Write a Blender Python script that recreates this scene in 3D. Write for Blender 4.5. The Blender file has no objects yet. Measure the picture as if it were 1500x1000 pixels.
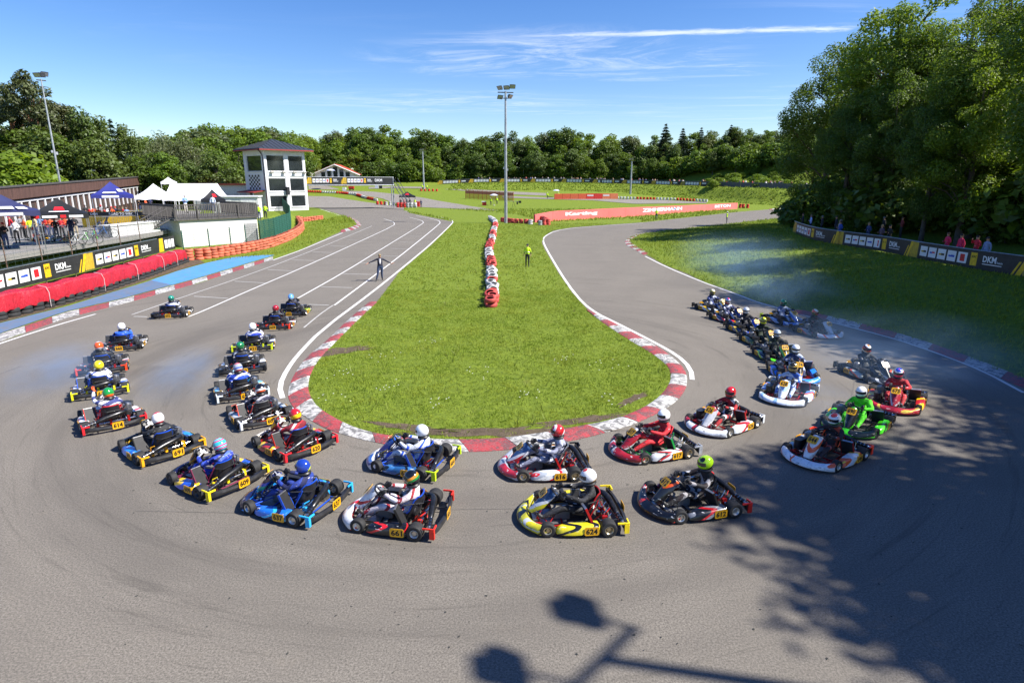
import bpy, bmesh, math, random
import numpy as np
from mathutils import Vector, Matrix, Euler
from mathutils.geometry import tessellate_polygon
R = math.radians
sc = bpy.context.scene
COL = sc.collection

# ------------------------------------------------------------------ camera, sky, sun, exposure
FPX, PITCH, HCAM = 890.0, R(14.8), 6.0            # focal length in pixels of a 1500 px wide frame
cam = bpy.data.cameras.new('camera'); cam_o = bpy.data.objects.new('camera', cam); COL.objects.link(cam_o)
cam.sensor_width = 36.0; cam.lens = FPX / 1500.0 * 36.0; cam.clip_start = 0.1; cam.clip_end = 4000
cam_o.location = (0, 0, HCAM); cam_o.rotation_euler = (R(90) - PITCH, 0, 0)
sc.camera = cam_o
SUN_EL, SUN_AZ = R(46), math.atan2(1.0, -0.2)     # azimuth measured from +Y towards +X
w = bpy.data.worlds.new('World'); sc.world = w; w.use_nodes = True
nt = w.node_tree; N = nt.nodes; L = nt.links
bg = N['Background']; bg.inputs['Strength'].default_value = 0.09
sky = N.new('ShaderNodeTexSky'); sky.sky_type = 'NISHITA'; sky.sun_disc = False
sky.sun_elevation = SUN_EL; sky.sun_rotation = SUN_AZ; sky.altitude = 300
sky.air_density = 1.0; sky.dust_density = 0.35; sky.ozone_density = 3.2
def wmath(op, a, b=None, c=None):
    n = N.new('ShaderNodeMath'); n.operation = op
    for i, x in enumerate((a, b, c)):
        if x is None: continue
        if isinstance(x, (int, float)): n.inputs[i].default_value = x
        else: L.new(x, n.inputs[i])
    return n.outputs[0]
tc = N.new('ShaderNodeTexCoord'); sep = N.new('ShaderNodeSeparateXYZ'); L.new(tc.outputs['Generated'], sep.inputs[0])
zz = wmath('MAXIMUM', sep.outputs['Z'], 0.02)
cx = wmath('DIVIDE', sep.outputs['X'], zz); cy = wmath('DIVIDE', sep.outputs['Y'], zz)   # a flat high cloud layer
cmb = N.new('ShaderNodeCombineXYZ'); L.new(cx, cmb.inputs[0]); L.new(cy, cmb.inputs[1])
def wnoise(scale, rot, sc3, detail=6, rough=.6, dist=0.6):
    mp = N.new('ShaderNodeMapping'); L.new(cmb.outputs[0], mp.inputs[0])
    mp.inputs['Rotation'].default_value = (0, 0, rot); mp.inputs['Scale'].default_value = sc3
    n = N.new('ShaderNodeTexNoise'); n.inputs['Scale'].default_value = scale; n.inputs['Detail'].default_value = detail
    n.inputs['Roughness'].default_value = rough; n.inputs['Distortion'].default_value = dist
    L.new(mp.outputs[0], n.inputs['Vector']); return n.outputs['Fac']
def wramp(x, a, b):
    m = N.new('ShaderNodeMapRange'); m.interpolation_type = 'SMOOTHSTEP'
    m.inputs['From Min'].default_value = a; m.inputs['From Max'].default_value = b
    if isinstance(x, (int, float)): m.inputs['Value'].default_value = x
    else: L.new(x, m.inputs['Value'])
    return m.outputs[0]
big = wramp(wnoise(0.16, 0.3, (1, 1, 1), 2, .5, 0), .44, .60)
big = wmath('MULTIPLY', big, wramp(cx, -3.5, -.6))
fine = wramp(wnoise(0.55, 0.5, (1.0, 3.2, 1), 9, .68, 1.0), .47, .78)
cirrus = wmath('MULTIPLY', wmath('MULTIPLY', big, fine), .22)
def wisp(x0, y0, rx, ry, rot, amt, sc3, lo=.44, hi=.74):
    ex = wmath('DIVIDE', wmath('SUBTRACT', cx, x0), rx); ey = wmath('DIVIDE', wmath('SUBTRACT', cy, y0), ry)
    m = wramp(wmath('ADD', wmath('MULTIPLY', ex, ex), wmath('MULTIPLY', ey, ey)), 1.0, .1)
    return wmath('MULTIPLY', wmath('MULTIPLY', m, wramp(wnoise(1.1, rot, sc3, 10, .72, 1.4), lo, hi)), amt)
for a_ in ((.35, 5.6, 1.9, 1.3, .35, .55, (.8, 1.3, 1), .40, .80), (1.4, 6.2, 1.3, .9, .5, .28, (.8, 2.2, 1)), (-1.1, 8.6, 2.6, 1.5, .2, .40, (.5, 1.3, 1), .40, .80), (1.0, 9.4, 2.2, 1.2, -.3, .26, (.6, 2.0, 1))):
    cirrus = wmath('MAXIMUM', cirrus, wisp(*a_))
fuzz = wnoise(3.0, 0.2, (1, 2, 1), 6, .7, .6)
trail = wmath('ABSOLUTE', wmath('SUBTRACT', wmath('ADD', cy, wmath('MULTIPLY', cx, .105)), 4.775))
trail = wramp(wmath('ADD', trail, wmath('MULTIPLY', wmath('SUBTRACT', fuzz, .5), .30)), .12, -.02)
trail = wmath('MULTIPLY', trail, wmath('MULTIPLY', wramp(cx, -.45, .9), wramp(cx, 2.36, 2.28)))
trail = wmath('MULTIPLY', trail, .62)
haze_n = wramp(sep.outputs['Z'], 0.16, -0.02)
cl = wmath('MINIMUM', wmath('MAXIMUM', cirrus, trail), .8)
mixc = N.new('ShaderNodeMix'); mixc.data_type = 'RGBA'
hs_ = N.new('ShaderNodeHueSaturation'); hs_.inputs['Saturation'].default_value = 1.3; hs_.inputs['Hue'].default_value = .514; L.new(sky.outputs[0], hs_.inputs['Color'])
L.new(cl, mixc.inputs['Factor']); L.new(hs_.outputs[0], mixc.inputs['A']); mixc.inputs['B'].default_value = (7.2, 7.5, 8.0, 1)
L.new(mixc.outputs['Result'], bg.inputs['Color'])
sun = bpy.data.lights.new('sun', 'SUN'); sun.energy = 5.0; sun.angle = R(0.53); sun.color = (1.0, .95, .87)
sun_o = bpy.data.objects.new('sun', sun); COL.objects.link(sun_o)
SUN_DIR = Vector((math.sin(SUN_AZ) * math.cos(SUN_EL), math.cos(SUN_AZ) * math.cos(SUN_EL), math.sin(SUN_EL)))
sun_o.rotation_euler = SUN_DIR.to_track_quat('Z', 'Y').to_euler(); sun_o.location = (40, -20, 60)
vs = sc.view_settings; vs.view_transform = 'Standard'; vs.look = 'None'; vs.gamma = 1; vs.exposure = 0.98
try: vs.use_curve_mapping = False
except Exception: pass
sc.cycles.max_bounces = 6; sc.cycles.transparent_max_bounces = 8; sc.cycles.volume_bounces = 1
sc.cycles.volume_step_rate = 2.0; sc.cycles.use_denoising = True

# ------------------------------------------------------------------ placing helpers (camera model of the photograph)
CT, ST = math.cos(PITCH), math.sin(PITCH)
def ray(px, py):
    u = (px - 750) / FPX; v = (py - 500) / FPX
    return Vector((u, CT - v * ST, -ST - v * CT))
def G(px, py, h=0.0):                       # the point at height h seen at that place
    d = ray(px, py); t = (h - HCAM) / d.z
    return Vector((d.x * t, d.y * t, h))
def Q(px, py, Y):                           # the point at distance Y in front of the camera
    d = ray(px, py); t = Y / d.y
    return Vector((d.x * t, Y, HCAM + d.z * t))
def hb(y):                                  # the far end of the site climbs gently
    return 3.8 * np.clip((np.asarray(y, float) - 135) / 65, 0, 1.35) ** 2
def T(px, py):
    d = ray(px, py); lo, hi = 8.0, 320.0
    f = lambda Y: HCAM + d.z * Y / d.y - float(hb(Y))
    if f(hi) > 0: return Vector((d.x * hi / d.y, hi, float(hb(hi))))
    for _ in range(50):
        m = (lo + hi) / 2
        if f(m) > 0: lo = m
        else: hi = m
    return Vector((d.x * lo / d.y, lo, float(hb(lo))))

# ------------------------------------------------------------------ materials
def hexc(s):
    s = s.lstrip('#'); c = [int(s[i:i + 2], 16) / 255 for i in (0, 2, 4)]
    return tuple((x / 12.92 if x <= .04045 else ((x + .055) / 1.055) ** 2.4) for x in c)
MATS = {}
def newmat(name):
    m = bpy.data.materials.new(name); m.use_nodes = True
    return m, m.node_tree.nodes, m.node_tree.links, m.node_tree.nodes['Principled BSDF']
def nmath(nodes, links, op, a, b=None):
    n = nodes.new('ShaderNodeMath'); n.operation = op
    for i, x in enumerate((a, b)):
        if x is None: continue
        if isinstance(x, (int, float)): n.inputs[i].default_value = x
        else: links.new(x, n.inputs[i])
    return n.outputs[0]
def nmix(nodes, links, f, a, b, mode='MIX'):
    n = nodes.new('ShaderNodeMix'); n.data_type = 'RGBA'; n.blend_type = mode
    for k, x in (('Factor', f), ('A', a), ('B', b)):
        s = n.inputs[k] if k != 'Factor' else n.inputs[0]
        if k in 'AB': s = [i for i in n.inputs if i.name == k and i.type == 'RGBA'][0]
        if isinstance(x, (int, float)): s.default_value = x
        elif isinstance(x, tuple): s.default_value = (*x[:3], 1)
        else: links.new(x, s)
    return [o for o in n.outputs if o.type == 'RGBA'][0]
def nnoise(nodes, links, vec, scale, detail=4, rough=.55, dist=0):
    n = nodes.new('ShaderNodeTexNoise'); n.inputs['Scale'].default_value = scale
    n.inputs['Detail'].default_value = detail; n.inputs['Roughness'].default_value = rough; n.inputs['Distortion'].default_value = dist
    if vec is not None: links.new(vec, n.inputs['Vector'])
    return n.outputs['Fac']
def nramp(nodes, links, x, a, b, lo=0.0, hi=1.0):
    m = nodes.new('ShaderNodeMapRange'); m.interpolation_type = 'SMOOTHSTEP'
    m.inputs['From Min'].default_value = a; m.inputs['From Max'].default_value = b
    m.inputs['To Min'].default_value = lo; m.inputs['To Max'].default_value = hi
    links.new(x, m.inputs['Value']); return m.outputs[0]
def mat(col, rough=.6, metal=0.0, var=.18, scale=6.0, bump=0.0, bscale=40.0, coat=0.0, name=None):
    if isinstance(col, str): col = hexc(col)
    key = (tuple(round(c, 4) for c in col), rough, metal, var, scale, bump, coat)
    if key in MATS: return MATS[key]
    m, n, l, p = newmat(name or 'paint_%d' % len(MATS))
    t = n.new('ShaderNodeTexCoord')
    f = nnoise(n, l, t.outputs['Object'], scale, 5, .65)
    a = tuple(c * (1 - var) for c in col); b = tuple(min(1, c * (1 + var)) for c in col)
    l.new(nmix(n, l, nramp(n, l, f, .3, .7), a, b), p.inputs['Base Color'])
    p.inputs['Roughness'].default_value = rough; p.inputs['Metallic'].default_value = metal
    if coat: p.inputs['Coat Weight'].default_value = coat; p.inputs['Coat Roughness'].default_value = .08
    if bump:
        bn = n.new('ShaderNodeBump'); bn.inputs['Strength'].default_value = bump; bn.inputs['Distance'].default_value = .02
        l.new(nnoise(n, l, t.outputs['Object'], bscale, 4), bn.inputs['Height']); l.new(bn.outputs[0], p.inputs['Normal'])
    MATS[key] = m; return m
def bands(cols, stops, rot, scale, dist=1.0, rough=.3, coat=.5, seed=0.0, name='livery'):
    """several flat printed colours in bands: liveries, race suits, helmets"""
    cols = [hexc(c) if isinstance(c, str) else c for c in cols]
    key = ('b', tuple(cols), tuple(stops), rot, scale, dist, rough, seed)
    if key in MATS: return MATS[key]
    m, n, l, p = newmat('%s_%d' % (name, len(MATS)))
    t = n.new('ShaderNodeTexCoord'); mp = n.new('ShaderNodeMapping'); l.new(t.outputs['Object'], mp.inputs[0])
    mp.inputs['Rotation'].default_value = rot; mp.inputs['Location'].default_value = (seed, seed * .7, seed * 1.3)
    wv = n.new('ShaderNodeTexWave'); wv.wave_type = 'BANDS'; wv.bands_direction = 'Z'; wv.wave_profile = 'SAW'
    wv.inputs['Scale'].default_value = scale; wv.inputs['Distortion'].default_value = dist
    wv.inputs['Detail'].default_value = 1.0; wv.inputs['Detail Scale'].default_value = 1.2
    l.new(mp.outputs[0], wv.inputs['Vector'])
    cr = n.new('ShaderNodeValToRGB'); cr.color_ramp.interpolation = 'CONSTANT'
    e = cr.color_ramp.elements
    while len(e) < len(cols): e.new(.5)
    for i, (c, s) in enumerate(zip(cols, stops)):
        e[i].position = s; e[i].color = (*c, 1)
    l.new(wv.outputs['Fac'], cr.inputs[0])
    d = nnoise(n, l, t.outputs['Object'], 18, 4); colr = cr.outputs[0]
    if name != 'helmet_paint' and name != 'birch_bark':      # small printed decals
        m2 = n.new('ShaderNodeMapping'); l.new(t.outputs['Object'], m2.inputs[0]); m2.inputs['Scale'].default_value = (9, 9, 46); m2.inputs['Location'].default_value = (seed * 5, seed * 3, 1)
        dn = nnoise(n, l, m2.outputs[0], 1.0, 1, .4); colr = nmix(n, l, nramp(n, l, dn, .70, .715, 0, .8), colr, (.62, .62, .64)); colr = nmix(n, l, nramp(n, l, dn, .31, .295, 0, .8), colr, (.02, .02, .025))
    if name == 'race_suit':
        bn = n.new('ShaderNodeBump'); bn.inputs['Strength'].default_value = .7; bn.inputs['Distance'].default_value = .02; l.new(nnoise(n, l, t.outputs['Object'], 16, 3, .6, 1.5), bn.inputs['Height']); l.new(bn.outputs[0], p.inputs['Normal'])
    l.new(nmix(n, l, nramp(n, l, d, .45, .8, 0, .3), colr, (.05, .05, .05)), p.inputs['Base Color'])
    p.inputs['Roughness'].default_value = rough; p.inputs['Coat Weight'].default_value = coat; p.inputs['Coat Roughness'].default_value = .1
    MATS[key] = m; return m
def leafmat(col, hue=.25, bright=.35, trans=.32, key=None):
    k = ('leaf', col, hue, bright, trans)
    if k in MATS: return MATS[k]
    m, n, l, p = newmat('foliage_%d' % len(MATS))
    g = n.new('ShaderNodeNewGeometry'); oi = n.new('ShaderNodeObjectInfo')
    a = tuple(c * (1 - bright) for c in col); b = tuple(c * (1 + bright) for c in col)
    c1 = nmix(n, l, g.outputs['Random Per Island'], a, b)
    c2 = nmix(n, l, nmath(n, l, 'MULTIPLY', oi.outputs['Random'], hue), c1, (col[0] * 1.9, col[1] * 1.25, col[2] * .9))
    l.new(c2, p.inputs['Base Color']); p.inputs['Roughness'].default_value = .55
    tr = n.new('ShaderNodeBsdfTranslucent'); ms = n.new('ShaderNodeMixShader'); ms.inputs[0].default_value = trans
    l.new(nmix(n, l, .5, c2, (col[0] * 2.2, col[1] * 1.8, col[2] * .5)), tr.inputs['Color'])
    l.new(p.outputs[0], ms.inputs[1]); l.new(tr.outputs[0], ms.inputs[2])
    l.new(ms.outputs[0], n['Material Output'].inputs['Surface'])
    MATS[k] = m; return m

# ------------------------------------------------------------------ mesh builder
class MB:
    def __init__(s): s.v = []; s.f = []; s.m = []
    def add(s, vs, fs, mi=0):
        o = len(s.v); s.v += [tuple(x) for x in vs]
        for f in fs: s.f.append([i + o for i in f]); s.m.append(mi)
        return s
    def box(s, c, d, mi=0, rot=None):
        hx, hy, hz = d[0] / 2, d[1] / 2, d[2] / 2
        P = [Vector((x, y, z)) for x in (-hx, hx) for y in (-hy, hy) for z in (-hz, hz)]
        if rot is not None:
            M = rot if isinstance(rot, Matrix) else Euler(rot).to_matrix()
            P = [M @ p for p in P]
        c = Vector(c)
        return s.add([p + c for p in P], [(0, 1, 3, 2), (4, 6, 7, 5), (0, 4, 5, 1), (2, 3, 7, 6), (0, 2, 6, 4), (1, 5, 7, 3)], mi)
    def quad(s, a, b, c, d, mi=0): return s.add([a, b, c, d], [(0, 1, 2, 3)], mi)
    def tube(s, pts, r, n=8, mi=0, cap=True, closed=False):
        pts = [Vector(p) for p in pts]; k = len(pts)
        rs = list(np.interp(np.linspace(0, 1, k), np.linspace(0, 1, len(r)), r)) if isinstance(r, (list, tuple)) else [r] * k
        o = len(s.v); up = None
        for i, p in enumerate(pts):
            a = pts[i - 1] if (i > 0 or closed) else p
            b = pts[(i + 1) % k] if (i < k - 1 or closed) else p
            t = (b - a).normalized() if (b - a).length > 1e-9 else Vector((0, 0, 1))
            if up is None: up = Vector((0, 0, 1)) if abs(t.z) < .9 else Vector((1, 0, 0))
            x = t.cross(up)
            if x.length < 1e-5: x = t.cross(Vector((0, 1, 0)))
            x.normalize(); y = x.cross(t); up = y
            for j in range(n):
                q = 2 * math.pi * j / n
                s.v.append(tuple(p + (x * math.cos(q) + y * math.sin(q)) * rs[i]))
        for i in range(k if closed else k - 1):
            for j in range(n):
                a = o + i * n + j; b = o + i * n + (j + 1) % n; i2 = (i + 1) % k
                c = o + i2 * n + (j + 1) % n; d = o + i2 * n + j
                s.f.append([a, b, c, d]); s.m.append(mi)
        if cap and not closed:
            s.f.append([o + j for j in range(n)][::-1]); s.m.append(mi)
            s.f.append([o + (k - 1) * n + j for j in range(n)]); s.m.append(mi)
        return s
    def lathe(s, prof, n=16, M=None, mi=0):
        o = len(s.v); k = len(prof)
        for (r, z) in prof:
            for j in range(n):
                q = 2 * math.pi * j / n; p = Vector((r * math.cos(q), r * math.sin(q), z))
                s.v.append(tuple(M @ p if M else p))
        for i in range(k - 1):
            for j in range(n):
                s.f.append([o + i * n + j, o + i * n + (j + 1) % n, o + (i + 1) * n + (j + 1) % n, o + (i + 1) * n + j]); s.m.append(mi)
        return s
    def grid(s, rows, mi=0, closed_u=False, closed_v=False):
        o = len(s.v); nr = len(rows); nc = len(rows[0])
        for r in rows: s.v += [tuple(p) for p in r]
        for i in range(nr if closed_v else nr - 1):
            for j in range(nc if closed_u else nc - 1):
                i2 = (i + 1) % nr; j2 = (j + 1) % nc
                s.f.append([o + i * nc + j, o + i * nc + j2, o + i2 * nc + j2, o + i2 * nc + j]); s.m.append(mi)
        return s
    def poly(s, pts, mi=0):
        return s.add(pts, [list(t) for t in tessellate_polygon([[Vector(p) for p in pts]])], mi)
    def prism(s, pts, z0, z1, mi=0, mi_side=None):
        n = len(pts); tri = tessellate_polygon([[Vector((p[0], p[1], 0)) for p in pts]])
        o = len(s.v)
        s.v += [(p[0], p[1], z0) for p in pts] + [(p[0], p[1], z1) for p in pts]
        for t in tri: s.f.append([o + n + i for i in t]); s.m.append(mi)
        for t in tri: s.f.append([o + i for i in t][::-1]); s.m.append(mi)
        for i in range(n):
            j = (i + 1) % n; s.f.append([o + i, o + j, o + n + j, o + n + i]); s.m.append(mi if mi_side is None else mi_side)
        return s
    def xf(s, M, start=0):
        for i in range(start, len(s.v)): s.v[i] = tuple(M @ Vector(s.v[i]))
        return s
    def mesh(s, name, smooth=True, angle=40, fix=True):
        me = bpy.data.meshes.new(name); me.from_pydata(s.v, [], s.f); me.update()
        nm = max(s.m) + 1 if s.m else 1
        for _ in range(nm): me.materials.append(None)
        me.polygons.foreach_set('material_index', s.m)
        if fix:
            b = bmesh.new(); b.from_mesh(me); bmesh.ops.recalc_face_normals(b, faces=b.faces); b.to_mesh(me); b.free()
        if smooth:
            me.polygons.foreach_set('use_smooth', [True] * len(me.polygons)); me.set_sharp_from_angle(angle=R(angle))
        me.update(); return me
def put(name, me, mats=None, parent=None, loc=(0, 0, 0), rot=(0, 0, 0), scale=(1, 1, 1), label=None, cat=None, group=None, kind=None):
    o = bpy.data.objects.new(name, me); COL.objects.link(o)
    o.location = loc; o.rotation_euler = rot; o.scale = scale if not isinstance(scale, (int, float)) else (scale,) * 3
    if parent is not None: o.parent = parent
    if mats is not None and me is not None:
        if not isinstance(mats, (list, tuple)): mats = [mats]
        while len(me.materials) < len(mats): me.materials.append(None)
        for i in range(len(o.material_slots)):
            o.material_slots[i].link = 'OBJECT'; o.material_slots[i].material = mats[min(i, len(mats) - 1)]
    for k, x in (('label', label), ('category', cat), ('group', group), ('kind', kind)):
        if x: o[k] = x
    return o
def empty(name, loc=(0, 0, 0), rot=(0, 0, 0), scale=1, **kw):
    o = put(name, None, None, None, loc, rot, scale, **kw); o.empty_display_size = .2; return o
def npmesh(name, V, Fa, mi=None):
    """numpy vertices (n,3) and quads/tris (m,k) to a mesh"""
    me = bpy.data.meshes.new(name); k = Fa.shape[1]; m = Fa.shape[0]
    me.vertices.add(len(V)); me.vertices.foreach_set('co', np.ascontiguousarray(V, dtype=np.float32).ravel())
    me.loops.add(m * k); me.loops.foreach_set('vertex_index', np.ascontiguousarray(Fa, dtype=np.int32).ravel())
    me.polygons.add(m); me.polygons.foreach_set('loop_start', np.arange(0, m * k, k, dtype=np.int32))
    me.materials.append(None); me.update(calc_edges=True); return me
TXT = {}
def text2d(s, bold=.0, shear=0.0):
    """flat lettering: list of 2-D points and triangles, one unit high, starting at x=0"""
    if (s, bold, shear) in TXT: return TXT[(s, bold, shear)]
    cu = bpy.data.curves.new('lettering', 'FONT'); cu.body = s; cu.offset = bold; cu.resolution_u = 2; cu.shear = shear
    o = bpy.data.objects.new('lettering', cu); COL.objects.link(o)
    dg = bpy.context.evaluated_depsgraph_get(); me = bpy.data.meshes.new_from_object(o.evaluated_get(dg))
    P = [(v.co.x, v.co.y) for v in me.vertices]; Fc = [list(p.vertices) for p in me.polygons]
    bpy.data.objects.remove(o); bpy.data.curves.remove(cu); bpy.data.meshes.remove(me)
    x0 = min(p[0] for p in P); x1 = max(p[0] for p in P); y0 = min(p[1] for p in P); y1 = max(p[1] for p in P)
    h = y1 - y0; P = [((p[0] - x0) / h, (p[1] - y0) / h) for p in P]
    TXT[(s, bold, shear)] = (P, Fc, (x1 - x0) / h); return TXT[(s, bold, shear)]
def letter(mb, s, o, ux, uy, height, width=None, mi=0, bold=.02, shear=0.0, center=True):
    P, Fc, asp = text2d(s, bold, shear)
    wd = width if width else asp * height; ux = Vector(ux); uy = Vector(uy); o = Vector(o)
    if center: o = o - ux * wd / 2 - uy * height / 2
    mb.add([o + ux * (p[0] / asp * wd) + uy * (p[1] * height) for p in P], Fc, mi)
def resample(pts, n):
    P = np.array([tuple(p) for p in pts], float); d = np.r_[0, np.cumsum(np.linalg.norm(np.diff(P, axis=0), axis=1))]
    t = np.linspace(0, d[-1], n); return [Vector([np.interp(x, d, P[:, k]) for k in range(P.shape[1])]) for x in t]
def smooth_path(pts, it=2):
    P = [Vector(p) for p in pts]
    for _ in range(it):
        o = [P[0]]
        for a, b in zip(P[:-1], P[1:]): o += [a * .75 + b * .25, a * .25 + b * .75]
        o.append(P[-1]); P = o
    return P
def plen(pts): return sum((b - a).length for a, b in zip(pts[:-1], pts[1:]))
# ------------------------------------------------------------------ the lie of the land
def inpoly(x, y, poly):
    x = np.asarray(x, float); y = np.asarray(y, float); c = np.zeros(x.shape, bool); n = len(poly)
    for i in range(n):
        x1, y1 = poly[i][0], poly[i][1]; x2, y2 = poly[(i + 1) % n][0], poly[(i + 1) % n][1]
        if y1 == y2: continue
        k = ((y1 > y) != (y2 > y)) & (x < (x2 - x1) * (y - y1) / (y2 - y1) + x1); c ^= k
    return c
def pdist(x, y, line):
    x = np.asarray(x, float); y = np.asarray(y, float); d = np.full(x.shape, 1e9)
    for a, b in zip(line[:-1], line[1:]):
        dx, dy = b[0] - a[0], b[1] - a[1]; l2 = dx * dx + dy * dy + 1e-12
        t = np.clip(((x - a[0]) * dx + (y - a[1]) * dy) / l2, 0, 1)
        d = np.minimum(d, np.hypot(x - a[0] - t * dx, y - a[1] - t * dy))
    return d
def smst(t): t = np.clip(t, 0, 1); return t * t * (3 - 2 * t)
def gl(pts, h=0.0): return [G(p[0], p[1], h) for p in pts]
z5 = lambda X, Y: (400 + X / 2.2727, 400 + Y / 2.2727)
RING_OUT = [z5(*p) for p in [(318, 98), (255, 150), (180, 225), (110, 280), (68, 340), (48, 395), (55, 430), (80, 460), (140, 500), (205, 530), (340, 565), (480, 585), (640, 597), (760, 590), (890, 578), (1010, 555), (1130, 525), (1220, 497), (1330, 440), (1375, 390), (1380, 340), (1355, 300), (1290, 250), (1200, 200), (1100, 147), (1045, 121)]]
RING_IN = [z5(*p) for p in [(347, 98), (290, 150), (215, 225), (155, 285), (125, 335), (115, 380), (125, 415), (150, 450), (215, 490), (280, 520), (360, 540), (480, 552), (620, 557), (760, 552), (890, 535), (1000, 515), (1100, 497), (1180, 475), (1270, 430), (1320, 375), (1325, 335), (1310, 305), (1250, 262), (1180, 222), (1095, 165), (1045, 127)]]
EDGE_L = [(552, 443), (584, 400), (632, 359), (663, 328), (665, 324), (660, 321), (652, 319), (620, 314), (590, 308)]
EDGE_R = [(940, 326), (840, 333), (810, 338), (796, 345), (792, 352), (797, 364), (818, 400), (840, 432), (860, 453)]
A_PX = [(1488, 556), (1418, 526), (1355, 504), (1295, 487), (1229, 470), (1180, 458), (1149, 451), (1110, 442), (1081, 430), (1027, 411), (1003, 399), (977, 390), (949, 374), (925, 362), (918, 354), (921, 349), (937, 343), (970, 338.5), (1012, 334), (1076, 327), (1154, 319), (1262, 313)]
A_W = [Vector((24, -8, 0)), Vector((23, 2, 0)), Vector((19.2, 11.5, 0))] + smooth_path(gl(A_PX), 1)
LK_PX = [(-140, 560), (0, 499), (100, 464), (180, 444.5), (290, 414), (400, 380)]
LEFT_W = [Vector((-27, -8, 0)), Vector((-26, 8, 0))] + gl(LK_PX[1:]) + gl([(440, 366), (504, 337), (526, 333), (529, 328.5), (519, 321), (504, 316), (468, 305), (455, 303.5)])
INFIELD = smooth_path(gl(RING_IN), 1) + gl(EDGE_R[::-1]) + gl([(940, 322), (900, 322), (800, 326), (760, 315), (720, 311), (650, 306.5), (600, 306)]) + gl(EDGE_L[::-1])[0:8]
ASPHALT = LEFT_W + gl([(480, 303.5), (552, 303.5), (590, 306), (600, 312), (690, 330), (730, 420), (780, 380), (800, 344), (812, 337), (840, 333), (940, 326), (1003, 319), (1086, 310), (1130, 306.5), (1160, 304), (1262, 303.5)]) + A_W[::-1]
B_PX = [(1500, 407), (1440, 397), (1366, 384), (1280, 368), (1213, 357), (1180, 350), (1166, 344), (1157, 338), (1156, 334)]
HB = 1.25
B_W = [Vector((25.5, 4, HB)), Vector((25.8, 18, HB))] + smooth_path(gl(B_PX, HB), 2)
BANK_POLY = A_W[:-2] + B_W[::-1]
HILL_POLY = B_W + [Vector((33, 66, 0)), Vector((52, 84, 0)), Vector((80, 104, 0)), Vector((160, 125, 0)), Vector((700, 125, 0)), Vector((700, -60, 0)), Vector((25, -60, 0))]
# the far embankment: foot and crest as functions of x
_e = [(640, 195, 271), (700, 196, 268), (800, 196, 267.5), (900, 190, 269.5), (1000, 172, 272.5), (1100, 152, 275), (1180, 142, 278), (1260, 132, 280), (1400, 126, 281)]
E_X = []; E_YB = []; E_YT = []; E_H = []
for p_, y_, t_ in _e:
    q_ = Q(p_, t_, y_ + 12); E_X.append(q_.x); E_YB.append(y_); E_YT.append(y_ + 12); E_H.append(q_.z)
# raised paddock on the left
LP_PX = [(275, 379), (300, 377), (340, 371), (390, 362), (425, 350), (436, 340), (440, 331)]
FENCE_L = [Vector((-33.5, -10, 0)), Vector((-30.6, 30, 0)), Vector((-30.9, 50, 0)), Vector((-31.6, 57.5, 0))]
LEFT_FRONT = FENCE_L + [G(262, 321, 2.6), G(378, 316, 2.6)] + gl([(424, 344), (434, 334)]) + [G(446, 322, .6), Vector((-32.6, 97, 0)), Vector((-48, 130, 0))]
LEFT_POLY = LEFT_FRONT + [Vector((-52, 150, 0)), Vector((-400, 150, 0)), Vector((-400, -10, 0))]
_rs = np.random.RandomState(3)
_ph = _rs.rand(8) * 6.28; _kx = _rs.randn(8) * .35; _ky = _rs.randn(8) * .35
def wob(x, y):
    s = 0
    for i in range(8): s = s + np.sin(x * _kx[i] + y * _ky[i] + _ph[i])
    return s / 8
def height(x, y):
    x = np.asarray(x, float); y = np.asarray(y, float)
    h = hb(y) + .015 + .012 * wob(x * 2, y * 2)
    yb = np.interp(x, E_X, E_YB); yt = np.interp(x, E_X, E_YT); ht = np.interp(x, E_X, E_H)
    on = smst((x - E_X[0] + 6) / 12)
    s = smst((y - yb) / (yt - yb)) * on
    far = np.clip(y - yt, 0, 400); rise = np.clip((x - 35) / 40, 0, 1)
    h = np.where(s > 0, h * (1 - s) + (ht + .03 * far + rise * 9 * smst((far - 4) / 45)) * s, h)
    m = inpoly(x, y, BANK_POLY)
    if m.any():
        da = pdist(x[m], y[m], A_W); db = pdist(x[m], y[m], B_W)
        t = da / (da + db + 1e-6)
        h[m] = .015 + HB * smst(t * 1.02) + .10 * wob(x[m], y[m]) * np.clip(t * 3, 0, 1) * np.clip((1 - t) * 4, 0, 1)
    m = inpoly(x, y, HILL_POLY)
    if m.any():
        db = pdist(x[m], y[m], B_W); d2 = np.clip(db, 0, 60)
        h[m] = HB + .03 * np.minimum(d2, 3) + 9.5 * smst((d2 - 3) / 50) + .2 * wob(x[m], y[m]) * np.clip(db / 6, 0, 1)
    m = inpoly(x, y, LEFT_POLY)
    if m.any():
        d = pdist(x[m], y[m], LEFT_FRONT)
        h[m] = .015 + 1.5 * smst(d / 3.2) + 11 * smst((-(x[m]) - 64 - .06 * y[m]) / 45)
    m = inpoly(x, y, ASPHALT) | inpoly(x, y, INFIELD)
    h[m] = -.05
    return h
def hpt(x, y): return float(height(np.array([x]), np.array([y]))[0])

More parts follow.
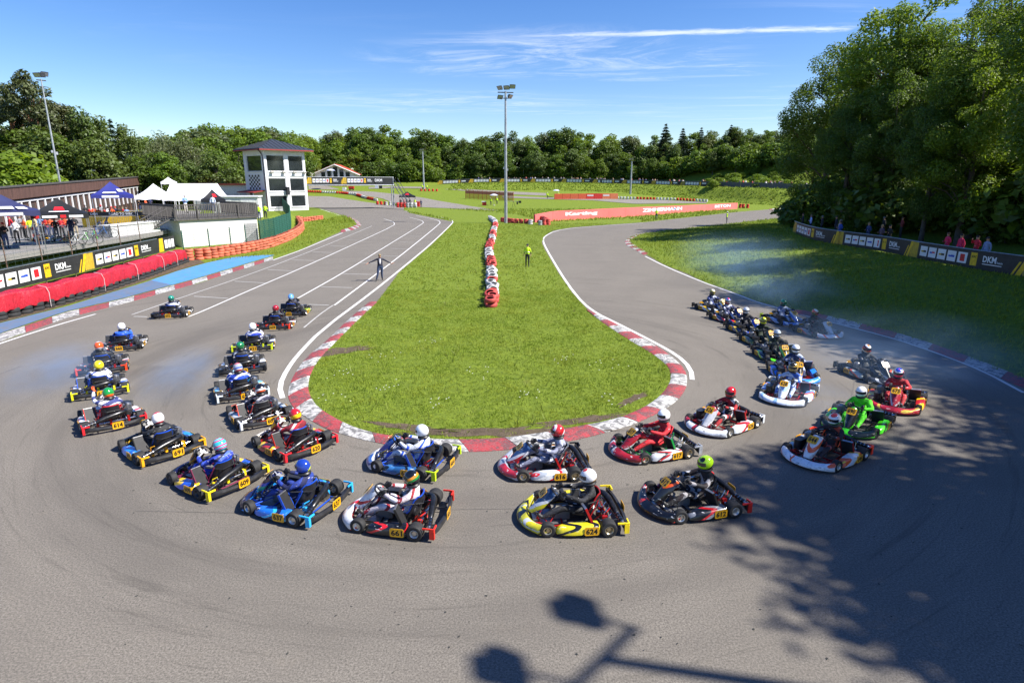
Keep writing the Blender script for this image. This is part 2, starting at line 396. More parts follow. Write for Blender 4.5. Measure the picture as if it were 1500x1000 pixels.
# ------------------------------------------------------------------ ground materials
def world_pos(n): g = n.new('ShaderNodeNewGeometry'); return g.outputs['Position']
def grass_material(name, dark, light, dry, drymask=.62):
    m, n, l, p = newmat(name); pos = world_pos(n)
    a = nnoise(n, l, pos, .45, 5, .6, .5); b = nnoise(n, l, pos, 4.0, 6, .7); c = nnoise(n, l, pos, 28, 4, .7)
    col = nmix(n, l, nramp(n, l, b, .3, .72), dark, light)
    col = nmix(n, l, nramp(n, l, c, .4, .75, 0, .55), col, tuple(x * .5 for x in dark))
    col = nmix(n, l, nramp(n, l, a, drymask, drymask + .18, 0, .7), col, dry)
    l.new(col, p.inputs['Base Color']); p.inputs['Roughness'].default_value = .9; p.inputs['Specular IOR Level'].default_value = .15
    bn = n.new('ShaderNodeBump'); bn.inputs['Strength'].default_value = .8; bn.inputs['Distance'].default_value = .06
    l.new(nmath(n, l, 'ADD', b, c), bn.inputs['Height']); l.new(bn.outputs[0], p.inputs['Normal'])
    return m
M_GRASS = grass_material('grass_ground', (.115, .165, .018), (.215, .28, .030), (.22, .20, .06))
def asphalt_material(name, base, ring=True):
    m, n, l, p = newmat(name); pos = world_pos(n)
    f1 = nnoise(n, l, pos, 34, 5, .85); f2 = nnoise(n, l, pos, 62, 3, .7); f3 = nnoise(n, l, pos, .35, 5, .6, .4); f4 = nnoise(n, l, pos, 2.2, 5, .6)
    d = tuple(c * .45 for c in base); b = tuple(c * 1.6 for c in base)
    col = nmix(n, l, nramp(n, l, f1, .34, .68), d, b)
    col = nmix(n, l, nramp(n, l, f2, .52, .78, 0, .55), col, tuple(c * .45 for c in base))
    col = nmix(n, l, nramp(n, l, f3, .35, .7, 0, .4), col, tuple(c * .72 for c in base))
    col = nmix(n, l, nramp(n, l, f4, .55, .8, 0, .25), col, (base[0] * 1.25, base[1] * 1.2, base[2] * 1.1))
    if ring:                                   # rubber laid along the line round the hairpin and up the straight
        sp = n.new('ShaderNodeSeparateXYZ'); l.new(pos, sp.inputs[0])
        x = nmath(n, l, 'ADD', sp.outputs[0], 1.0); y = nmath(n, l, 'SUBTRACT', sp.outputs[1], 19.5)
        r = nmath(n, l, 'SQRT', nmath(n, l, 'ADD', nmath(n, l, 'MULTIPLY', x, x), nmath(n, l, 'MULTIPLY', y, y)))
        an = nmath(n, l, 'ARCTAN2', y, x)
        cb = n.new('ShaderNodeCombineXYZ'); l.new(nmath(n, l, 'MULTIPLY', r, 2.3), cb.inputs[0]); l.new(nmath(n, l, 'MULTIPLY', an, 1.7), cb.inputs[1])
        st = nnoise(n, l, cb.outputs[0], 1.6, 6, .72, .8)
        cb2 = n.new('ShaderNodeCombineXYZ'); l.new(nmath(n, l, 'MULTIPLY', r, .55), cb2.inputs[0]); l.new(nmath(n, l, 'MULTIPLY', an, .9), cb2.inputs[1]); cb2.inputs[2].default_value = 4.4
        st2 = nnoise(n, l, cb2.outputs[0], 1.5, 4, .6, .4)
        col = nmix(n, l, nramp(n, l, st, .54, .70, 0, .5), col, tuple(c * .38 for c in base))
        band = nmath(n, l, 'MULTIPLY', nramp(n, l, r, 7.0, 9.5), nramp(n, l, r, 15.5, 11.5))
        col = nmix(n, l, nmath(n, l, 'MULTIPLY', nmath(n, l, 'MULTIPLY', nramp(n, l, st2, .35, .68), band), .5), col, (base[0] * .50, base[1] * .50, base[2] * .52))
    l.new(col, p.inputs['Base Color']); p.inputs['Roughness'].default_value = .86; p.inputs['Specular IOR Level'].default_value = .3
    bn = n.new('ShaderNodeBump'); bn.inputs['Strength'].default_value = .5; bn.inputs['Distance'].default_value = .008
    l.new(f1, bn.inputs['Height']); l.new(bn.outputs[0], p.inputs['Normal'])
    return m
M_ASPH = asphalt_material('asphalt', (.175, .157, .133))
M_ROAD2 = asphalt_material('asphalt_far', (.225, .205, .178), False)
def worn_paint(name, col, under=(.16, .155, .15), amount=.5, scale=9.0):
    m, n, l, p = newmat(name); pos = world_pos(n)
    a = nnoise(n, l, pos, scale, 8, .75, .4); b = nnoise(n, l, pos, 1.2, 4, .6)
    c = nmix(n, l, nramp(n, l, a, .62 - .2 * amount, .75, 0, .85), col, under)
    c = nmix(n, l, nramp(n, l, b, .35, .75, 0, .3), c, tuple(x * .6 for x in col))
    l.new(c, p.inputs['Base Color']); p.inputs['Roughness'].default_value = .75; return m
def kerb_paint(name, col, rub):
    m, n, l, p = newmat(name); pos = world_pos(n)
    a = nnoise(n, l, pos, 3.2, 9, .78, 1.6); b = nnoise(n, l, pos, 30, 5, .7)
    c = nmix(n, l, nramp(n, l, a, .45, .55, 0, rub), col, (.05, .05, .052))
    c = nmix(n, l, nramp(n, l, b, .45, .75, 0, .5), c, (.30, .285, .27))
    l.new(c, p.inputs['Base Color']); p.inputs['Roughness'].default_value = .8
    bn = n.new('ShaderNodeBump'); bn.inputs['Strength'].default_value = .4; bn.inputs['Distance'].default_value = .01
    l.new(b, bn.inputs['Height']); l.new(bn.outputs[0], p.inputs['Normal']); return m
M_KR = kerb_paint('kerb_red', hexc('a03038'), .72); M_KW = kerb_paint('kerb_white', (.52, .51, .49), .8)
M_LINE = worn_paint('line_paint', (.66, .65, .63), amount=.15); M_LINE_OLD = worn_paint('line_paint_old', (.48, .47, .45), amount=.9, scale=14)
M_BLUE = worn_paint('blue_runoff', hexc('4a8cc8'), (.17, .20, .25), amount=.9, scale=2.6)
M_SEAM = mat((.11, .10, .09), .9)

# ------------------------------------------------------------------ ground sheet
def axis(spec):
    o = []
    for a, b, s in spec: o += list(np.arange(a, b, s))
    return np.array(o + [spec[-1][1]])
gx = axis([(-1600, -300, 100), (-300, -80, 10), (-80, -40, 2), (-40, 60, .8), (60, 110, 2), (110, 300, 8), (300, 1600, 100)])
gy = axis([(-400, -40, 40), (-40, -6, 6), (-6, 112, .9), (112, 230, 2), (230, 330, 8), (330, 1700, 100)])
GX, GY = np.meshgrid(gx, gy); GZ = height(GX.ravel(), GY.ravel())
V = np.stack([GX.ravel(), GY.ravel(), GZ], 1); nx, ny = len(gx), len(gy)
ii, jj = np.meshgrid(np.arange(nx - 1), np.arange(ny - 1)); a_ = (jj * nx + ii).ravel()
me = npmesh('ground', V, np.stack([a_, a_ + 1, a_ + nx + 1, a_ + nx], 1)); me.polygons.foreach_set('use_smooth', [True] * len(me.polygons))
put('ground', me, M_GRASS, kind='structure')
put('infield_grass', MB().poly([(p.x, p.y, .022) for p in INFIELD]).mesh('infield_grass', False), M_GRASS, kind='structure')
asph = put('race_track', MB().poly([(p.x, p.y, 0) for p in ASPHALT]).mesh('race_track', False), M_ASPH, kind='structure')
# grass verge that meets the asphalt cleanly on the right
def offset(path, d):
    o = []
    for i, p in enumerate(path):
        a = path[max(i - 1, 0)]; b = path[min(i + 1, len(path) - 1)]; t = (b - a); t.z = 0; t.normalize()
        o.append(Vector((p.x - t.y * d, p.y + t.x * d, p.z)))
    return o
def strip(left, right, mi=0, mb=None): return (mb or MB()).grid([left, right], mi)
_v0 = resample(A_W[2:], 160)
_rows = []
for k, d in enumerate((0, -.5, -1.0, -1.6)):
    _rows.append([Vector((p.x, p.y, .012 if k == 0 else max(.012, hpt(p.x, p.y) + .03))) for p in offset(_v0, d)])
put('grass_verge', MB().grid(_rows).mesh('grass_verge'), M_GRASS, kind='structure')
def road_strip(name, lo, hi, n=40, lift=.05, m=None):
    a = resample([T(*p) for p in lo], n); b = resample([T(*p) for p in hi], n); rows = []
    for k in range(7):
        rows.append([Vector((*((p * (1 - k / 6) + q * (k / 6)).xy), 0)) for p, q in zip(a, b)])
    for r in rows:
        for p in r: p.z = float(hb(p.y)) + lift
    return put(name, MB().grid(rows).mesh(name, False), m or M_ROAD2, kind='structure')
road_strip('far_road', [(430, 304), (480, 304.5), (552, 304.5), (592, 307.5)], [(430, 287), (483, 288), (521, 294), (592, 303)])
road_strip('infield_road', [(520, 284), (560, 291), (585, 300), (620, 304), (657, 305.4), (700, 308), (728, 309)], [(500, 279.5), (545, 281), (590, 285.5), (620, 290), (671, 299), (705, 304.6), (728, 308.2)], lift=.06)
road_strip('upper_road', [(540, 277), (580, 275.8), (640, 276.5), (682, 280), (750, 285), (800, 287)], [(540, 274.2), (580, 273.4), (640, 274.2), (682, 277), (750, 281), (800, 283.2)], lift=.07)
road_strip('upper_road', [(736, 290), (800, 292), (870, 294), (930, 299), (972, 298.5), (1035, 298)], [(736, 287), (800, 289.6), (870, 291.5), (930, 292.5), (972, 293.4), (1035, 296.6)], lift=.08)
road_strip('upper_road', [(452, 277.5), (480, 278), (496, 278)], [(452, 271.5), (480, 273), (496, 277)], lift=.07)
# ------------------------------------------------------------------ kerbs: every painted block a piece
def kerb(name, outer, inner, step, h=.055, first=0, group=None):
    n = max(2, int(round(plen([(a + b) / 2 for a, b in zip(resample(outer, 60), resample(inner, 60))]) / step)))
    o = resample(outer, n * 4 + 1); i = resample(inner, n * 4 + 1)
    root = empty(name, tuple((o[0] + i[0]) / 2), kind='structure'); c = root.location
    for k in range(n):
        a = o[k * 4:k * 4 + 5]; b = i[k * 4:k * 4 + 5]; hh = h * random.Random(k).uniform(.9, 1.08); g = .008
        rows = []
        for p, q, e in [(a[j], b[j], j) for j in range(5)]:
            t = (a[4] - a[0]).normalized() * (g if e == 0 else (-g if e == 4 else 0)); p = p + t; q = q + t
            m = p * .45 + q * .55
            rows.append([(p.x, p.y, -.02), (p.x, p.y, .012), ((p * .8 + q * .2).x, (p * .8 + q * .2).y, hh * .6), (m.x, m.y, hh), ((p * .12 + q * .88).x, (p * .12 + q * .88).y, hh * .95), (q.x, q.y, .03), (q.x, q.y, -.02)])
        mb = MB().grid(rows); L0 = len(mb.v); m7 = 7
        mb.f.append(list(range(7))); mb.m.append(0); mb.f.append(list(range(L0 - 7, L0))); mb.m.append(0)
        mb.v = [(x - c.x, y - c.y, z) for x, y, z in mb.v]
        put('kerb_block', mb.mesh('kerb_block', True, 30), M_KR if (k + first) % 2 == 0 else M_KW, root)
    return root
kerb('hairpin_kerb', smooth_path(gl(RING_OUT), 1), smooth_path(gl(RING_IN), 1), 1.12, .06)
kerb('paddock_kerb', gl([(-150, 565), (0, 500), (100, 465), (180, 445), (290, 414.5), (400, 380)]), gl([(-150, 552), (0, 490), (100, 457), (180, 438.5), (290, 408.5), (400, 376)]), 1.75, .05)
z51 = lambda X, Y: (1150 + X / 4.286, 400 + Y / 4.286)
kerb('bank_kerb', [Vector((20.5, 6, 0)), Vector((18.8, 11.5, 0))] + gl([z51(*p) for p in [(1540, 740), (1240, 608), (950, 498), (700, 412), (450, 346), (240, 293), (60, 250)]]), [Vector((21.3, 6.2, 0)), Vector((19.5, 12, 0))] + gl([z51(*p) for p in [(1560, 690), (1450, 640), (1150, 525), (880, 430), (620, 352), (340, 285), (130, 238), (60, 232)]]), 1.75, .05, 1)
z4 = lambda X, Y: (920 + X / 5.77, 240 + Y / 5.77)
kerb('bank_apex_kerb', gl([z4(*p) for p in [(130, 770), (60, 725), (-10, 690), (-28, 660), (-14, 640), (40, 612), (100, 600)]]), gl([z4(*p) for p in [(172, 760), (110, 712), (45, 680), (20, 655), (25, 640), (60, 620), (100, 606)]]), 1.3, .05)
kerb('far_apex_kerb', gl([(500, 340.5), (520, 336), (529.5, 330), (524, 323), (512, 317.5)]), gl([(499, 337), (514, 333), (523, 328.5), (518, 322.5), (508, 318)]), 1.5, .05)
kerb('far_kerb', gl([(1128, 307.4), (1144, 306.2)]), gl([(1126, 306.3), (1142, 305)]), 1.6, .05)
# ------------------------------------------------------------------ painted lines
def line(px, width=.1, z=.007, m=None, world=None, name='painted_line', sm=1):
    P = resample(smooth_path(world or gl(px), sm), max(4, int(plen(world or gl(px)) / .8)))
    a = [Vector((p.x, p.y, z)) for p in offset(P, width / 2)]; b = [Vector((p.x, p.y, z)) for p in offset(P, -width / 2)]
    return put(name, strip(a, b).mesh(name, False), m or M_LINE, asph)
line([(414, 583), (409, 570), (414, 552), (432, 524), (470, 484), (540, 432), (584, 397), (632, 357), (662, 328), (664, 324), (659, 321), (640, 317), (594, 309)], .15)
line([(490, 447), (560, 395), (600, 364), (644, 328), (645, 325), (640, 322), (610, 316)], .11)
line([(436, 437), (502, 400), (560, 364), (620, 327.5), (620, 324.5), (616, 322.5), (600, 318.5)], .10)
line([(276, 464), (300, 454.5), (366, 425), (440, 393.5), (520, 357), (577, 330.5), (578, 327), (575, 324.5), (562, 320.5)], .10)
line([(193, 461), (265, 436), (340, 411), (420, 382), (500, 350), (545, 331)], .09, m=M_LINE_OLD)
line([(445, 480), (470, 459), (488, 447)], .07, m=M_LINE_OLD)
line([(-60, 524), (0, 503), (80, 477), (140, 460)], .12)
line([(400, 381), (440, 367), (480, 350), (502, 341)], .13)
line([(468, 306), (490, 313), (510, 320)], .15)
line([(942, 326.6), (840, 333.6), (812, 338.6), (798, 346), (795, 352), (800, 364), (821, 400), (843, 432), (866, 455), (905, 474), (960, 502), (995, 522), (1012, 540), (1014, 556)], .15)
line([z51(*p) for p in [(1500, 752), (1220, 602), (940, 497), (690, 412), (440, 347), (220, 292), (0, 232)]] + [(1110, 443), (1081, 431.5), (1027, 412.5), (977, 391.5), (945, 375.5)], .12)
for y0, xa, xb, dy in [(463.5, 196, 216, .6), (434, 284, 334, 3), (412, 344, 388, 2.5), (395, 392, 430, 2), (380.5, 428, 466, 1.6), (369, 458, 490, 1.4), (360, 484, 512, 1.2), (351.5, 508, 532, 1), (446, 452, 482, 1.0), (420, 470, 516, 1.5), (401, 502, 544, 1.2), (385, 526, 560, 1), (374.5, 556, 584, .9), (364, 572, 598, .8), (354.5, 586, 610, .7), (346, 600, 622, .5)]:
    line([(xa, y0), (xb, y0 + dy)], .1, .008, M_LINE_OLD, name='grid_mark', sm=0)
# tarmac joints
for s_ in ([(200, 748), (400, 752), (657, 746), (745, 745), (888, 744), (980, 726), (1055, 705), (1130, 676), (1190, 648)], [(1252, 556), (1246, 590), (1238, 610)]):
    line(s_, .018, .005, M_SEAM, name='tarmac_joint')
# blue run-off strip and dirt along the barrier
bl_lo = [(-150, 550), (0, 489), (60, 468.5), (100, 456), (180, 437.5), (290, 407.5), (402, 374)]
bl_hi = [(-150, 520), (0, 474), (60, 459), (100, 449), (160, 430), (210, 415), (262, 397), (300, 386.5), (340, 377.5), (390, 374)]
pts = resample(gl(bl_lo), 40); pts2 = resample(gl(bl_hi), 40)
M_BLUE2 = worn_paint('blue_runoff_old', hexc('4f7296'), (.15, .15, .155), amount=1.6, scale=1.8)
for a_, b_, m_ in ((0, 22, M_BLUE2), (21, 40, M_BLUE)): put('blue_runoff', MB().grid([[Vector((p.x, p.y, .03)) for p in pts[a_:b_]], [Vector((p.x, p.y, .034)) for p in pts2[a_:b_]]]).mesh('blue_runoff', False), m_, kind='structure')
M_DIRT = grass_material('bare_soil', (.10, .075, .05), (.17, .13, .09), (.2, .16, .11))
pts3 = resample([Vector((-26.5, 8, 0)), G(0, 468), G(60, 452), G(160, 424), G(240, 395), G(285, 378)], 40)
put('soil_strip', MB().grid([[Vector((p.x, p.y, .036)) for p in resample(gl([(-150, 520), (0, 473), (60, 458), (160, 429), (262, 396), (300, 385)]), 40)], [Vector((p.x, p.y, .04)) for p in pts3]]).mesh('soil_strip', False), M_DIRT, kind='structure')
# ------------------------------------------------------------------ shared body maker
def skin_mesh(name, J, E, root, sub=1):
    names = list(J); me = bpy.data.meshes.new(name)
    me.from_pydata([J[k][0] for k in names], [(names.index(a), names.index(b)) for a, b in E], [])
    o = bpy.data.objects.new(name, me); COL.objects.link(o)
    o.modifiers.new('skin', 'SKIN').use_smooth_shade = True
    for i, k in enumerate(names):
        s = me.skin_vertices[0].data[i]; r = J[k][1]
        s.radius = (r, r) if not isinstance(r, tuple) else r; s.use_root = (k == root)
    if sub: o.modifiers.new('sub', 'SUBSURF').levels = sub
    dg = bpy.context.evaluated_depsgraph_get(); out = bpy.data.meshes.new_from_object(o.evaluated_get(dg)); out.name = name
    bpy.data.objects.remove(o); bpy.data.meshes.remove(me)
    out.materials.clear(); return out
def paint_faces(me, fn, n):
    for _ in range(n): me.materials.append(None)
    idx = [fn(p.center) for p in me.polygons]; me.polygons.foreach_set('material_index', idx)
    me.polygons.foreach_set('use_smooth', [True] * len(idx)); me.update(); return me

# ------------------------------------------------------------------ kart parts (forward is +Y)
def kart_meshes():
    K = {}
    # chassis tubes
    mb = MB()
    for s in (-1, 1):
        mb.tube([(s * .20, .80, .075), (s * .24, .62, .07), (s * .36, .46, .07), (s * .33, .22, .065), (s * .31, -.30, .065), (s * .34, -.64, .08)], .016, 8)
        mb.tube([(s * .31, .24, .08), (s * .52, .22, .10), (s * .54, -.02, .10), (s * .52, -.26, .10), (s * .31, -.28, .08)], .012, 6)
        mb.tube([(s * .36, .47, .08), (s * .47, .525, .12)], .02, 8)
        mb.tube([(s * .30, -.22, .08), (s * .24, -.40, .40), (s * .22, -.42, .46)], .011, 6)
        mb.tube([(s * .12, .66, .09), (s * .10, .5, .40)], .009, 6)
        mb.tube([(s * .05, .30, .14), (s * .44, .50, .14)], .008, 6)
    for y, x in ((.62, .24), (.22, .33), (-.28, .31), (-.62, .34), (.80, .20)): mb.tube([(-x, y, .068), (x, y, .068)], .014, 8)
    K['chassis'] = mb.mesh('chassis')
    K['floor_tray'] = MB().box((0, .42, .052), (.52, .60, .006)).mesh('floor_tray', False)
    # front fairing
    rows = []
    for i in range(17):
        u = -1 + i / 8; x = u * .60; a = abs(u)
        yf = .99 - .30 * a ** 2.2; lift = .05 * a ** 4; dp = .20 - .05 * a
        prof = [(yf - dp, .055), (yf - .02, .05), (yf + .008, .075), (yf, .11 + lift), (yf - .05, .14 + lift * 1.2), (yf - dp * .75, .165 + lift * 1.5 + .03 * (1 - a) ** 2), (yf - dp, .16 + lift * 1.5)]
        rows.append([(x * (1 - .02 * a), y, z) for y, z in prof])
    mb = MB().grid(rows, 0, True)
    n = 7; mb.f.append(list(range(n))); mb.m.append(0); mb.f.append([len(mb.v) - n + k for k in range(n)]); mb.m.append(0)
    K['front_fairing'] = mb.mesh('front_fairing', True, 50)
    # front panel (Nassau): shell leaning back towards the wheel
    rows = []; ctr = [(.80, .205, .085), (.74, .27, .115), (.66, .36, .13), (.57, .46, .135), (.48, .555, .13), (.43, .60, .115), (.405, .615, .09)]
    for (y, z, hw) in ctr:
        rows.append([(hw * u, y - .10 * u * u - (.02 if abs(u) > .9 else 0), z - .05 * u * u) for u in np.linspace(-1, 1, 9)] + [(hw * .92 * u, y - .10 * u * u - .03, z - .05 * u * u - .02) for u in np.linspace(1, -1, 9)])
    mb = MB().grid(rows, 0, True)
    mb.f.append(list(range(18))); mb.m.append(0); mb.f.append([len(mb.v) - 18 + k for k in range(18)]); mb.m.append(0)
    K['front_panel'] = mb.mesh('front_panel', True, 50)
    # side pod (right hand side, mirrored for left)
    for nm, s in (('pod_r', 1), ('pod_l', -1)):
        rows = []
        for y, x0, x1, z0, z1 in [(-.375, .50, .655, .075, .20), (-.35, .46, .675, .06, .225), (-.15, .45, .685, .05, .225), (.10, .45, .68, .05, .205), (.28, .46, .655, .05, .185), (.36, .49, .62, .055, .155), (.385, .52, .59, .07, .12)]:
            rows.append([(s * x0, y, z0), (s * (x1 - .02), y, z0), (s * x1, y, z0 + .02), (s * (x1 - .005), y, z1 - .05), (s * (x1 - .03), y, z1 - .012), (s * (x1 - .06), y, z1), (s * (x0 + .02), y, z1 - .01), (s * x0, y, z1 - .04)])
        mb = MB().grid(rows, 0, True); mb.f.append(list(range(8))); mb.m.append(0); mb.f.append([len(mb.v) - 8 + k for k in range(8)]); mb.m.append(0)
        K[nm] = mb.mesh('side_pod', True, 45)
    # seat shell
    path = [(.04, .13, .175), (-.10, .085, .19), (-.24, .07, .195), (-.36, .10, .20), (-.43, .22, .205), (-.46, .36, .20), (-.48, .47, .185), (-.49, .53, .15)]
    def seat_rows(k, off):
        rows = []
        for i, (y, z, hw) in enumerate(path):
            p0 = Vector((0, *path[max(i - 1, 0)][:2])); p1 = Vector((0, *path[min(i + 1, 7)][:2])); t = (p1 - p0).normalized(); nrm = Vector((0, -t.z, t.y)) * -1
            if nrm.z < 0 and i < 3: nrm = -nrm
            if i >= 3 and nrm.y < 0: nrm = -nrm
            dep = [.10, .15, .18, .19, .17, .14, .10, .05][i]; r = []
            for u in np.linspace(-1, 1, 11):
                a = u * R(85); r.append(Vector((hw * math.sin(a), y, z)) + nrm * (dep * (1 - math.cos(a)) + off))
            rows.append(r)
        return rows
    mb = MB().grid(seat_rows(0, 0)); mb.grid(seat_rows(0, -.012)); K['seat'] = mb.mesh('seat', True, 60, False)
    sr = seat_rows(0, 0); rim = [r[0] for r in sr[2:]] + list(sr[-1][1:-1]) + [r[-1] for r in sr[2:]][::-1]
    K['seat_rim'] = MB().tube(rim, .014, 6).mesh('seat_rim')
    # steering wheel: flat-topped ring with three spokes
    ring = []
    for k in range(24):
        q = 2 * math.pi * k / 24; rr = .165 * (1 - (.12 if math.sin(q) > .75 else 0)); ring.append((rr * math.cos(q), rr * math.sin(q), 0))
    mb = MB().tube(ring, .017, 6, 0, False, True)
    for q in (R(200), R(340), R(90)): mb.box((.08 * math.cos(q), .08 * math.sin(q), 0), (.15, .03, .008), 1, Matrix.Rotation(q, 3, 'Z'))
    mb.box((0, .02, .012), (.10, .07, .025), 1)
    K['steering_wheel'] = mb.mesh('steering_wheel')
    K['steering_column'] = MB().tube([(0, .27, .52), (0, .66, .10)], .011, 8).mesh('steering_column')
    K['fuel_tank'] = MB().prism([(-.12, .06), (.12, .06), (.14, .12), (.10, .38), (-.10, .38), (-.14, .12)], .06, .24).mesh('fuel_tank', True, 30)
    # engine on the right, with fins
    mb = MB().box((.40, -.17, .155), (.20, .24, .17), 0).box((.40, -.30, .17), (.16, .10, .16), 0)
    for k in range(7): mb.box((.40, -.13 + .0, .255 + k * .022), (.16, .16, .009), 1)
    mb.lathe([(.0, .43), (.035, .43), (.06, .41), (.06, .24), (0, .24)], 12, Matrix.Translation((.40, -.13, 0)), 1)
    mb.box((.40, -.02, .20), (.08, .10, .09), 1)
    mb.tube([(.40, .02, .21), (.42, .10, .24)], .035, 10, 2)
    for s in (-1, 1): mb.tube([(.30, -.05 + s * .08, .10), (.33, -.1 + s * .08, .25)], .01, 6, 1)
    K['engine'] = mb.mesh('engine', True, 35)
    K['airbox'] = MB().prism([(.34, .09), (.50, .09), (.52, .14), (.50, .34), (.46, .38), (.38, .38), (.34, .34)], .14, .34).mesh('airbox', True, 30)
    # radiator on the left: core, tanks and hoses
    Mr = Matrix.Translation((-.41, -.20, .30)) @ Matrix.Rotation(R(-24), 4, 'X') @ Matrix.Rotation(R(8), 4, 'Z')
    mb = MB().box((0, 0, 0), (.24, .035, .36), 0)
    for k in range(9): mb.box((0, .021, -.15 + k * .0375), (.235, .01, .006), 0)
    mb.box((-.125, 0, 0), (.014, .04, .38), 1).box((.125, 0, 0), (.014, .04, .38), 1).box((0, 0, .188), (.25, .04, .012), 3)
    mb.xf(Mr); mb.tube([(-.30, -.22, .44), (-.1, -.52, .40), (.2, -.45, .38), (.36, -.2, .40)], .013, 6, 2)
    K['radiator'] = mb.mesh('radiator', True, 30)
    # exhaust: header, chamber across the back and silencer
    P = [(.36, -.22, .30), (.34, -.42, .34), (.26, -.60, .36), (.08, -.66, .35), (-.14, -.69, .32), (-.32, -.72, .28), (-.40, -.73, .265)]
    mb = MB().tube(smooth_path(P, 1), [.022, .024, .03, .038, .05, .056, .06, .06, .06, .058, .05, .036, .024], 10, 0)
    mb.tube([(-.38, -.73, .265), (-.60, -.77, .235)], .045, 10, 0)
    for k in (0, .33, .66, 1): mb.tube([Vector((-.385, -.731, .264)).lerp(Vector((-.60, -.77, .235)), k * .96), Vector((-.385, -.731, .264)).lerp(Vector((-.60, -.77, .235)), k * .96 + .05)], .048, 10, 1)
    mb.tube([(-.60, -.77, .235), (-.66, -.79, .24)], .02, 8, 1)
    K['exhaust'] = mb.mesh('exhaust')
    mb = MB().tube([(-.58, -.525, .14), (.58, -.525, .14)], .025, 10, 0)
    mb.lathe([(.03, -.006), (.095, -.006), (.095, .006), (.03, .006)], 16, Matrix.Translation((-.2, -.525, .14)) @ Matrix.Rotation(R(90), 4, 'Y'), 0)
    mb.lathe([(.03, -.006), (.11, -.006), (.11, .006), (.03, .006)], 16, Matrix.Translation((.27, -.525, .14)) @ Matrix.Rotation(R(90), 4, 'Y'), 0)
    K['rear_axle'] = mb.mesh('rear_axle')
    # wheels, axis along X, outer face at +X
    def wheel(r, wd, rr):
        h = wd / 2; Mx = Matrix.Rotation(R(90), 4, 'Y')
        ty = MB().lathe([(rr, -h * .9), (r * .82, -h), (r * .95, -h * .93), (r, -h * .72), (r, h * .72), (r * .95, h * .93), (r * .82, h), (rr, h * .9)], 22, Mx)
        rim = MB().lathe([(rr + .004, -h * .9), (rr - .006, -h * .7), (rr - .01, h * .5), (rr + .006, h * .9), (rr + .001, h * .93), (rr - .012, h * .8), (rr * .72, h * .35), (.045, h * .28), (.04, h * .62), (0, h * .64)], 16, Mx)
        rim.lathe([(rr - .004, -h * .72), (0, -h * .5)], 16, Mx)
        return ty.mesh('wheel', True, 50), rim.mesh('rim', True, 40)
    K['wheel_f'], K['rim_f'] = wheel(.132, .125, .068); K['wheel_r'], K['rim_r'] = wheel(.142, .205, .072)
    # rear protection: bowed plastic bar with struts
    rows = []
    for i in range(15):
        u = -1 + i / 7; a = abs(u); x = u * .665; y = -.845 - .075 * (1 - a ** 2) + (.02 if a > .8 else 0)
        z0 = .075 + .02 * a; z1 = .20 - .035 * (1 - a) + (.02 if a > .75 else 0)
        rows.append([(x, y + .045, z0), (x, y, z0), (x, y - .018, (z0 + z1) / 2), (x, y, z1), (x, y + .045, z1)])
    mb = MB().grid(rows, 0, True); mb.f.append(list(range(5))); mb.m.append(0); mb.f.append([len(mb.v) - 5 + k for k in range(5)]); mb.m.append(0)
    for s in (-1, 1): mb.tube([(s * .30, -.62, .09), (s * .30, -.84, .12)], .014, 6); mb.box((s * .50, -.80, .15), (.25, .05, .03))
    K['rear_bumper'] = mb.mesh('rear_bumper', True, 35)
    for nm, s in (('cap_r', 1), ('cap_l', -1)):
        mb = MB().box((s * .672, -.83, .16), (.022, .075, .20)).box((s * .60, -.868, .243), (.16, .022, .03)).box((s * .672, -.74, .25), (.022, .14, .028))
        mb.box((s * .655, -.868, .14), (.05, .02, .15))
        K[nm] = mb.mesh('bumper_cap', False)
    mb = MB()
    for x_, mi in ((-.33, 2), (-.05, 2), (.33, 2)): mb.box((x_, -.525, .15), (.05, .09, .12), mi)
    mb.box((-.2, -.43, .18), (.06, .07, .10), 1).box((.27, -.40, .16), (.03, .16, .10), 0)
    for q in range(5): mb.tube([(-.45 + q * .2, -.50, .17), (-.40 + q * .2, -.62, .30)], .008, 5, 1)
    mb.tube([(-.28, -.36, .12), (-.36, -.55, .30), (-.30, -.62, .34)], .010, 5, 2).tube([(.2, -.45, .12), (.12, -.58, .30)], .010, 5, 2).tube([(.30, -.05, .42), (.36, -.3, .46), (.2, -.5, .40)], .011, 5, 0)
    mb.box((-.52, -.45, .20), (.10, .05, .05), 1).box((.48, -.40, .24), (.06, .14, .05), 1).box((-.16, -.66, .30), (.04, .05, .07), 1).box((.12, -.67, .31), (.04, .05, .07), 1)
    K['rear_hardware'] = mb.mesh('rear_hardware', True, 35)
    mb = MB()
    for s in (-1, 1): K['pedal_%d' % s] = MB().tube([(s * .12, .60, .08), (s * .15, .66, .24), (s * .12, .665, .25), (s * .20, .665, .25)], .010, 5, 0).mesh('pedal', True, 35)
    K['front_linkage'] = MB().tube([(-.46, .52, .13), (-.22, .50, .10), (0, .60, .12), (.22, .50, .10), (.46, .52, .13)], .012, 6).mesh('front_linkage', True, 35)
    # helmet (centre at origin, facing +Y), visor and neck roll
    rows = []
    for i in range(13):
        ph = -math.pi / 2 + math.pi * i / 12; cz = math.sin(ph); cr = math.cos(ph); r = []
        for j in range(20):
            q = 2 * math.pi * j / 20; x = .127 * cr * math.cos(q); y = .152 * cr * math.sin(q); z = .142 * cz
            if z < -.02 and y > 0: y *= 1.12
            if z < -.09: z = -.09 - (-.09 - z) * .45; x *= .98; y *= .98
            if y < 0: y *= .98 + .03 * max(0, cz)
            r.append((x, y, z))
        rows.append(r)
    K['helmet'] = MB().grid(rows, 0, True).mesh('helmet', True, 70)
    rows = []
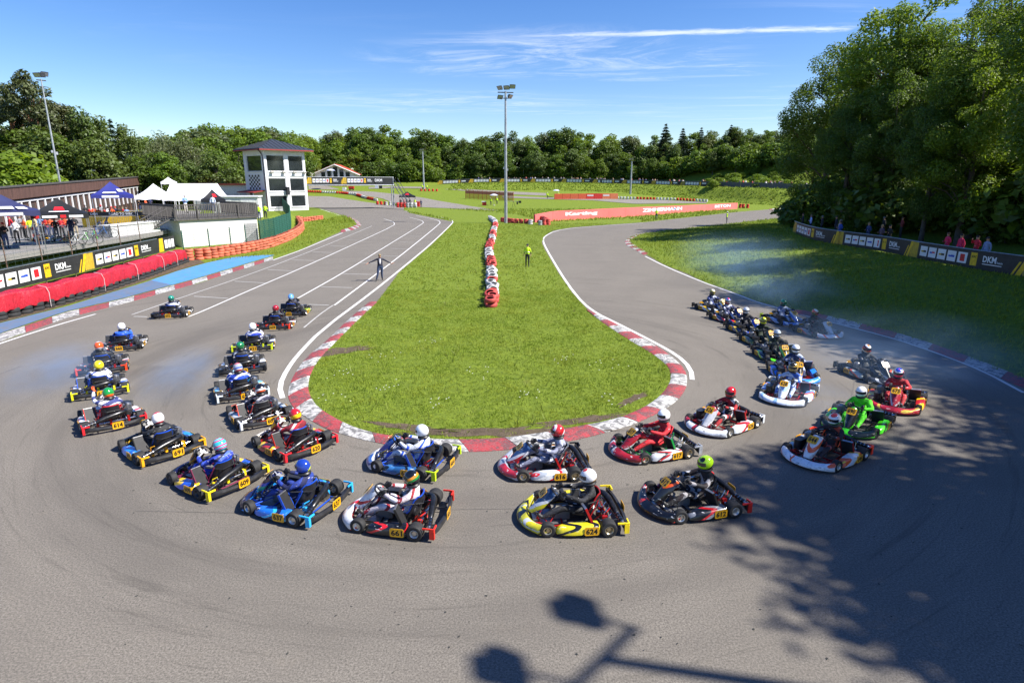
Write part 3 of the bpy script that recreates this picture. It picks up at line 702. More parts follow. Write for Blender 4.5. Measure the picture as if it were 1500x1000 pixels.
    for z in (-.028, -.005, .02, .045):
        r = []
        for k in range(11):
            q = R(90 + (k - 5) * 15.5); cr = math.sqrt(1 - (z / .142) ** 2); r.append((.131 * cr * math.cos(q), .158 * cr * math.sin(q), z))
        rows.append(r)
    K['visor'] = MB().grid(rows).mesh('visor')
    K['neck_roll'] = MB().tube([(.095 * math.cos(2 * math.pi * k / 14), .095 * math.sin(2 * math.pi * k / 14), 0) for k in range(14)], .03, 6, 0, False, True).mesh('neck_roll')
    # gripping glove: palm, four curled fingers and a thumb (right hand on rim at origin, rim runs along Z)
    mb = MB().box((-.012, -.045, 0), (.03, .075, .085))
    for k, zf in enumerate((-.033, -.011, .011, .033)):
        ln = (.9, 1.0, .97, .8)[k]
        mb.tube([(-.02, -.008, zf), (-.025, .022 * ln, zf), (.006, .034 * ln, zf), (.026, .012, zf), (.018, -.008, zf)], .0105, 6)
    mb.tube([(.0, -.07, .03), (.022, -.045, .05), (.03, -.012, .045)], .012, 6)
    mb.tube([(-.012, -.10, 0), (-.012, -.075, 0)], [.034, .038], 8)
    K['glove'] = mb.mesh('glove', True, 60)
    return K
KM = kart_meshes()
def driver_mesh(name, lean=0.0, turn=0.0, raised=False):
    """one continuous seated figure, both hands on the wheel"""
    J = {'pelvis': ((0, -.27, .20), (.15, .12)), 'waist': ((lean * .3, -.335, .34), (.135, .10)), 'chest': ((lean * .7, -.355, .50), (.16, .11)), 'upper': ((lean, -.35, .585), (.12, .085)), 'neck': ((lean, -.325, .665), .055), 'head': ((lean, -.30, .75), .07)}
    E = [('pelvis', 'waist'), ('waist', 'chest'), ('chest', 'upper'), ('upper', 'neck'), ('neck', 'head')]
    for s, n in ((-1, 'l'), (1, 'r')):
        J['sh' + n] = ((s * .17 + lean, -.34, .575), .07); 
        if raised and n == 'l':
            J['el' + n] = ((s * .28, -.12, .62), .052); J['fa' + n] = ((s * .26, .02, .74), .043); J['wr' + n] = ((s * .24, .08, .84), .034)
        else:
            J['el' + n] = ((s * .285, -.12 + s * turn * .03, .475), .052); J['fa' + n] = ((s * .23, .05, .52), .045); J['wr' + n] = ((s * .165, .17, .555 + s * turn * .04), .034)
        J['hip' + n] = ((s * .105, -.19, .185), .088); J['kn' + n] = ((s * .20, .20, .335), .066); J['cf' + n] = ((s * .19, .38, .25), .057); J['an' + n] = ((s * .175, .58, .155), .042); J['to' + n] = ((s * .175, .66, .235), .036)
        E += [('upper', 'sh' + n), ('sh' + n, 'el' + n), ('el' + n, 'fa' + n), ('fa' + n, 'wr' + n), ('pelvis', 'hip' + n), ('hip' + n, 'kn' + n), ('kn' + n, 'cf' + n), ('cf' + n, 'an' + n), ('an' + n, 'to' + n)]
    me = skin_mesh(name, J, E, 'pelvis', 1)
    return paint_faces(me, lambda c: 1 if c.y > .545 else 0, 2)
DM = [driver_mesh('driver_body', 0.0, 0), driver_mesh('driver_body', .05, .8), driver_mesh('driver_body', -.03, -.4), driver_mesh('driver_body', .02, .3, True)]
M_TYRE = mat((.018, .018, .019), .75, 0, .35, 12, .3, 60); M_RIM = mat((.62, .60, .56), .32, .9, .1); M_RIMG = mat((.55, .46, .30), .32, .9, .1); M_RIMB = mat((.05, .05, .055), .4, .6)
M_BLK = mat((.016, .016, .018), .45, 0, .4, 10); M_PLAST = mat((.020, .020, .022), .42, 0, .4, 8); M_ALU = mat((.45, .45, .46), .38, .85, .2); M_CHROME = mat((.55, .55, .56), .2, 1)
M_EXH = mat((.05, .05, .052), .32, .8, .4, 14); M_CORE = mat((.03, .03, .032), .5, .3); M_TANK = mat((.18, .17, .15), .5); M_VIS = mat((.012, .014, .02), .06, 0, .1, coat=1); M_VISB = mat((.03, .09, .30), .08, .5, coat=1)
M_PLATE = mat('dca414', .35, coat=.4); M_DIG = mat((.008, .008, .008), .4); M_SEATK = mat((.022, .022, .026), .35); M_BOOT = mat((.03, .03, .03), .5)
def number_plate(num, wd, ht, yellow_only=False):
    """printed yellow plate in the XZ plane facing -Y, lettering 2 mm proud"""
    mb = MB(); r = min(wd, ht) * .16; pts = []
    for cx_, cz_, a0 in ((1, 1, 0), (-1, 1, 90), (-1, -1, 180), (1, -1, 270)):
        for k in range(3):
            a = R(a0 + k * 45); pts.append((cx_ * (wd / 2 - r) + r * math.cos(a), cz_ * (ht / 2 - r) + r * math.sin(a)))
    n = len(pts); mb.add([(x, 0, z) for x, z in pts] + [(x, .006, z) for x, z in pts], [list(range(n))] + [[n + i for i in range(n)]] + [[i, (i + 1) % n, n + (i + 1) % n, n + i] for i in range(n)], 0)
    if num: letter(mb, num, (0, -.002, 0), (1, 0, 0), (0, 0, 1), ht * .68, wd * .80, 1, .035)
    return mb.mesh('number_plate', False, fix=False)
PLATES = {}
def plate(num, wd, ht):
    k = (num, wd, ht)
    if k not in PLATES: PLATES[k] = number_plate(*k)
    return PLATES[k]
KS = 1.015
def make_kart(px_c, heading, num, kl, dl, nose, pod, panel, cap, frame, rim, helmet, suit, seatrim, dm=0, look=-12, steer=-8, visor=None, gloves=None, plates=True, driver=True, z=0.0, group='karts in the rolling start field'):
    x, y = px_c; a = R(heading - 90)
    k = empty('racing_kart', (x, y, z), (0, 0, a), KS, label=kl, cat='kart', group=group)
    def P(name, key, mats, loc=(0, 0, 0), rot=(0, 0, 0), parent=None): return put(name, KM[key], mats, parent or k, loc, rot)
    P('chassis', 'chassis', frame); P('floor_tray', 'floor_tray', M_ALU)
    P('front_fairing', 'front_fairing', nose)
    fp = P('front_panel', 'front_panel', panel)
    pr = P('side_pod', 'pod_r', pod); pl = P('side_pod', 'pod_l', pod)
    if plates:
        pm = [M_PLATE, M_DIG]
        put('number_plate', plate(num, .21, .18), pm, fp, (0, .540, .537), (R(-46), 0, R(180)))
        put('number_plate', plate(num, .25, .155), pm, pr, (.691, -.22, .138), (0, 0, R(90)))
        put('number_plate', plate(num, .25, .155), pm, pl, (-.691, -.22, .138), (0, 0, R(-90)))
    P('seat', 'seat', M_SEATK); P('seat_rim', 'seat_rim', seatrim)
    tilt = (R(-48), 0, 0); sw = P('steering_wheel', 'steering_wheel', [M_BLK, M_ALU], (0, .27, .525), Euler((R(42), 0, 0)))
    P('steering_column', 'steering_column', M_CHROME); P('fuel_tank', 'fuel_tank', M_TANK)
    P('engine', 'engine', [M_CORE, M_ALU, M_BLK]); P('airbox', 'airbox', M_PLAST)
    P('radiator', 'radiator', [M_CORE, frame, M_BLK, M_ALU]); P('exhaust', 'exhaust', [M_EXH, M_CHROME]); P('rear_axle', 'rear_axle', M_CHROME); P('rear_hardware', 'rear_hardware', [M_BLK, M_CHROME, cap if (len(num) and int(num) % 2) else FR]); P('pedal', 'pedal_1', M_CHROME); P('pedal', 'pedal_-1', M_CHROME); P('front_linkage', 'front_linkage', frame)
    for s, wk, rk, wx, wy, wz, st in ((1, 'wheel_f', 'rim_f', .55, .525, .132, steer), (-1, 'wheel_f', 'rim_f', -.55, .525, .132, steer), (1, 'wheel_r', 'rim_r', .60, -.525, .142, 0), (-1, 'wheel_r', 'rim_r', -.60, -.525, .142, 0)):
        wl = P('wheel', wk, M_TYRE, (wx, wy, wz), (0, 0, R(st) + (0 if s > 0 else math.pi))); P('rim', rk, rim, parent=wl)
    rb = P('rear_bumper', 'rear_bumper', M_PLAST); P('bumper_cap', 'cap_r', cap, parent=rb); P('bumper_cap', 'cap_l', cap, parent=rb)
    if plates: put('number_plate', plate(num, .24, .17), [M_PLATE, M_DIG], rb, (.04, -.944, .16), (0, 0, 0))
    if not driver: return k, None
    d = empty('kart_driver', (x, y, 0), (0, 0, a), KS, label=dl, cat='person', group='drivers seated in the karts')
    put('body', DM[dm], [suit, M_BOOT], d)
    lx = (0, .05, -.03, .02)[dm]
    h = put('helmet', KM['helmet'], helmet, d, (lx, -.285, .815), (R(-6), R(3 * (lx > .03)), R(look))); put('visor', KM['visor'], visor or M_VIS, h)
    put('neck_roll', KM['neck_roll'], M_BLK, d, (lx, -.31, .69), (R(-8), 0, 0))
    gm = gloves or M_BLK
    put('glove', KM['glove'], gm, d, (.158, .235, .555), (R(-30), R(-8), R(8)))
    if dm == 3: put('glove', KM['glove'], mat('e85a1c', .6), d, (-.235, .11, .90), (R(60), 0, 0), (-1, 1, 1))
    else: put('glove', KM['glove'], gm, d, (-.158, .235, .555), (R(-30), R(8), R(-8)), (-1, 1, 1))
    return k, d
def livery(*c, s=0.0, sc=1.6, rot=(.5, .3, .2), dist=2.2): 
    n = len(c); st = {1: [0], 2: [0, .68], 3: [0, .55, .82], 4: [0, .45, .70, .88]}[n]
    if n == 1: return mat(c[0], .32, coat=.5)
    return bands(c, st, rot, sc, dist, .3, .5, s)
def suitm(*c, s=0.0): 
    n = len(c); return bands(c, [0, .5, .75, .9][:n], (.9, .4, .3 + s), 1.5, 3.0, .75, 0, s, 'race_suit') if n > 1 else mat(c[0], .75, 0, .3, 9)
def helm(*c, s=0.0, rot=(0.35, .15, 0), sc=1.4, dist=.6):
    n = len(c); return bands(c, [0, .45, .62, .8][:n], rot, sc, dist, .18, .8, s, 'helmet_paint') if n > 1 else mat(c[0], .18, 0, .06, coat=.8)
WHT, BLKc, NAVY, BLUE, RED, YEL, NEON, ORG, GRN, CYAN, SIL, GOLD, TEAL, PINK, GREY = 'e9e9ec', '101114', '141c48', '1f52c4', 'c81e26', 'f0c414', 'c8e81a', 'ec5a1c', '1c8c3c', '35b4e8', 'b9bec6', 'b8923c', '1e8f78', 'e0508c', '8a8d94'
FB = mat(BLUE, .35, .3); FR = mat('b01c1c', .35, .3); FK = mat((.03, .03, .03), .35, .5); FC = M_CHROME; FG = mat(GRN, .35)
Lb = livery
KARTS = [
 # centre, heading, number, kart label, driver label, nose, pod, panel, cap, frame, rim, helmet, suit, seat rim, dm, look
 ((-15.6, 27.5), 100, '602', 'black kart alone on the paddock side of the starting grid lines', 'driver in teal helmet and white suit, alone on the grid lines', Lb(BLKc, WHT), Lb(BLKc, WHT), Lb(WHT, BLKc), mat(BLKc, .4), FK, M_RIM, helm(TEAL, '0f5a50'), suitm(WHT, '404a6a', s=.2), FB, 0, -4),
 ((-14.5, 22.0), 108, '660', 'black kart number 660 driven by a blue suit and black striped white helmet', 'driver in bright blue suit and white helmet with black stripe', Lb(WHT, BLUE, s=.3), Lb(WHT, BLKc), Lb(WHT, BLUE), mat(BLKc, .4), FK, M_RIM, helm(WHT, BLKc, WHT, rot=(.8, .5, 0), sc=.9), suitm('1c58d8', '2a6cf0', s=.7), FB, 0, -6),
 ((-13.5, 19.3), 117, '640', 'kart with white pods and orange bumper ends behind the blue suited driver', 'driver in orange and white helmet with black suit', Lb(WHT, ORG, s=.5), Lb(WHT, BLKc, ORG), Lb(WHT, ORG), mat('f04a1c', .4), FK, M_RIM, helm('ee5a1e', WHT, 'ee5a1e'), suitm(BLKc, '30343a', s=.3), FB, 2, -8),
 ((-12.2, 17.1), 123, '613', 'kart number 613 with yellow bumper ends and white blue pods', 'driver in yellow and teal banded helmet with white suit', Lb(WHT, BLUE, s=.9), Lb(WHT, BLUE, WHT), Lb(WHT, RED), mat('e4dc1c', .4), FB, M_RIM, helm('e6d21c', '1e9e9a', 'e6d21c', sc=1.0), suitm(WHT, '2848b0', WHT, s=.5), FB, 1, -8),
 ((-10.4, 14.7), 131, '614', 'kart number 614 with red bumper ends and white fairing', 'driver in green white helmet holding up an orange glove', Lb(WHT, RED, s=1.1), Lb(WHT, RED, WHT), Lb(WHT, BLKc), mat('d8242c', .4), FR, M_RIM, helm(GRN, WHT, ORG, GRN, sc=1.1), suitm('e4e4ec', '38407a', s=.9), mat(RED, .35), 3, -4),
 ((-8.2, 13.0), 142, '691', 'kart with bright blue pods and orange yellow bumper ends', 'driver in red and white helmet with black suit', Lb(BLKc, 'c8a020', s=.2), Lb('1e8ce8', '2060c0', s=.4), Lb(BLKc, GOLD), mat('f0a818', .4), FK, M_RIMB, helm(WHT, 'd83a46', WHT), suitm(BLKc, '282a2e', s=.6), FB, 2, -10),
 ((-6.2, 11.5), 149, '609', 'black blue kart number 609 with yellow bumper ends', 'driver in pink and cyan striped helmet with royal blue suit', Lb(BLKc, NAVY, s=.6), Lb(BLUE, YEL, BLKc, s=.1), Lb(BLKc, GOLD, NAVY), mat('e8cc1c', .4), mat('701840', .4), M_RIMB, helm('3cc4d8', PINK, '5ad0e0', PINK, sc=2.0), suitm('2038a8', '4a68e0', NAVY, s=.4), FB, 1, -6),
 ((-4.2, 10.5), 161, '637', 'blue kart number 637 with cyan bumper ends', 'driver in blue helmet with neon yellow flashes and navy suit', Lb(NAVY, '1e8ce0', s=.5), Lb('1c6cd0', NAVY, CYAN, s=.2), Lb(NAVY, '20b090', BLUE), mat('30aee8', .4), FB, M_RIM, helm('1c3c9c', 'd0e028', '1c3c9c', rot=(.9, .4, 0), sc=1.1), suitm(NAVY, '243c90', s=.1), FB, 0, -10),
 ((-2.1, 10.0), 171, '661', 'black kart number 661 with white front panel and red bumper ends', 'driver in black helmet with green orange crown and white red suit', Lb('d8dade', RED, s=.2), Lb(BLKc, '181a20', RED, s=.9), Lb('dcdfe6', 'dcdfe6', RED, s=.3), mat('d83020', .4), FK, M_RIM, helm(BLKc, '1c7a3c', 'd88a1c', BLKc, sc=1.2, s=.12), suitm('c8bcc0', '8e1e2c', 'd8d4d8', s=.8), FB, 0, -14),
 ((1.1, 10.0), 185, '624', 'yellow and black kart number 624', 'driver in white helmet with red gold band and black suit', Lb('d2c81e', BLKc, 'b8b428', SIL, s=.3, sc=2.2), Lb('dccc20', BLKc, 'dccc20', s=.15, sc=2.0), Lb('22406a', 'd8cc20', WHT, s=.6), mat('ecd01c', .4), FR, M_RIMG, helm(WHT, WHT, 'c83028', GOLD, sc=1.0, s=.05), suitm('141418', '303034', s=.2), FR, 0, -16),
 ((3.4, 10.5), 196, '612', 'black kart number 612 with thin red trim', 'driver in neon green helmet with black flames and black suit', Lb(BLKc, BLKc, 'b02c20', s=.8), Lb(BLKc, GREY, RED, s=.5), Lb(BLKc, '282a2e', ORG, s=.1), mat('d8281e', .4), FK, M_RIM, helm('b4e81c', 'b4e81c', '141a10', rot=(.7, .6, 0), sc=1.6, dist=3), suitm('1c1a1c', 'a8a4a4', '2a2022', s=.4), FK, 0, -14),
 ((7.0, 12.6), 217, '644', 'white kart number 644 with orange trim beside the green kart', 'driver in white helmet with red and green bands and dark suit', Lb('dcdee2', 'e4e6ea', 'e4e6ea', ORG, s=.25), Lb('d8dade', ORG, YEL, s=.7), Lb('e2e4e8', ORG, WHT, s=.4), mat('e03a1c', .4), FR, M_RIM, helm(WHT, 'd04030', WHT, '2c9a50', sc=1.2), suitm('3a2c2c', 'b0402c', '30282a', s=.6), mat(ORG, .4), 0, -12),
 ((8.7, 14.35), 226, '690', 'neon green and black kart number 690', 'driver in neon green suit and white helmet', Lb('12200e', '3ecf1c', BLKc, s=.2, sc=2.2), Lb('48d41c', BLKc, '48d41c', s=.6), Lb(BLKc, '52d820', s=.8), mat(BLKc, .4), FK, M_RIMB, helm(WHT, 'f0f0f0'), suitm('58e020', '62f028', s=.1), FK, 1, -6),
 ((10.65, 15.9), 234, '673', 'red kart number 673 behind the green kart', 'driver in red suit and pink white helmet', Lb('a01c28', 'b8242c', 'd8b83c', s=.1), Lb('b01c24', YEL, s=.4), Lb('9c1c30', 'b02838', SIL, s=.5), mat(BLKc, .4), FK, M_RIMB, helm('e03c58', WHT, '2c4cc0', 'e03c58', sc=1.8), suitm('c81e28', 'a01820', s=.5), FK, 0, -8),
 ((11.4, 18.4), 278, '605', 'black kart number 605 with silver trim in the tree shade', 'driver in red black and white helmet with dark suit', Lb(BLKc, '30343c', SIL, s=.9), Lb('9aa8a4', BLKc, ORG, s=.3), Lb(BLKc, WHT, '282c34', s=.35), mat(BLKc, .4), FK, M_RIMB, helm('b83028', BLKc, WHT, 'd08020', sc=1.9), suitm('20242c', '343a44', s=.7), FK, 0, -10),
 ((12.4, 23.9), 284, '668', 'white kart on the bank side, chasing a blue white kart', 'driver in red white helmet and black suit on the bank side', Lb('c8ccd4', 'd4d8e0', ORG, s=.15), Lb('6a7078', BLKc, RED, s=.5), Lb('c0c6d0', '9aa4b0', s=.8), mat(BLKc, .4), FK, M_RIMB, helm('d84a28', 'e8e8d0', '3a6a40', sc=1.4), suitm('16161a', '5c1c1c', '16161a', s=.3), FK, 0, -6),
 ((12.0, 26.0), 282, '671', 'blue and white kart closest to the kerb under the bank', 'driver in green helmet and white blue suit under the bank', Lb('3c78c8', 'c0ccdc', '2c5cae', s=.6), Lb('8aa0c4', BLKc, s=.2), Lb('2a66c0', 'c8d4e4', YEL, s=.7), mat(NEON, .4), FK, M_RIMB, helm('1c8a5c', '0e5a3c'), suitm('b8c4d8', '6a7ca4', s=.4), FK, 0, -6),
 ((-10.2, 27.9), 92, '603', 'black kart with neon green trim leading the hairpin side row', 'driver in pale blue helmet and black suit', Lb(BLKc, NEON, s=.4), Lb(NEON, BLKc, s=.8), Lb(BLKc, NEON), mat(BLKc, .4), FK, M_RIM, helm('5c9ce4', '7cb4f0'), suitm('1c1c26', '2c2838', s=.4), FB, 0, -4),
 ((-10.0, 25.3), 96, '629', 'black kart with red bumper ends and a red helmeted driver', 'driver in dark red helmet and black suit', Lb(BLKc, RED, WHT, s=.6), Lb(WHT, RED, BLKc, s=.2), Lb(BLKc, RED), mat('ec3a1c', .4), FK, M_RIM, helm('a81c2c', '8c1422'), suitm('15151a', '26262c', s=.2), FB, 0, -6),
 ((-9.6, 22.0), 104, '621', 'kart with neon yellow bumper ends and an all white helmet driver', 'driver in plain white helmet and white blue suit', Lb(BLKc, WHT, s=.1), Lb('a4b0d8', WHT, s=.6), Lb(WHT, BLKc), mat('d4e41c', .4), FK, M_RIM, helm('f2f2f4'), suitm('dcdcec', '3c4cc0', 'e4e4f0', s=.6), FB, 0, -6),
 ((-8.9, 19.3), 111, '632', 'all black kart with white fairing and a green helmeted driver', 'driver in green helmet and black white suit', Lb(WHT, BLKc, s=.3), Lb(WHT, '9aa4b4', s=.7), Lb(WHT, BLKc, s=.1), mat(BLKc, .4), FK, M_RIM, helm('1c7c4c', '146038'), suitm('20222c', 'c4c8d4', '20222c', s=.3), FB, 2, -8),
 ((-8.0, 16.9), 121, '658', 'kart with pale bumper ends and light blue yellow pods', 'driver in silver and red helmet with blue suit', Lb(BLKc, CYAN, s=.2), Lb('7ac4e4', WHT, YEL, s=.3), Lb('9cc8e4', BLKc), mat('d8e4ec', .4), FK, M_RIM, helm('a4a8b8', 'c83c40', 'b8bcc8', '3c5cb8', sc=1.6), suitm('1c3ca4', '2c54cc', WHT, s=.6), FB, 0, -8),
 ((-6.7, 15.0), 130, '607', 'black kart with white bumper ends and silver pods', 'driver in black helmet with orange white frame', Lb(BLKc, ORG, s=.1), Lb(SIL, BLKc, s=.9), Lb(BLKc, SIL), mat('e4e8ec', .4), mat('c03018', .4), M_RIMB, helm(BLKc, BLKc, 'e0582c', WHT, sc=1.4), suitm('2c2c44', '9a9aa8', '1c1c24', s=.2), M_ALU, 1, -10),
 ((-5.2, 13.2), 142, '620', 'black kart number 620 with red yellow pods', 'driver in red helmet and dark red suit', Lb('dcd4c8', BLKc, s=.2), Lb('c02820', YEL, BLKc, s=.4), Lb('a8241c', YEL, s=.6), mat('dc2430', .4), FR, M_RIMB, helm('c81c24', 'c81c24', YEL), suitm('7a1828', 'c0222c', 'd4c4c8', s=.7), FB, 0, -12),
 ((-2.2, 12.2), 162, '664', 'blue kart number 664 with neon yellow bumper ends', 'driver in white blue helmet and blue white suit', Lb('d8dce4', '24509c', s=.7), Lb('24568c', '3c78b4', BLKc, s=.4), Lb('1c48a0', '2c60c0', YEL, s=.2), mat('c4e41c', .4), FB, M_RIMB, helm('eceef4', '2c48a8', 'eceef4', rot=(.9, .6, 0), sc=.8), suitm('c8ccd8', '1c4cc8', 'd8dce4', s=.5), FB, 0, -14),
 ((0.7, 12.0), 186, '616', 'white and red kart number 616', 'driver in red white helmet and grey blue suit', Lb('9aa2b0', 'b02430', 'c4c8d0', s=.4), Lb('d8dce0', 'a4acb8', RED, s=.25), Lb('3c5c8c', 'c01c2c', WHT, s=.15), mat(BLKc, .4), FR, M_RIMG, helm('d43034', WHT, 'b82028', sc=1.6, rot=(.9, .5, 0)), suitm('8c90a4', 'c4c8d8', '505468', s=.3), M_ALU, 1, -14),
 ((3.2, 12.9), 201, '617', 'red kart number 617 with silver bumper ends', 'driver in plain white helmet and red suit', Lb('9c1c24', BLKc, 'a8acb4', s=.55, sc=2.0), Lb('c8ccd0', 'b8242c', '2c2c30', s=.3, sc=2.4), Lb('b01c28', '1c1c20', WHT, s=.2), mat('c4c8cc', .35, .5), FG, M_RIMG, helm('eef0f2'), suitm('c01c28', 'd02a34', s=.3), mat(RED, .4), 0, -12),
 ((5.3, 14.4), 219, '626', 'white kart number 626 with dark red trim', 'driver in metallic red helmet and red white suit', Lb('dce0e4', 'd8dce2', 'a01c2c', BLKc, s=.35), Lb('d4d8dc', 'b01c28', s=.5), Lb('b8bcc4', 'a01c30', WHT, s=.65), mat('c8ccd0', .4), FR, M_RIM, helm('b01820', 'c01c24'), suitm('a81c24', 'e0e0e0', '1c1c20', s=.6), FK, 2, -8),
 ((7.9, 16.5), 234, '628', 'white and sky blue kart number 628', 'driver in gold black helmet and white suit', Lb('dce4f0', 'e4eaf2', '8cb4e0', s=.2), Lb('d8e0ec', '3c8cdc', ORG, s=.5), Lb('e4eaf4', 'a4c4e8', s=.4), mat('c8d0dc', .4), FR, M_RIMB, helm('a88c3c', '2c2818', 'b89848', sc=1.4), suitm('c4d0e4', '2c5cb4', s=.3), FR, 0, -8),
 ((8.95, 18.4), 258, '674', 'bright blue kart number 674 tucked behind the white blue kart', 'driver in white helmet with teal visor and blue suit', Lb('1c6ce0', '3c94f0', WHT, s=.4), Lb('1c7cf0', BLKc, s=.1), Lb(BLKc, BLUE, GOLD, s=.3), mat(BLKc, .4), FR, M_RIMB, helm('e8ecf0', 'c4ccd4', 'e8ecf0', sc=.8), suitm('1c2c5c', 'b8c4dc', s=.6), FK, 0, -6),
 ((9.3, 20.4), 266, '619', 'black kart with lime green trim in the middle of the descending row', 'driver in silver helmet and black lime suit', Lb(BLKc, '5cd41c', s=.6), Lb(BLKc, '7cc41c', s=.3), Lb(BLKc, '4cc41c', YEL, s=.9), mat(BLKc, .4), FK, M_RIMB, helm('c8d0d8', '9ca8b4'), suitm('14181a', '24301c', s=.2), FK, 0, -6),
 ((9.6, 22.4), 273, '635', 'black kart with yellow green pods behind the lime trimmed kart', 'driver in yellow green helmet and black suit', Lb(BLKc, GREY, s=.3), Lb('5c6c3c', BLKc, s=.6), Lb('3c4438', YEL, s=.2), mat(BLKc, .4), FK, M_RIMB, helm('b8c41c', '3c4418', 'c4d020', sc=1.6), suitm('18201c', '2c3828', s=.6), FK, 0, -6),
 ((9.75, 24.3), 278, '651', 'blue kart with yellow number panels behind the yellow green helmet', 'driver in white helmet and black suit on a blue kart', Lb('1c3ca0', BLKc, s=.8), Lb('2c3c6c', YEL, BLKc, s=.4), Lb('1c48c0', '3c70dc', YEL, s=.2), mat(BLKc, .4), FK, M_RIMB, helm('e4e8f0', 'c4c8d4'), suitm('14141c', '2a2a34', s=.4), FK, 0, -6),
 ((9.75, 26.4), 286, '611', 'navy kart with red tipped nose second from the end of its row', 'driver in silver blue helmet with red chin and white blue suit', Lb('16225c', RED, NAVY, s=.3), Lb('1c2450', RED, WHT, s=.2), Lb('141c50', '24347c', s=.6), mat(BLKc, .4), FK, M_RIMB, helm('d0d4dc', '3c54b4', 'c83c3c', sc=1.5), suitm('20285c', 'c4c8dc', s=.5), FK, 0, -4),
 ((9.75, 28.6), 292, '643', 'white kart with pale blue nose at the tail of its row', 'driver in gold and white helmet with blue white suit at the tail', Lb('c8d4e4', 'dce4ee', 'a8bcd8', s=.2), Lb('a8b4c4', YEL, BLKc, s=.4), Lb('d4dce8', YEL, s=.6), mat(BLKc, .4), FK, M_RIMB, helm('c4b44c', 'e8e4d4', '3c3c2c', sc=1.4), suitm('2c3c74', 'c4ccdc', s=.3), FK, 0, -4),
]
_r = random.Random(12)
for i_, k_ in enumerate(KARTS):
    k_ = list(k_); k_[15] += _r.uniform(-14, 10)
    if k_[14] == 0: k_[14] = _r.choice([0, 0, 1, 2])
    kk_, dd_ = make_kart(*k_, steer=_r.uniform(-13, -3)); dd_.rotation_euler[2] += R(_r.uniform(-2.5, 2.5))
# ------------------------------------------------------------------ people
def proj(p):
    d = Vector(p) - Vector((0, 0, HCAM)); f = d.y * CT - d.z * ST; v = -(d.y * ST + d.z * CT)
    return 750 + FPX * d.x / f, 500 + FPX * v / f
def person_mesh(name, pose, sub=1):
    J = {'pelvis': ((0, 0, .95), (.15, .11)), 'waist': ((0, 0, 1.10), (.14, .10)), 'chest': ((0, 0, 1.29), (.165, .115)), 'upper': ((0, 0, 1.41), (.11, .08)), 'neck': ((0, .01, 1.50), .052), 'head': ((0, .025, 1.595), (.078, .092)), 'crown': ((0, .015, 1.69), (.07, .08))}
    E = [('pelvis', 'waist'), ('waist', 'chest'), ('chest', 'upper'), ('upper', 'neck'), ('neck', 'head'), ('head', 'crown')]
    arms = {'stand': [((.25, -.03, 1.15), (.26, .05, .92))] * 2, 'front': [((.26, -.02, 1.16), (.10, .24, 1.18))] * 2, 'spread': [((.42, .02, 1.28), (.67, .06, 1.17)), ((.40, -.02, 1.24), (.64, -.06, 1.08))],
            'up': [((.30, .06, 1.26), (.14, .20, 1.55)), ((.26, -.02, 1.16), (.12, .24, 1.16))], 'point': [((.36, .10, 1.30), (.42, .38, 1.32)), ((.25, -.03, 1.15), (.26, .05, .92))], 'fold': [((.25, .05, 1.18), (-.04, .20, 1.22)), ((.25, .05, 1.16), (-.06, .17, 1.16))]}[pose]
    for (s, n), (el, wr) in zip(((1, 'r'), (-1, 'l')), arms):
        J['sh' + n] = ((s * .17, 0, 1.40), .062); J['el' + n] = ((s * el[0], el[1], el[2]), .045); J['wr' + n] = ((s * wr[0], wr[1], wr[2]), .034)
        J['hip' + n] = ((s * .09, 0, .90), .092)
        if pose == 'spread': k, a, t = (((.15, .08, .50), (.25, .08, .09), (.28, .21, .05)) if s > 0 else ((.07, -.04, .50), (.10, -.16, .12), (.11, -.04, .05)))
        else: k, a, t = (.10, .03, .50), (.105, -.02, .09), (.12, .12, .045)
        J['kn' + n] = ((s * k[0], k[1], k[2]), .064); J['an' + n] = ((s * a[0], a[1], a[2]), .043); J['to' + n] = ((s * t[0], t[1], t[2]), .04)
        E += [('upper', 'sh' + n), ('sh' + n, 'el' + n), ('el' + n, 'wr' + n), ('pelvis', 'hip' + n), ('hip' + n, 'kn' + n), ('kn' + n, 'an' + n), ('an' + n, 'to' + n)]
    me = skin_mesh(name, J, E, 'pelvis', sub)
    wrs = [Vector(J['wr' + n][0]) for n in 'rl']; ank = [Vector(J[q + n][0]) for n in 'rl' for q in ('an', 'to')]; els = [Vector(J['el' + n][0]) for n in 'rl']
    def f(c):
        if c.z > 1.51: return 2
        if min((c - a).length for a in ank) < .085: return 3
        if min((c - a).length for a in wrs) < .075: return 2
        if min((c - (a * .5 + b * .5)).length for a, b in zip(wrs, els)) < .10: return 4
        return 1 if c.z < .97 else 0
    return paint_faces(me, f, 5)
PM = {p: person_mesh('body', p) for p in ('stand', 'front', 'spread', 'up', 'point', 'fold')}
PML = {p: person_mesh('body', p, 0) for p in ('stand', 'front', 'up')}
_h = MB()
_h.grid([[(.088 * math.cos(b) * math.cos(a), .015 + .100 * math.cos(b) * math.sin(a), 1.625 + .125 * math.sin(b)) for a in np.linspace(0, 2 * math.pi, 12, endpoint=False)] for b in np.linspace(.05, 1.5, 5)], 0, True)
HAIR = _h.mesh('hair')
_c = MB().grid([[(.092 * math.cos(b) * math.cos(a), .015 + .105 * math.cos(b) * math.sin(a), 1.64 + .115 * math.sin(b)) for a in np.linspace(0, 2 * math.pi, 12, endpoint=False)] for b in np.linspace(0, 1.5, 5)], 0, True)
_c.box((0, .15, 1.645), (.14, .11, .012)); CAP = _c.mesh('cap')
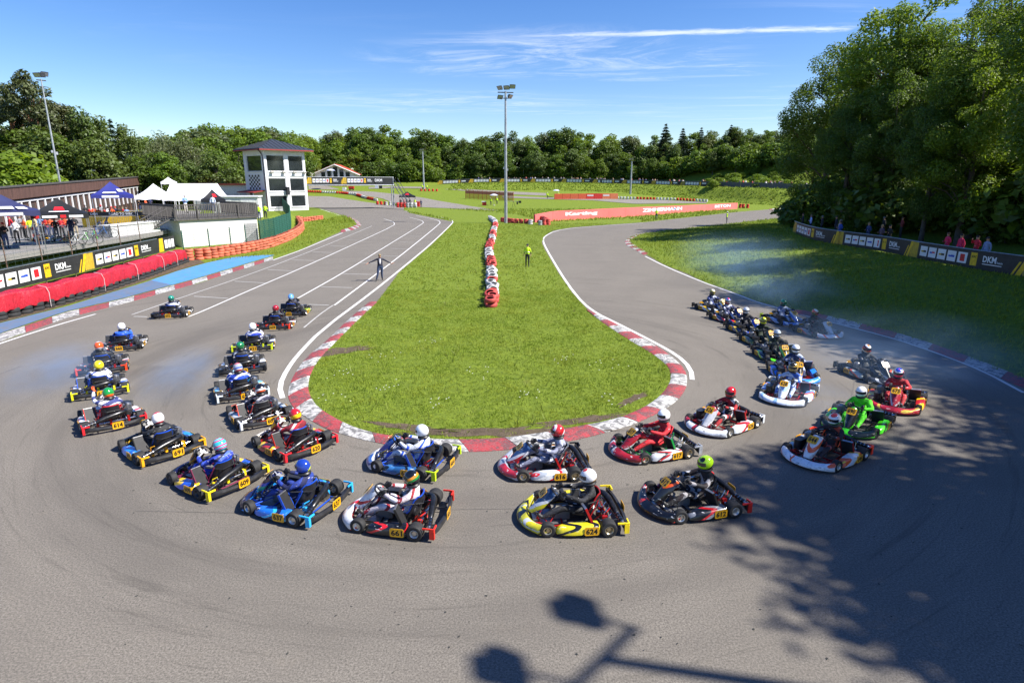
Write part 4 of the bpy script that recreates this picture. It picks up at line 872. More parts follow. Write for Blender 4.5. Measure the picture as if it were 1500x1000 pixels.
# relaxed open hand, wrist at origin, fingers towards +X
_m = MB().box((.045, 0, 0), (.085, .078, .028))
for k, (yf, ln) in enumerate(((-.030, .062), (-.010, .076), (.011, .080), (.031, .070))): _m.tube([(.08, yf, 0), (.08 + ln * .55, yf * 1.1, -.004), (.08 + ln, yf * 1.1, -.022)], [.0105, .0095, .008], 6)
_m.tube([(.02, .035, 0), (.05, .062, -.006), (.085, .072, -.014)], [.013, .012, .009], 6); _m.tube([(-.03, 0, 0), (.01, 0, 0)], [.03, .033], 8)
HAND = _m.mesh('hand', True, 60)
SKIN = mat((.50, .27, .19), .6, 0, .1); SKIN2 = mat((.42, .22, .15), .6, 0, .1)
HAIRS = [mat(c, .7) for c in ((.03, .02, .015), (.09, .05, .025), (.25, .18, .09), (.20, .19, .18))]
def person(loc, heading, pose, top, bottom, label, group=None, size=1.0, hair=0, cap=None, shoes=(.03, .03, .03), sleeve=None, lo=False, hands=False, extra=None):
    mt = lambda c: c if not isinstance(c, (str, tuple)) else mat(c, .8, 0, .25, 14)
    p = empty('person', loc, (0, 0, R(heading - 90)), size, label=label, cat='person', group=group)
    sk = (SKIN, SKIN2)[hair % 2]
    put('body', (PML if lo else PM)[pose], [mt(top), mt(bottom), sk, mt(shoes), mt(sleeve) if sleeve else mt(top)], p)
    if cap: put('cap', CAP, mt(cap), p)
    else: put('hair', HAIR, HAIRS[hair % 4], p)
    return p

# ------------------------------------------------------------------ tyres
def tyre_mesh(r, h, n=14):
    return MB().lathe([(r * .60, .0), (r * .86, .0), (r * .97, h * .16), (r, h * .4), (r, h * .6), (r * .97, h * .84), (r * .86, h), (r * .60, h)], n).lathe([(r * .60, h), (r * .80, h * .8), (r * .80, h * .2), (r * .60, 0)], n, None, 1).mesh('tyre', True, 55)
TY = tyre_mesh(.32, .22)
def tyre_paint(name, col, rub=.45):
    m, n, l, p = newmat(name); oi = n.new('ShaderNodeObjectInfo'); t = n.new('ShaderNodeTexCoord')
    a = nnoise(n, l, t.outputs['Object'], 7, 6, .7); c = nmix(n, l, oi.outputs['Random'], tuple(x * .72 for x in col), tuple(min(1, x * 1.12) for x in col))
    c = nmix(n, l, nramp(n, l, a, .55, .75, 0, rub), c, (.07, .06, .055)); l.new(c, p.inputs['Base Color']); p.inputs['Roughness'].default_value = .7; return m
M_TERRA = tyre_paint('terracotta_tyre', hexc('c4684c')); M_TRED = tyre_paint('red_tyre', hexc('c04a44')); M_TWHT = tyre_paint('white_tyre', (.50, .50, .51)); M_TREDB = tyre_paint('bright_red_tyre', hexc('c8281e'), .2)
M_TBLK = mat((.02, .02, .021), .8, 0, .3)
rnd = random.Random(7)
def tyre_wall(name, path, label, mats, rows=4, group=None, step=.645, jit=.05, hmax=None, seg=None):
    n = max(2, int(plen(path) / step)); P = resample(path, n); c = P[0]
    root = empty(name, tuple(c), label=label, cat='tyre wall', group=group)
    for i, p in enumerate(P):
        m = mats[(i // (seg or 1)) % len(mats)]
        for k in range(rows):
            put('tyre', TY, [m, M_TBLK], root, (p.x - c.x + rnd.uniform(-jit, jit), p.y - c.y + rnd.uniform(-jit, jit), p.z - c.z + k * .222), (rnd.uniform(-.04, .04), rnd.uniform(-.04, .04), rnd.uniform(0, 6)), 1.0)
    return root
# terracotta wall below the terrace, standing on the grass
_tp = smooth_path(gl([(279, 381.5), (300, 380), (340, 374), (390, 365), (424, 352), (440, 341), (443, 334), (437, 327)]), 2)
tyre_wall('tyre_wall', _tp, 'long terracotta tyre wall curving below the white terrace wall', [M_TERRA], 4, 'terracotta tyre walls')
_tp2 = [Vector((q.x, q.y, hpt(q.x, q.y))) for q in resample([G(436, 316, 1.0), G(470, 312.5, 1.0)], 6)]
tyre_wall('tyre_wall', _tp2, 'short terracotta tyre wall at the foot of the white tower', [M_TERRA], 3, 'terracotta tyre walls')

# ------------------------------------------------------------------ red covered barrier
def tarp(name, col):
    m, n, l, p = newmat(name); t = n.new('ShaderNodeTexCoord'); a = nnoise(n, l, t.outputs['Object'], 2.2, 6, .65, 1.5)
    l.new(nmix(n, l, nramp(n, l, a, .3, .75), tuple(c * .8 for c in col), tuple(min(1, c * 1.15) for c in col)), p.inputs['Base Color']); p.inputs['Roughness'].default_value = .5
    bn = n.new('ShaderNodeBump'); bn.inputs['Strength'].default_value = 1; bn.inputs['Distance'].default_value = .10; mw = n.new('ShaderNodeMapping'); mw.inputs['Scale'].default_value = (1.6, 1.6, .5); l.new(t.outputs['Object'], mw.inputs[0]); l.new(nnoise(n, l, mw.outputs[0], 2.4, 5, .6, 1.2), bn.inputs['Height']); l.new(bn.outputs[0], p.inputs['Normal']); return m
M_TARP = tarp('red_tarpaulin', hexc('b81f2f')); M_STRAP = mat((.5, .42, .42), .6)
bp = resample([Vector((-23.6, 12, 0))] + gl([(0, 471), (36, 462), (100, 445), (160, 427), (220, 406), (275, 385)]), 200)
BL = plen(bp)
barrier = empty('crash_barrier', tuple(bp[0]), label='red tarpaulin covered tyre barrier in front of the black banner fence', cat='barrier')
b0 = barrier.location.copy()
cuts = [0, .12, .30, .37, .50, .625, .74, .86, .935, 1.0]
for k in range(len(cuts) - 1):
    i0, i1 = int(cuts[k] * 199), int(cuts[k + 1] * 199); rows = []; rr = random.Random(40 + k); tilt = rr.uniform(-.08, .08); hh = 1.08 + rr.uniform(-.10, .08); idx = range(i0, i1 + 1)
    for j, i in enumerate(idx):
        p = bp[i]; t = (bp[min(i + 1, 199)] - bp[max(i - 1, 0)]).normalized(); nl = Vector((-t.y, t.x, 0)); e = min(j, len(idx) - 1 - j); pin = -.05 if e == 0 else 0
        w1 = .05 * math.sin(j * .9 + k) + .03 * math.sin(j * 2.3 + k * 2); w2 = .035 * math.sin(j * .6 + k * 3); sag = .04 * math.sin(j * .35 + k)
        prof = [(.0 - w1 * .8, .36 + .05 * math.sin(j * 1.1 + k * 2)), (-.03 - w1 * .8, .5), (-.01 - w1 * .4, .8), (.0 + w2 * .2, hh - .07 + sag), (.05, hh - .01 + sag), (.40, hh + .04 + tilt + sag), (.78, hh + w2), (.84, hh - .08), (.86, .5), (.84, .3)]
        rows.append([p + nl * (a - pin) + Vector((0, 0, z + pin * .6)) - b0 for a, z in prof])
    put('red_cover', MB().grid(rows).mesh('red_cover', True, 34), M_TARP, barrier)
    if k:
        p = bp[i0]; t = (bp[min(i0 + 1, 199)] - bp[max(i0 - 1, 0)]).normalized(); nl = Vector((-t.y, t.x, 0)); q = p - b0
        put('strap', MB().tube([q + nl * -.06 + Vector((0, 0, .1)), q + nl * -.08 + Vector((0, 0, .8)), q + nl * .02 + Vector((0, 0, 1.06)), q + nl * .4 + Vector((0, 0, 1.14))], .015, 5).mesh('strap'), M_STRAP, barrier)
for i, p in enumerate(resample(bp, int(BL / .66))):
    if p.y < 20: continue
    for z in (0, .21): put('tyre', TY, M_TBLK, barrier, tuple(p - b0 + Vector((-.26, .1, z))), (0, 0, i))

# ------------------------------------------------------------------ printed banner fences
M_BAN = mat((.022, .022, .024), .55, 0, .3, 3); M_BY = mat('d9b01e', .5); M_BYD = mat((.30, .23, .05), .5); M_BW = mat((.72, .72, .74), .5, 0, .05); M_BR = mat('c81e28', .5); M_BB = mat('2c4cb0', .5); M_BG = mat('b8a020', .5)
BANM = [M_BAN, M_BY, M_BW, M_BR, M_BB, M_BYD, M_DIG, M_BG]
class Path:
    def __init__(s, pts):
        s.p = [Vector(p) for p in pts]; s.d = [0]
        for a, b in zip(s.p[:-1], s.p[1:]): s.d.append(s.d[-1] + (b - a).length)
        s.L = s.d[-1]
    def at(s, t):
        t = min(max(t, -5), s.L + 5); i = 0
        while i < len(s.d) - 2 and s.d[i + 1] < t: i += 1
        a, b = s.p[i], s.p[i + 1]; f = (t - s.d[i]) / max(1e-6, s.d[i + 1] - s.d[i]); return a + (b - a) * f, (b - a).normalized()
def banner_bay(path, s0, length, z0, h, origin, detail=True, flip=1):
    """one printed bay from s0; print sits 4-8 mm proud on the viewer's side"""
    mb = MB(); sc_ = length / 9.6
    def W(s, z, o):
        p, t = path.at(s0 + s * sc_); nrm = Vector((t.y, -t.x, 0)); return p + nrm * o + Vector((0, 0, z0 + z * h)) - origin
    def R4(sa, sb, za, zb, mi, o=.004, sk=0.0, n=None):
        n = n or max(1, int((sb - sa) * sc_ / .6))
        rows = [[W(sa + (sb - sa) * k / n + sk * (z - .5), z, o) for k in range(n + 1)] for z in (za, zb)]; mb.grid(rows, mi)
    R4(0, 9.6, 0, 1, 0, 0, n=14)
    R4(.25, 1.25, .02, .98, 5, .006, .0); mb.grid([[W(-.15, .0, .009), W(.15, 0, .009)], [W(.35, 1, .009), W(.6, 1, .009)]], 1); mb.grid([[W(-.40, 0, .009), W(-.28, 0, .009)], [W(-.02, .7, .009), W(.1, .7, .009)]], 1)
    for k in range(7): mb.grid([[W(.3 + k * .13, .05, .008), W(.36 + k * .13, .05, .008)], [W(.55 + k * .1, .95, .008), W(.60 + k * .1, .95, .008)]], 1)
    for k in range(5):
        a = 1.50 + k * .92; R4(a, a + .76, .20, .80, 2, .006, .06)
        if detail:
            if k == 4: R4(a + .2, a + .58, .30, .70, 3, .009)
            else:
                R4(a + .12, a + .40, .44, .54, (7, 4, 7, 4)[k], .009); R4(a + .36, a + .64, .44 + .03 * (k == 1), .56, (6, 3, 6, 4)[k], .010)
    R4(6.22, 6.72, .16, .86, 1, .006)
    if detail:
        def TX(str_, s, z, hh, wd, mi):
            P, Fc, asp = text2d(str_, .03); mb.add([W(s + p[0] / asp * wd, z + p[1] * hh, .010) for p in P], Fc, mi)
        TX('ADAC', 6.28, .58, .14, .38, 6); TX('DKM', 7.15, .42, .34, .95, 2); R4(7.15, 8.5, .30, .34, 2, .009); TX('Deutsche', 8.16, .43, .10, .38, 2)
    else: R4(7.1, 8.4, .4, .7, 2, .009)
    return mb.mesh('banner_panel', False, fix=False)
def banner_fence(name, pts, marks, z0, h, label, post=.25, group=None, detail=True, pstep=2.4, rail=True):
    """marks: arc lengths where the gold chevrons stand"""
    path = Path(pts); o = Vector(path.p[0]); root = empty(name, tuple(o), label=label, cat='fence', group=group)
    for a, b in zip(marks[:-1], marks[1:]):
        put('banner_panel', banner_bay(path, a, b - a, z0, h, o, detail), BANM, root)
    s = marks[0]
    while s <= marks[-1]:
        p, t = path.at(s); q = p - o - Vector((t.y, -t.x, 0)) * .05
        put('post', MB().tube([q + Vector((0, 0, -.1)), q + Vector((0, 0, z0 + h + post))], .03, 6).mesh('post'), M_POST, root); s += pstep
    if rail:
        n = max(2, int((marks[-1] - marks[0]) / 1.2))
        put('rail', MB().tube([path.at(marks[0] + (marks[-1] - marks[0]) * k / n)[0] - o + Vector((0, 0, z0 + h + .01)) for k in range(n + 1)], .028, 6).mesh('rail'), M_ALU, root)
    return root, path
M_POST = mat((.16, .10, .07), .8, .2, .4); M_GREEN = mat((.02, .10, .07), .5); M_WIRE = mat((.06, .10, .09), .5, .4)
fl0, fl1 = G(0, 426, .5), G(264, 361, .5); fd = (fl1 - fl0); fbase = [Vector((fl0.x, fl0.y, 0)) - Vector((fd.x, fd.y, 0)) * 1.2, Vector((fl1.x, fl1.y, 0)) + Vector((fd.x, fd.y, 0)) * .02]
pth = Path(fbase)
def s_at(path, px, z):
    best = min((abs(proj(path.at(t)[0] + Vector((0, 0, z)))[0] - px), t) for t in np.arange(0, path.L + .01, .05)); return best[1]
s1, s2 = s_at(pth, 120, .9), s_at(pth, 231, .9); bay = s2 - s1
root, _ = banner_fence('banner_fence', fbase, [s1 - 2 * bay, s1 - bay, s1, s2], .42, 1.10, 'black printed banner fence behind the red tarpaulin barrier', post=1.5, pstep=2.9)
_o = Vector(fbase[0]); put('banner_panel', banner_bay(pth, s2, bay, .42, 1.10, _o), BANM, root) if pth.L - s2 > 99 else None
mb = MB(); a = .0
for q in (s2 + .3,):
    for k in range(3): 
        pa = pth.at(q + .95 + k * .62)[0]; t = pth.at(q)[1]; nrm = Vector((t.y, -t.x, 0))
        mb.grid([[pa + nrm * .02 + Vector((0, 0, z)) - _o, pa + t * .5 + nrm * .02 + Vector((0, 0, z)) - _o] for z in (.64, 1.30)], 2)
    mb.grid([[pth.at(q - .3)[0] + Vector((0, 0, z)) - _o, pth.at(q + 2.9)[0] + Vector((0, 0, z)) - _o] for z in (.42, 1.52)], 0)
    mb.grid([[pth.at(q - .15)[0] + nrm * .015 + Vector((0, 0, .44)) - _o, pth.at(q + .7)[0] + nrm * .015 + Vector((0, 0, .44)) - _o], [pth.at(q + .05)[0] + nrm * .015 + Vector((0, 0, 1.5)) - _o, pth.at(q + .7)[0] + nrm * .015 + Vector((0, 0, 1.5)) - _o]], 1)
put('banner_panel', mb.mesh('banner_panel', False, fix=False), BANM, root)
mb = MB()
for z in np.arange(1.6, 2.95, .22): mb.tube([Vector((p.x, p.y, z)) - _o for p in (fbase[0], fbase[1])], .007, 4, 0, False)
for s in np.arange(0, pth.L, .55): p = pth.at(s)[0] - _o; mb.tube([p + Vector((0, 0, 1.55)), p + Vector((0, 0, 2.9))], .0045, 4, 0, False)
put('wire_mesh', mb.mesh('wire_mesh', False), M_WIRE, root)

# ------------------------------------------------------------------ paddock: building, tents, terrace
M_BROWN = None
def plank_mat(name, col, sc=3.0):
    m, n, l, p = newmat(name); t = n.new('ShaderNodeTexCoord'); mp = n.new('ShaderNodeMapping'); l.new(t.outputs['Object'], mp.inputs[0]); mp.inputs['Scale'].default_value = (sc, sc, .15)
    a = nnoise(n, l, mp.outputs[0], 3, 5, .6); l.new(nmix(n, l, nramp(n, l, a, .3, .7), tuple(c * .6 for c in col), tuple(c * 1.3 for c in col)), p.inputs['Base Color']); p.inputs['Roughness'].default_value = .8; return m
M_BROWN = plank_mat('brown_cladding', (.085, .042, .032)); M_WPAINT = mat((.66, .66, .67), .6, 0, .1, 2); M_ROOFD = mat((.06, .055, .055), .8); M_GLASSD = mat((.02, .025, .028), .08, 0, .3, .6, coat=.6)
M_CONC = mat((.34, .33, .31), .85, 0, .2, 1.2, .3, 20)
# paved paddock
pp = [(p.x - .6, p.y) for p in FENCE_L] + [(-33, 59), (-37, 72), (-48, 96), (-66, 96), (-66, 20), (-40, -8)]
put('paddock_paving', MB().prism(pp, 1.2, 1.56).mesh('paddock_paving', False), asphalt_material('paddock_asphalt', (.23, .22, .21), False), kind='structure')
def paddock_building():
    L0 = Q(-90, 289, 52); L1 = Q(240, 255.5, 116)
    A = Vector((L0.x, L0.y, 0)); B = Vector((L1.x, L1.y, 0)); t = (B - A).normalized(); nb = Vector((-t.y, t.x, 0))
    if nb.x > 0: nb = -nb
    n = 44; Ltot = (B - A).length
    root = empty('paddock_building', tuple(A), label='long low brown timber building with white window bars behind the tents', cat='building')
    def z(s): return 5.0 + 2.0 * (s / Ltot)
    mb = MB(); f = lambda s, d, zz: t * s + nb * d + Vector((0, 0, zz))
    mb.grid([[f(s, 0, z(s) - 1.5) for s in np.linspace(0, Ltot, n)], [f(s, 0, z(s)) for s in np.linspace(0, Ltot, n)]])
    put('fascia', MB().grid([[f(s, -.45, z(s) - 1.15) for s in np.linspace(0, Ltot, n)], [f(s, -.5, z(s)) for s in np.linspace(0, Ltot, n)], [f(s, -.3, z(s)) for s in np.linspace(0, Ltot, n)], [f(s, -.3, z(s) - 1.15) for s in np.linspace(0, Ltot, n)]], 0, False, True).mesh('fascia', False), M_BROWN, root)
    put('wall', MB().grid([[f(s, 0, 1.2) for s in np.linspace(0, Ltot, n)], [f(s, 0, z(s) - .2) for s in np.linspace(0, Ltot, n)], [f(s, 4, z(s) - .7) for s in np.linspace(0, Ltot, n)], [f(s, 4, 1.2) for s in np.linspace(0, Ltot, n)]]).mesh('wall', False), M_BROWN, root)
    put('roof', MB().grid([[f(s, -.6, z(s) + .03) for s in np.linspace(0, Ltot, n)], [f(s, -.6, z(s) + .16) for s in np.linspace(0, Ltot, n)], [f(s, .2, z(s) + .16) for s in np.linspace(0, Ltot, n)], [f(s, .2, z(s) + .03) for s in np.linspace(0, Ltot, n)]], 0, False, True).mesh('roof', False), M_ROOFD, root)
    put('white_trim', MB().grid([[f(s, -.2, z(s) - 1.52) for s in np.linspace(0, Ltot, n)], [f(s, -.2, z(s) - 1.36) for s in np.linspace(0, Ltot, n)]]).mesh('white_trim', False), M_WPAINT, root)
    s = .6
    while s < Ltot - 1:
        c = f(s, -.12, (1.3 + z(s) - 1.5) / 2); put('window_bar', MB().box((0, 0, 0), (.17, .14, 2.2)).mesh('window_bar', False), M_WPAINT, root, tuple(f(s, -.12, z(s) - 2.6)), (0, 0, math.atan2(t.y, t.x)))
        c2 = f(s + .7, -.03, (1.6 + z(s) - 1.5) / 2); put('window', MB().box((0, 0, 0), (1.05, .06, z(s) - 3.6)).mesh('window', False), mat((.055, .04, .035), .35), root, tuple(c2), (0, 0, math.atan2(t.y, t.x)))
        s += 1.75
    return root
paddock_building()
def tent(px, ya, ye, yb, wpx, Y, col, label, name='canopy_tent', rotz=.12, depth=None, marks=None, valance=.32, ridge=0.0):
    """pop-up tent: apex seen at row ya, eaves at ye; legs down to the paving"""
    c = Q(px, ye, Y); ap = Q(px, ya, Y); zd = Y * CT + (HCAM - c.z) * ST; kk = -c.x / zd; rotz = math.atan(kk); wd = wpx * zd / FPX / math.sqrt(1 + kk * kk); dp = depth or wd
    zb = 1.56 if yb is None else yb; z = c.z - zb; za = ap.z - zb
    root = empty(name, (c.x, c.y, zb), (0, 0, rotz), label=label, cat='tent', group='tents in the paddock'); m = mat(col, .6, 0, .12, 1.5)
    hx, hy = wd / 2, dp / 2; rows = []
    for k in range(7):
        f = k / 6; e = 1 - f; zz = z + (za - z) * (f ** 1.35); r = []
        for (cx_, cy_) in ((-1, -1), (1, -1), (1, 1), (-1, 1)):
            nx_, ny_ = {(-1, -1): (1, -1), (1, -1): (1, 1), (1, 1): (-1, 1), (-1, 1): (-1, -1)}[(cx_, cy_)]
            for j in range(4):
                u = j / 4; r.append((hx * (1 - f * (1 - ridge)) * (cx_ * (1 - u) + nx_ * u), hy * e * (cy_ * (1 - u) + ny_ * u), zz - .10 * math.sin(u * math.pi) * e * (0 if k == 0 else 1)))
        rows.append(r)
    put('canopy', MB().grid(rows, 0, True).mesh('canopy', True, 25), m, root)
    mb = MB()
    for a, b in (((-hx, -hy), (hx, -hy)), ((hx, -hy), (hx, hy)), ((hx, hy), (-hx, hy)), ((-hx, hy), (-hx, -hy))):
        mb.grid([[(a[0] + (b[0] - a[0]) * u, a[1] + (b[1] - a[1]) * u, z - valance + .04 * math.sin(u * 19)) for u in np.linspace(0, 1, 13)], [(a[0] + (b[0] - a[0]) * u, a[1] + (b[1] - a[1]) * u, z) for u in np.linspace(0, 1, 13)]])
    put('valance', mb.mesh('valance', False), m, root)
    for sx in (-1, 1):
        for sy in (-1, 1): put('leg', MB().box((sx * (hx - .06), sy * (hy - .06), z / 2), (.05, .05, z)).mesh('leg', False), M_ALU if col != WHT else M_WPAINT, root)
    if marks:
        mb = MB(); sl = (za - z)
        for (u0, u1, f0, f1, mi) in marks:            # printed marks on the front slope or valance (f<0)
            def S(u, f):
                if f < 0: return Vector((hx * u, -hy - .008, z + f * valance))
                return Vector((hx * (1 - f) * u, -hy * (1 - f), z + sl * f ** 1.35)) + Vector((0, -.015, .05))
            mb.grid([[S(u0 + (u1 - u0) * k / 4, f0) for k in range(5)], [S(u0 + (u1 - u0) * k / 4, f1) for k in range(5)]], mi)
        put('print', mb.mesh('print', False), [M_BW, M_BR], root)
    return root
tent(6, 285, 308, None, 104, 41, '2c3058', 'navy canopy tent with white lettering nearest the banner fence', marks=[(-.5, .35, .16, .34, 0), (.45, .8, .14, .3, 0), (-.7, .5, -.85, -.3, 0)])
tent(87, 290, 312, None, 84, 45, '17181a', 'black canopy tent with red oval emblem', marks=[(-.28, .28, .28, .50, 1), (-.45, .4, .16, .22, 0), (-.9, -.72, -.85, -.2, 1), (-.62, -.1, -.8, -.3, 0), (0, .2, -.85, -.2, 1), (.3, .8, -.8, -.3, 0)])
tent(164, 266, 285, None, 62, 62, '262c78', 'royal blue canopy tent in front of the brown building', marks=[(-.55, .25, .16, .28, 0), (-.5, .3, -.8, -.2, 0), (.45, .8, .3, .5, 0)])
tent(227, 269, 287, None, 60, 64, WHT, 'white canopy tent with one side wall beside the blue tent')
tent(287, 269, 289, None, 96, 78, WHT, 'wide white marquee behind the terrace railing', name='marquee', depth=6, ridge=.72)
tent(247, 259.5, 266.5, None, 24, 92, WHT, 'small white canopy tent at the end of the brown building')
tent(312, 277, 292, None, 36, 72, '15161c', 'small dark canopy tent with red corner beside the terrace', marks=[(-.1, .5, .3, .6, 1)])
tent(326, 279, 290, None, 22, 84, WHT, 'white tent tip behind the small dark tent')
# yellow barrier banner
ya, yb_ = G(122, 333, 1.56), G(216, 332, 1.56)
d = (yb_ - ya); d.z = 0; o = Vector((ya.x, ya.y, 1.56)); Lb_ = d.length; mb = MB().box((Lb_ / 2, 0, .75), (Lb_, .04, 1.5), 0).box((Lb_ / 2, -.023, 1.28), (Lb_ - .02, .006, .38), 1)
letter(mb, 'ROAD TO WRC', (Lb_ * .62, -.03, 1.28), (1, 0, 0), (0, 0, 1), .25, Lb_ * .38, 2); letter(mb, 'DKM', (Lb_ * .2, -.03, 1.28), (1, 0, 0), (0, 0, 1), .22, Lb_ * .11, 2)
mb.add([(Lb_ * .30, -.028, .02), (Lb_ * .34, -.028, .02), (Lb_ * .46, -.028, 1.46), (Lb_ * .42, -.028, 1.46)], [(0, 1, 2, 3)], 1)
r_ = empty('advertising_board', tuple(o), (0, 0, math.atan2(d.y, d.x)), label='long yellow board with black title strip in the paddock', cat='board'); put('panel', mb.mesh('panel', False, fix=False), [M_BY, M_BAN, M_BW], r_)
for k in (0.05, .5, .95): put('foot', MB().box((Lb_ * k, .2, .02), (.08, .5, .04)).mesh('foot', False), M_ALU, r_)
# white trailer box
a, b = Q(164, 345, 50), Q(236, 345, 56); d = b - a; d.z = 0; Lb_ = d.length
tr = empty('storage_box', (a.x, a.y, 1.56), (0, 0, math.atan2(d.y, d.x)), label='white storage box with flat pale roof behind the mesh fence', cat='storage box')
put('body', MB().box((Lb_ / 2, .55, .42), (Lb_, 1.1, .84)).mesh('body', False), mat((.50, .50, .49), .6), tr); put('roof', MB().box((Lb_ / 2, .55, .89), (Lb_ + .12, 1.24, .09)).mesh('roof', False), mat((.60, .60, .58), .6), tr)
for k in ():
    put('wheel', MB().lathe([(.0, -.08), (.2, -.08), (.22, -.05), (.22, .05), (.2, .08), (0, .08)], 14, Matrix.Translation((Lb_ * k, .0, .22)) @ Matrix.Rotation(R(90), 4, 'X')).mesh('wheel'), M_TYRE, tr)
# terrace: white wall, deck, railing
ta, tb = G(262, 321, 2.6), G(376, 316, 2.6); d = tb - ta; d.z = 0; Lt = d.length; ang = math.atan2(d.y, d.x)
te = empty('terrace', (ta.x, ta.y, 0), (0, 0, ang), label='white walled terrace with timber deck and grey railing', cat='terrace')
def stained(name, col):
    m, n, l, p = newmat(name); t = n.new('ShaderNodeTexCoord'); mp = n.new('ShaderNodeMapping'); l.new(t.outputs['Object'], mp.inputs[0]); mp.inputs['Scale'].default_value = (1, 1, .25)
    a = nnoise(n, l, mp.outputs[0], 1.4, 6, .6); l.new(nmix(n, l, nramp(n, l, a, .52, .85, 0, .55), col, (.42, .36, .30)), p.inputs['Base Color']); p.inputs['Roughness'].default_value = .85; return m
put('wall', MB().box((Lt / 2, 4, 1.22), (Lt, 8, 2.44)).mesh('wall', False), stained('stained_render', (.66, .65, .63)), te)
M_DECK = plank_mat('grey_timber', (.085, .078, .074))
put('deck', MB().box((Lt / 2 - .2, 3.95, 2.53), (Lt + .6, 8.3, .17)).mesh('deck', False), M_DECK, te)
put('door', MB().box((Lt - .75, -.02, .95), (1.3, .06, 1.9)).mesh('door', False), mat((.30, .30, .30), .6), te)
mb = MB()
def railing(mb, p0, p1, z, n):
    p0 = Vector(p0); p1 = Vector(p1)
    for k in range(n + 1): p = p0.lerp(p1, k / n); mb.box((p.x, p.y, z + .6), (.07, .05, 1.15))
    t = (p1 - p0); a = math.atan2(t.y, t.x); c = (p0 + p1) / 2
    mb.box((c.x, c.y, z + 1.22), (t.length, .09, .09), 0, (0, 0, a)); mb.box((c.x, c.y, z + .12), (t.length, .05, .06), 0, (0, 0, a))
railing(mb, (-.3, -.12), (Lt, -.12), 2.62, 46); railing(mb, (-.3, -.12), (-.3, 7.8), 2.62, 40); railing(mb, (Lt, -.12), (Lt, 7.8), 2.62, 40)
put('balustrade', mb.mesh('balustrade', False), M_DECK, te)
for k in range(5): put('post', MB().box((-.3 + (Lt + .3) * k / 4, -.19, 3.1), (.11, .08, 1.25)).mesh('post', False), M_DECK, te)
st = empty('outdoor_stairs', (ta.x, ta.y, 0), (0, 0, ang), label='dark timber stairs climbing to the terrace from the paddock', cat='stairs')
for k in range(8): put('step', MB().box((-1.0 - k * .3, .8, 2.55 - k * .16), (.3, 1.3, .05)).mesh('step', False), M_DECK, st)
for yy in (.12, 1.5):
    put('stringer', MB().tube([(-.75, yy, 2.55), (-3.3, yy, 1.3)], .07, 4).mesh('stringer', False), M_DECK, st); mb = MB(); mb.tube([(-.75, yy, 3.6), (-3.3, yy, 2.3)], .04, 4)
    for k in range(12): mb.box((-.9 - k * .2, yy, 3.0 - k * .1), (.04, .04, 1.0))
    put('handrail', mb.mesh('handrail', False), M_DECK, st)
# mesh fence on the grass in front of the terrace wall
def mesh_fence(name, pts, h, label, colr, dense, post=2.0, zs=None):
    P = Path([Vector((p.x, p.y, hpt(p.x, p.y))) for p in pts]); o = P.p[0]; root = empty(name, tuple(o), label=label, cat='fence', group='green mesh fences')
    n = max(1, int(P.L / post))
    for k in range(n + 1): p = P.at(P.L * k / n)[0] - o; put('post', MB().box((p.x, p.y, p.z + h / 2), (.07, .07, h + .1)).mesh('post', False), M_GREEN, root)
    mb = MB()
    for z in np.arange(.1, h, .2): mb.tube([P.at(s)[0] - o + Vector((0, 0, z)) for s in np.linspace(0, P.L, n * 2 + 1)], .008 * dense, 4, 0, False)
    for s in np.arange(0, P.L, .25 / dense): p = P.at(s)[0] - o; mb.tube([p + Vector((0, 0, .05)), p + Vector((0, 0, h))], .006 * dense, 4, 0, False)
    put('wire_mesh', mb.mesh('wire_mesh', False), colr, root)
mesh_fence('mesh_fence', gl([(270, 372), (330, 366), (382, 357)]), 1.9, 'thin dark mesh fence in front of the white terrace wall', M_WIRE, 1.0)
mesh_fence('mesh_fence', gl([(382, 357), (404, 350), (426, 339), (427, 331), (412, 320)], .0), 2.2, 'dense green mesh fence round the tower garden', M_GREEN, 2.4, 1.6)
# container and equipment behind the terrace
cb = Q(345, 299, 76); ct = empty('container', (cb.x, cb.y, 1.56), (0, 0, .2), label='white container with small sign beside the tower', cat='container')
put('body', MB().box((0, 1.2, 1.25), (5.2, 2.4, 2.5)).mesh('body', False), mat((.62, .62, .60), .6), ct); put('roof', MB().box((0, 1.2, 2.58), (5.5, 2.7, .14)).mesh('roof', False), M_WPAINT, ct)
for x in (-1.3, 1.4): put('door', MB().box((x, -.02, 1.15), (1.6, .05, 2.0)).mesh('door', False), mat((.70, .70, .69), .5), ct)
lb = Q(338, 270, 100); sh = empty('garage_row', (lb.x, lb.y, 1.5), (0, 0, .1), label='pale garage row with orange edged roof behind the white container', cat='building')
put('wall', MB().box((0, 3, 1.9), (12, 6, 3.8)).mesh('wall', False), mat((.55, .54, .52), .7), sh); put('roof', MB().box((0, 3, 3.95), (12.6, 6.8, .25)).mesh('roof', False), mat('b4573c', .7), sh)
for k in range(4): put('door', MB().box((-4.4 + k * 2.9, -.03, 1.3), (2.2, .06, 2.4)).mesh('door', False), mat((.40, .40, .40), .6), sh)
# small lamp posts along the brown building
for px, yt in ((47, 247), (108, 249), (138, 248), (161, 251)):
    p = Q(px, yt, 70 + (px - 47) * .25); zb = p.z - 3.6
    l_ = empty('lamp_post', (p.x - 3, p.y + 8, zb), label='small grey lamp post rising behind the brown building roof', cat='lamp post', group='lamp posts behind the brown building')
    put('pole', MB().tube([(0, 0, 0), (0, 0, 3.6)], .06, 6).mesh('pole'), M_ALU, l_); put('lamp_head', MB().box((.25, 0, 3.66), (.7, .22, .1)).mesh('lamp_head', False), M_ALU, l_)

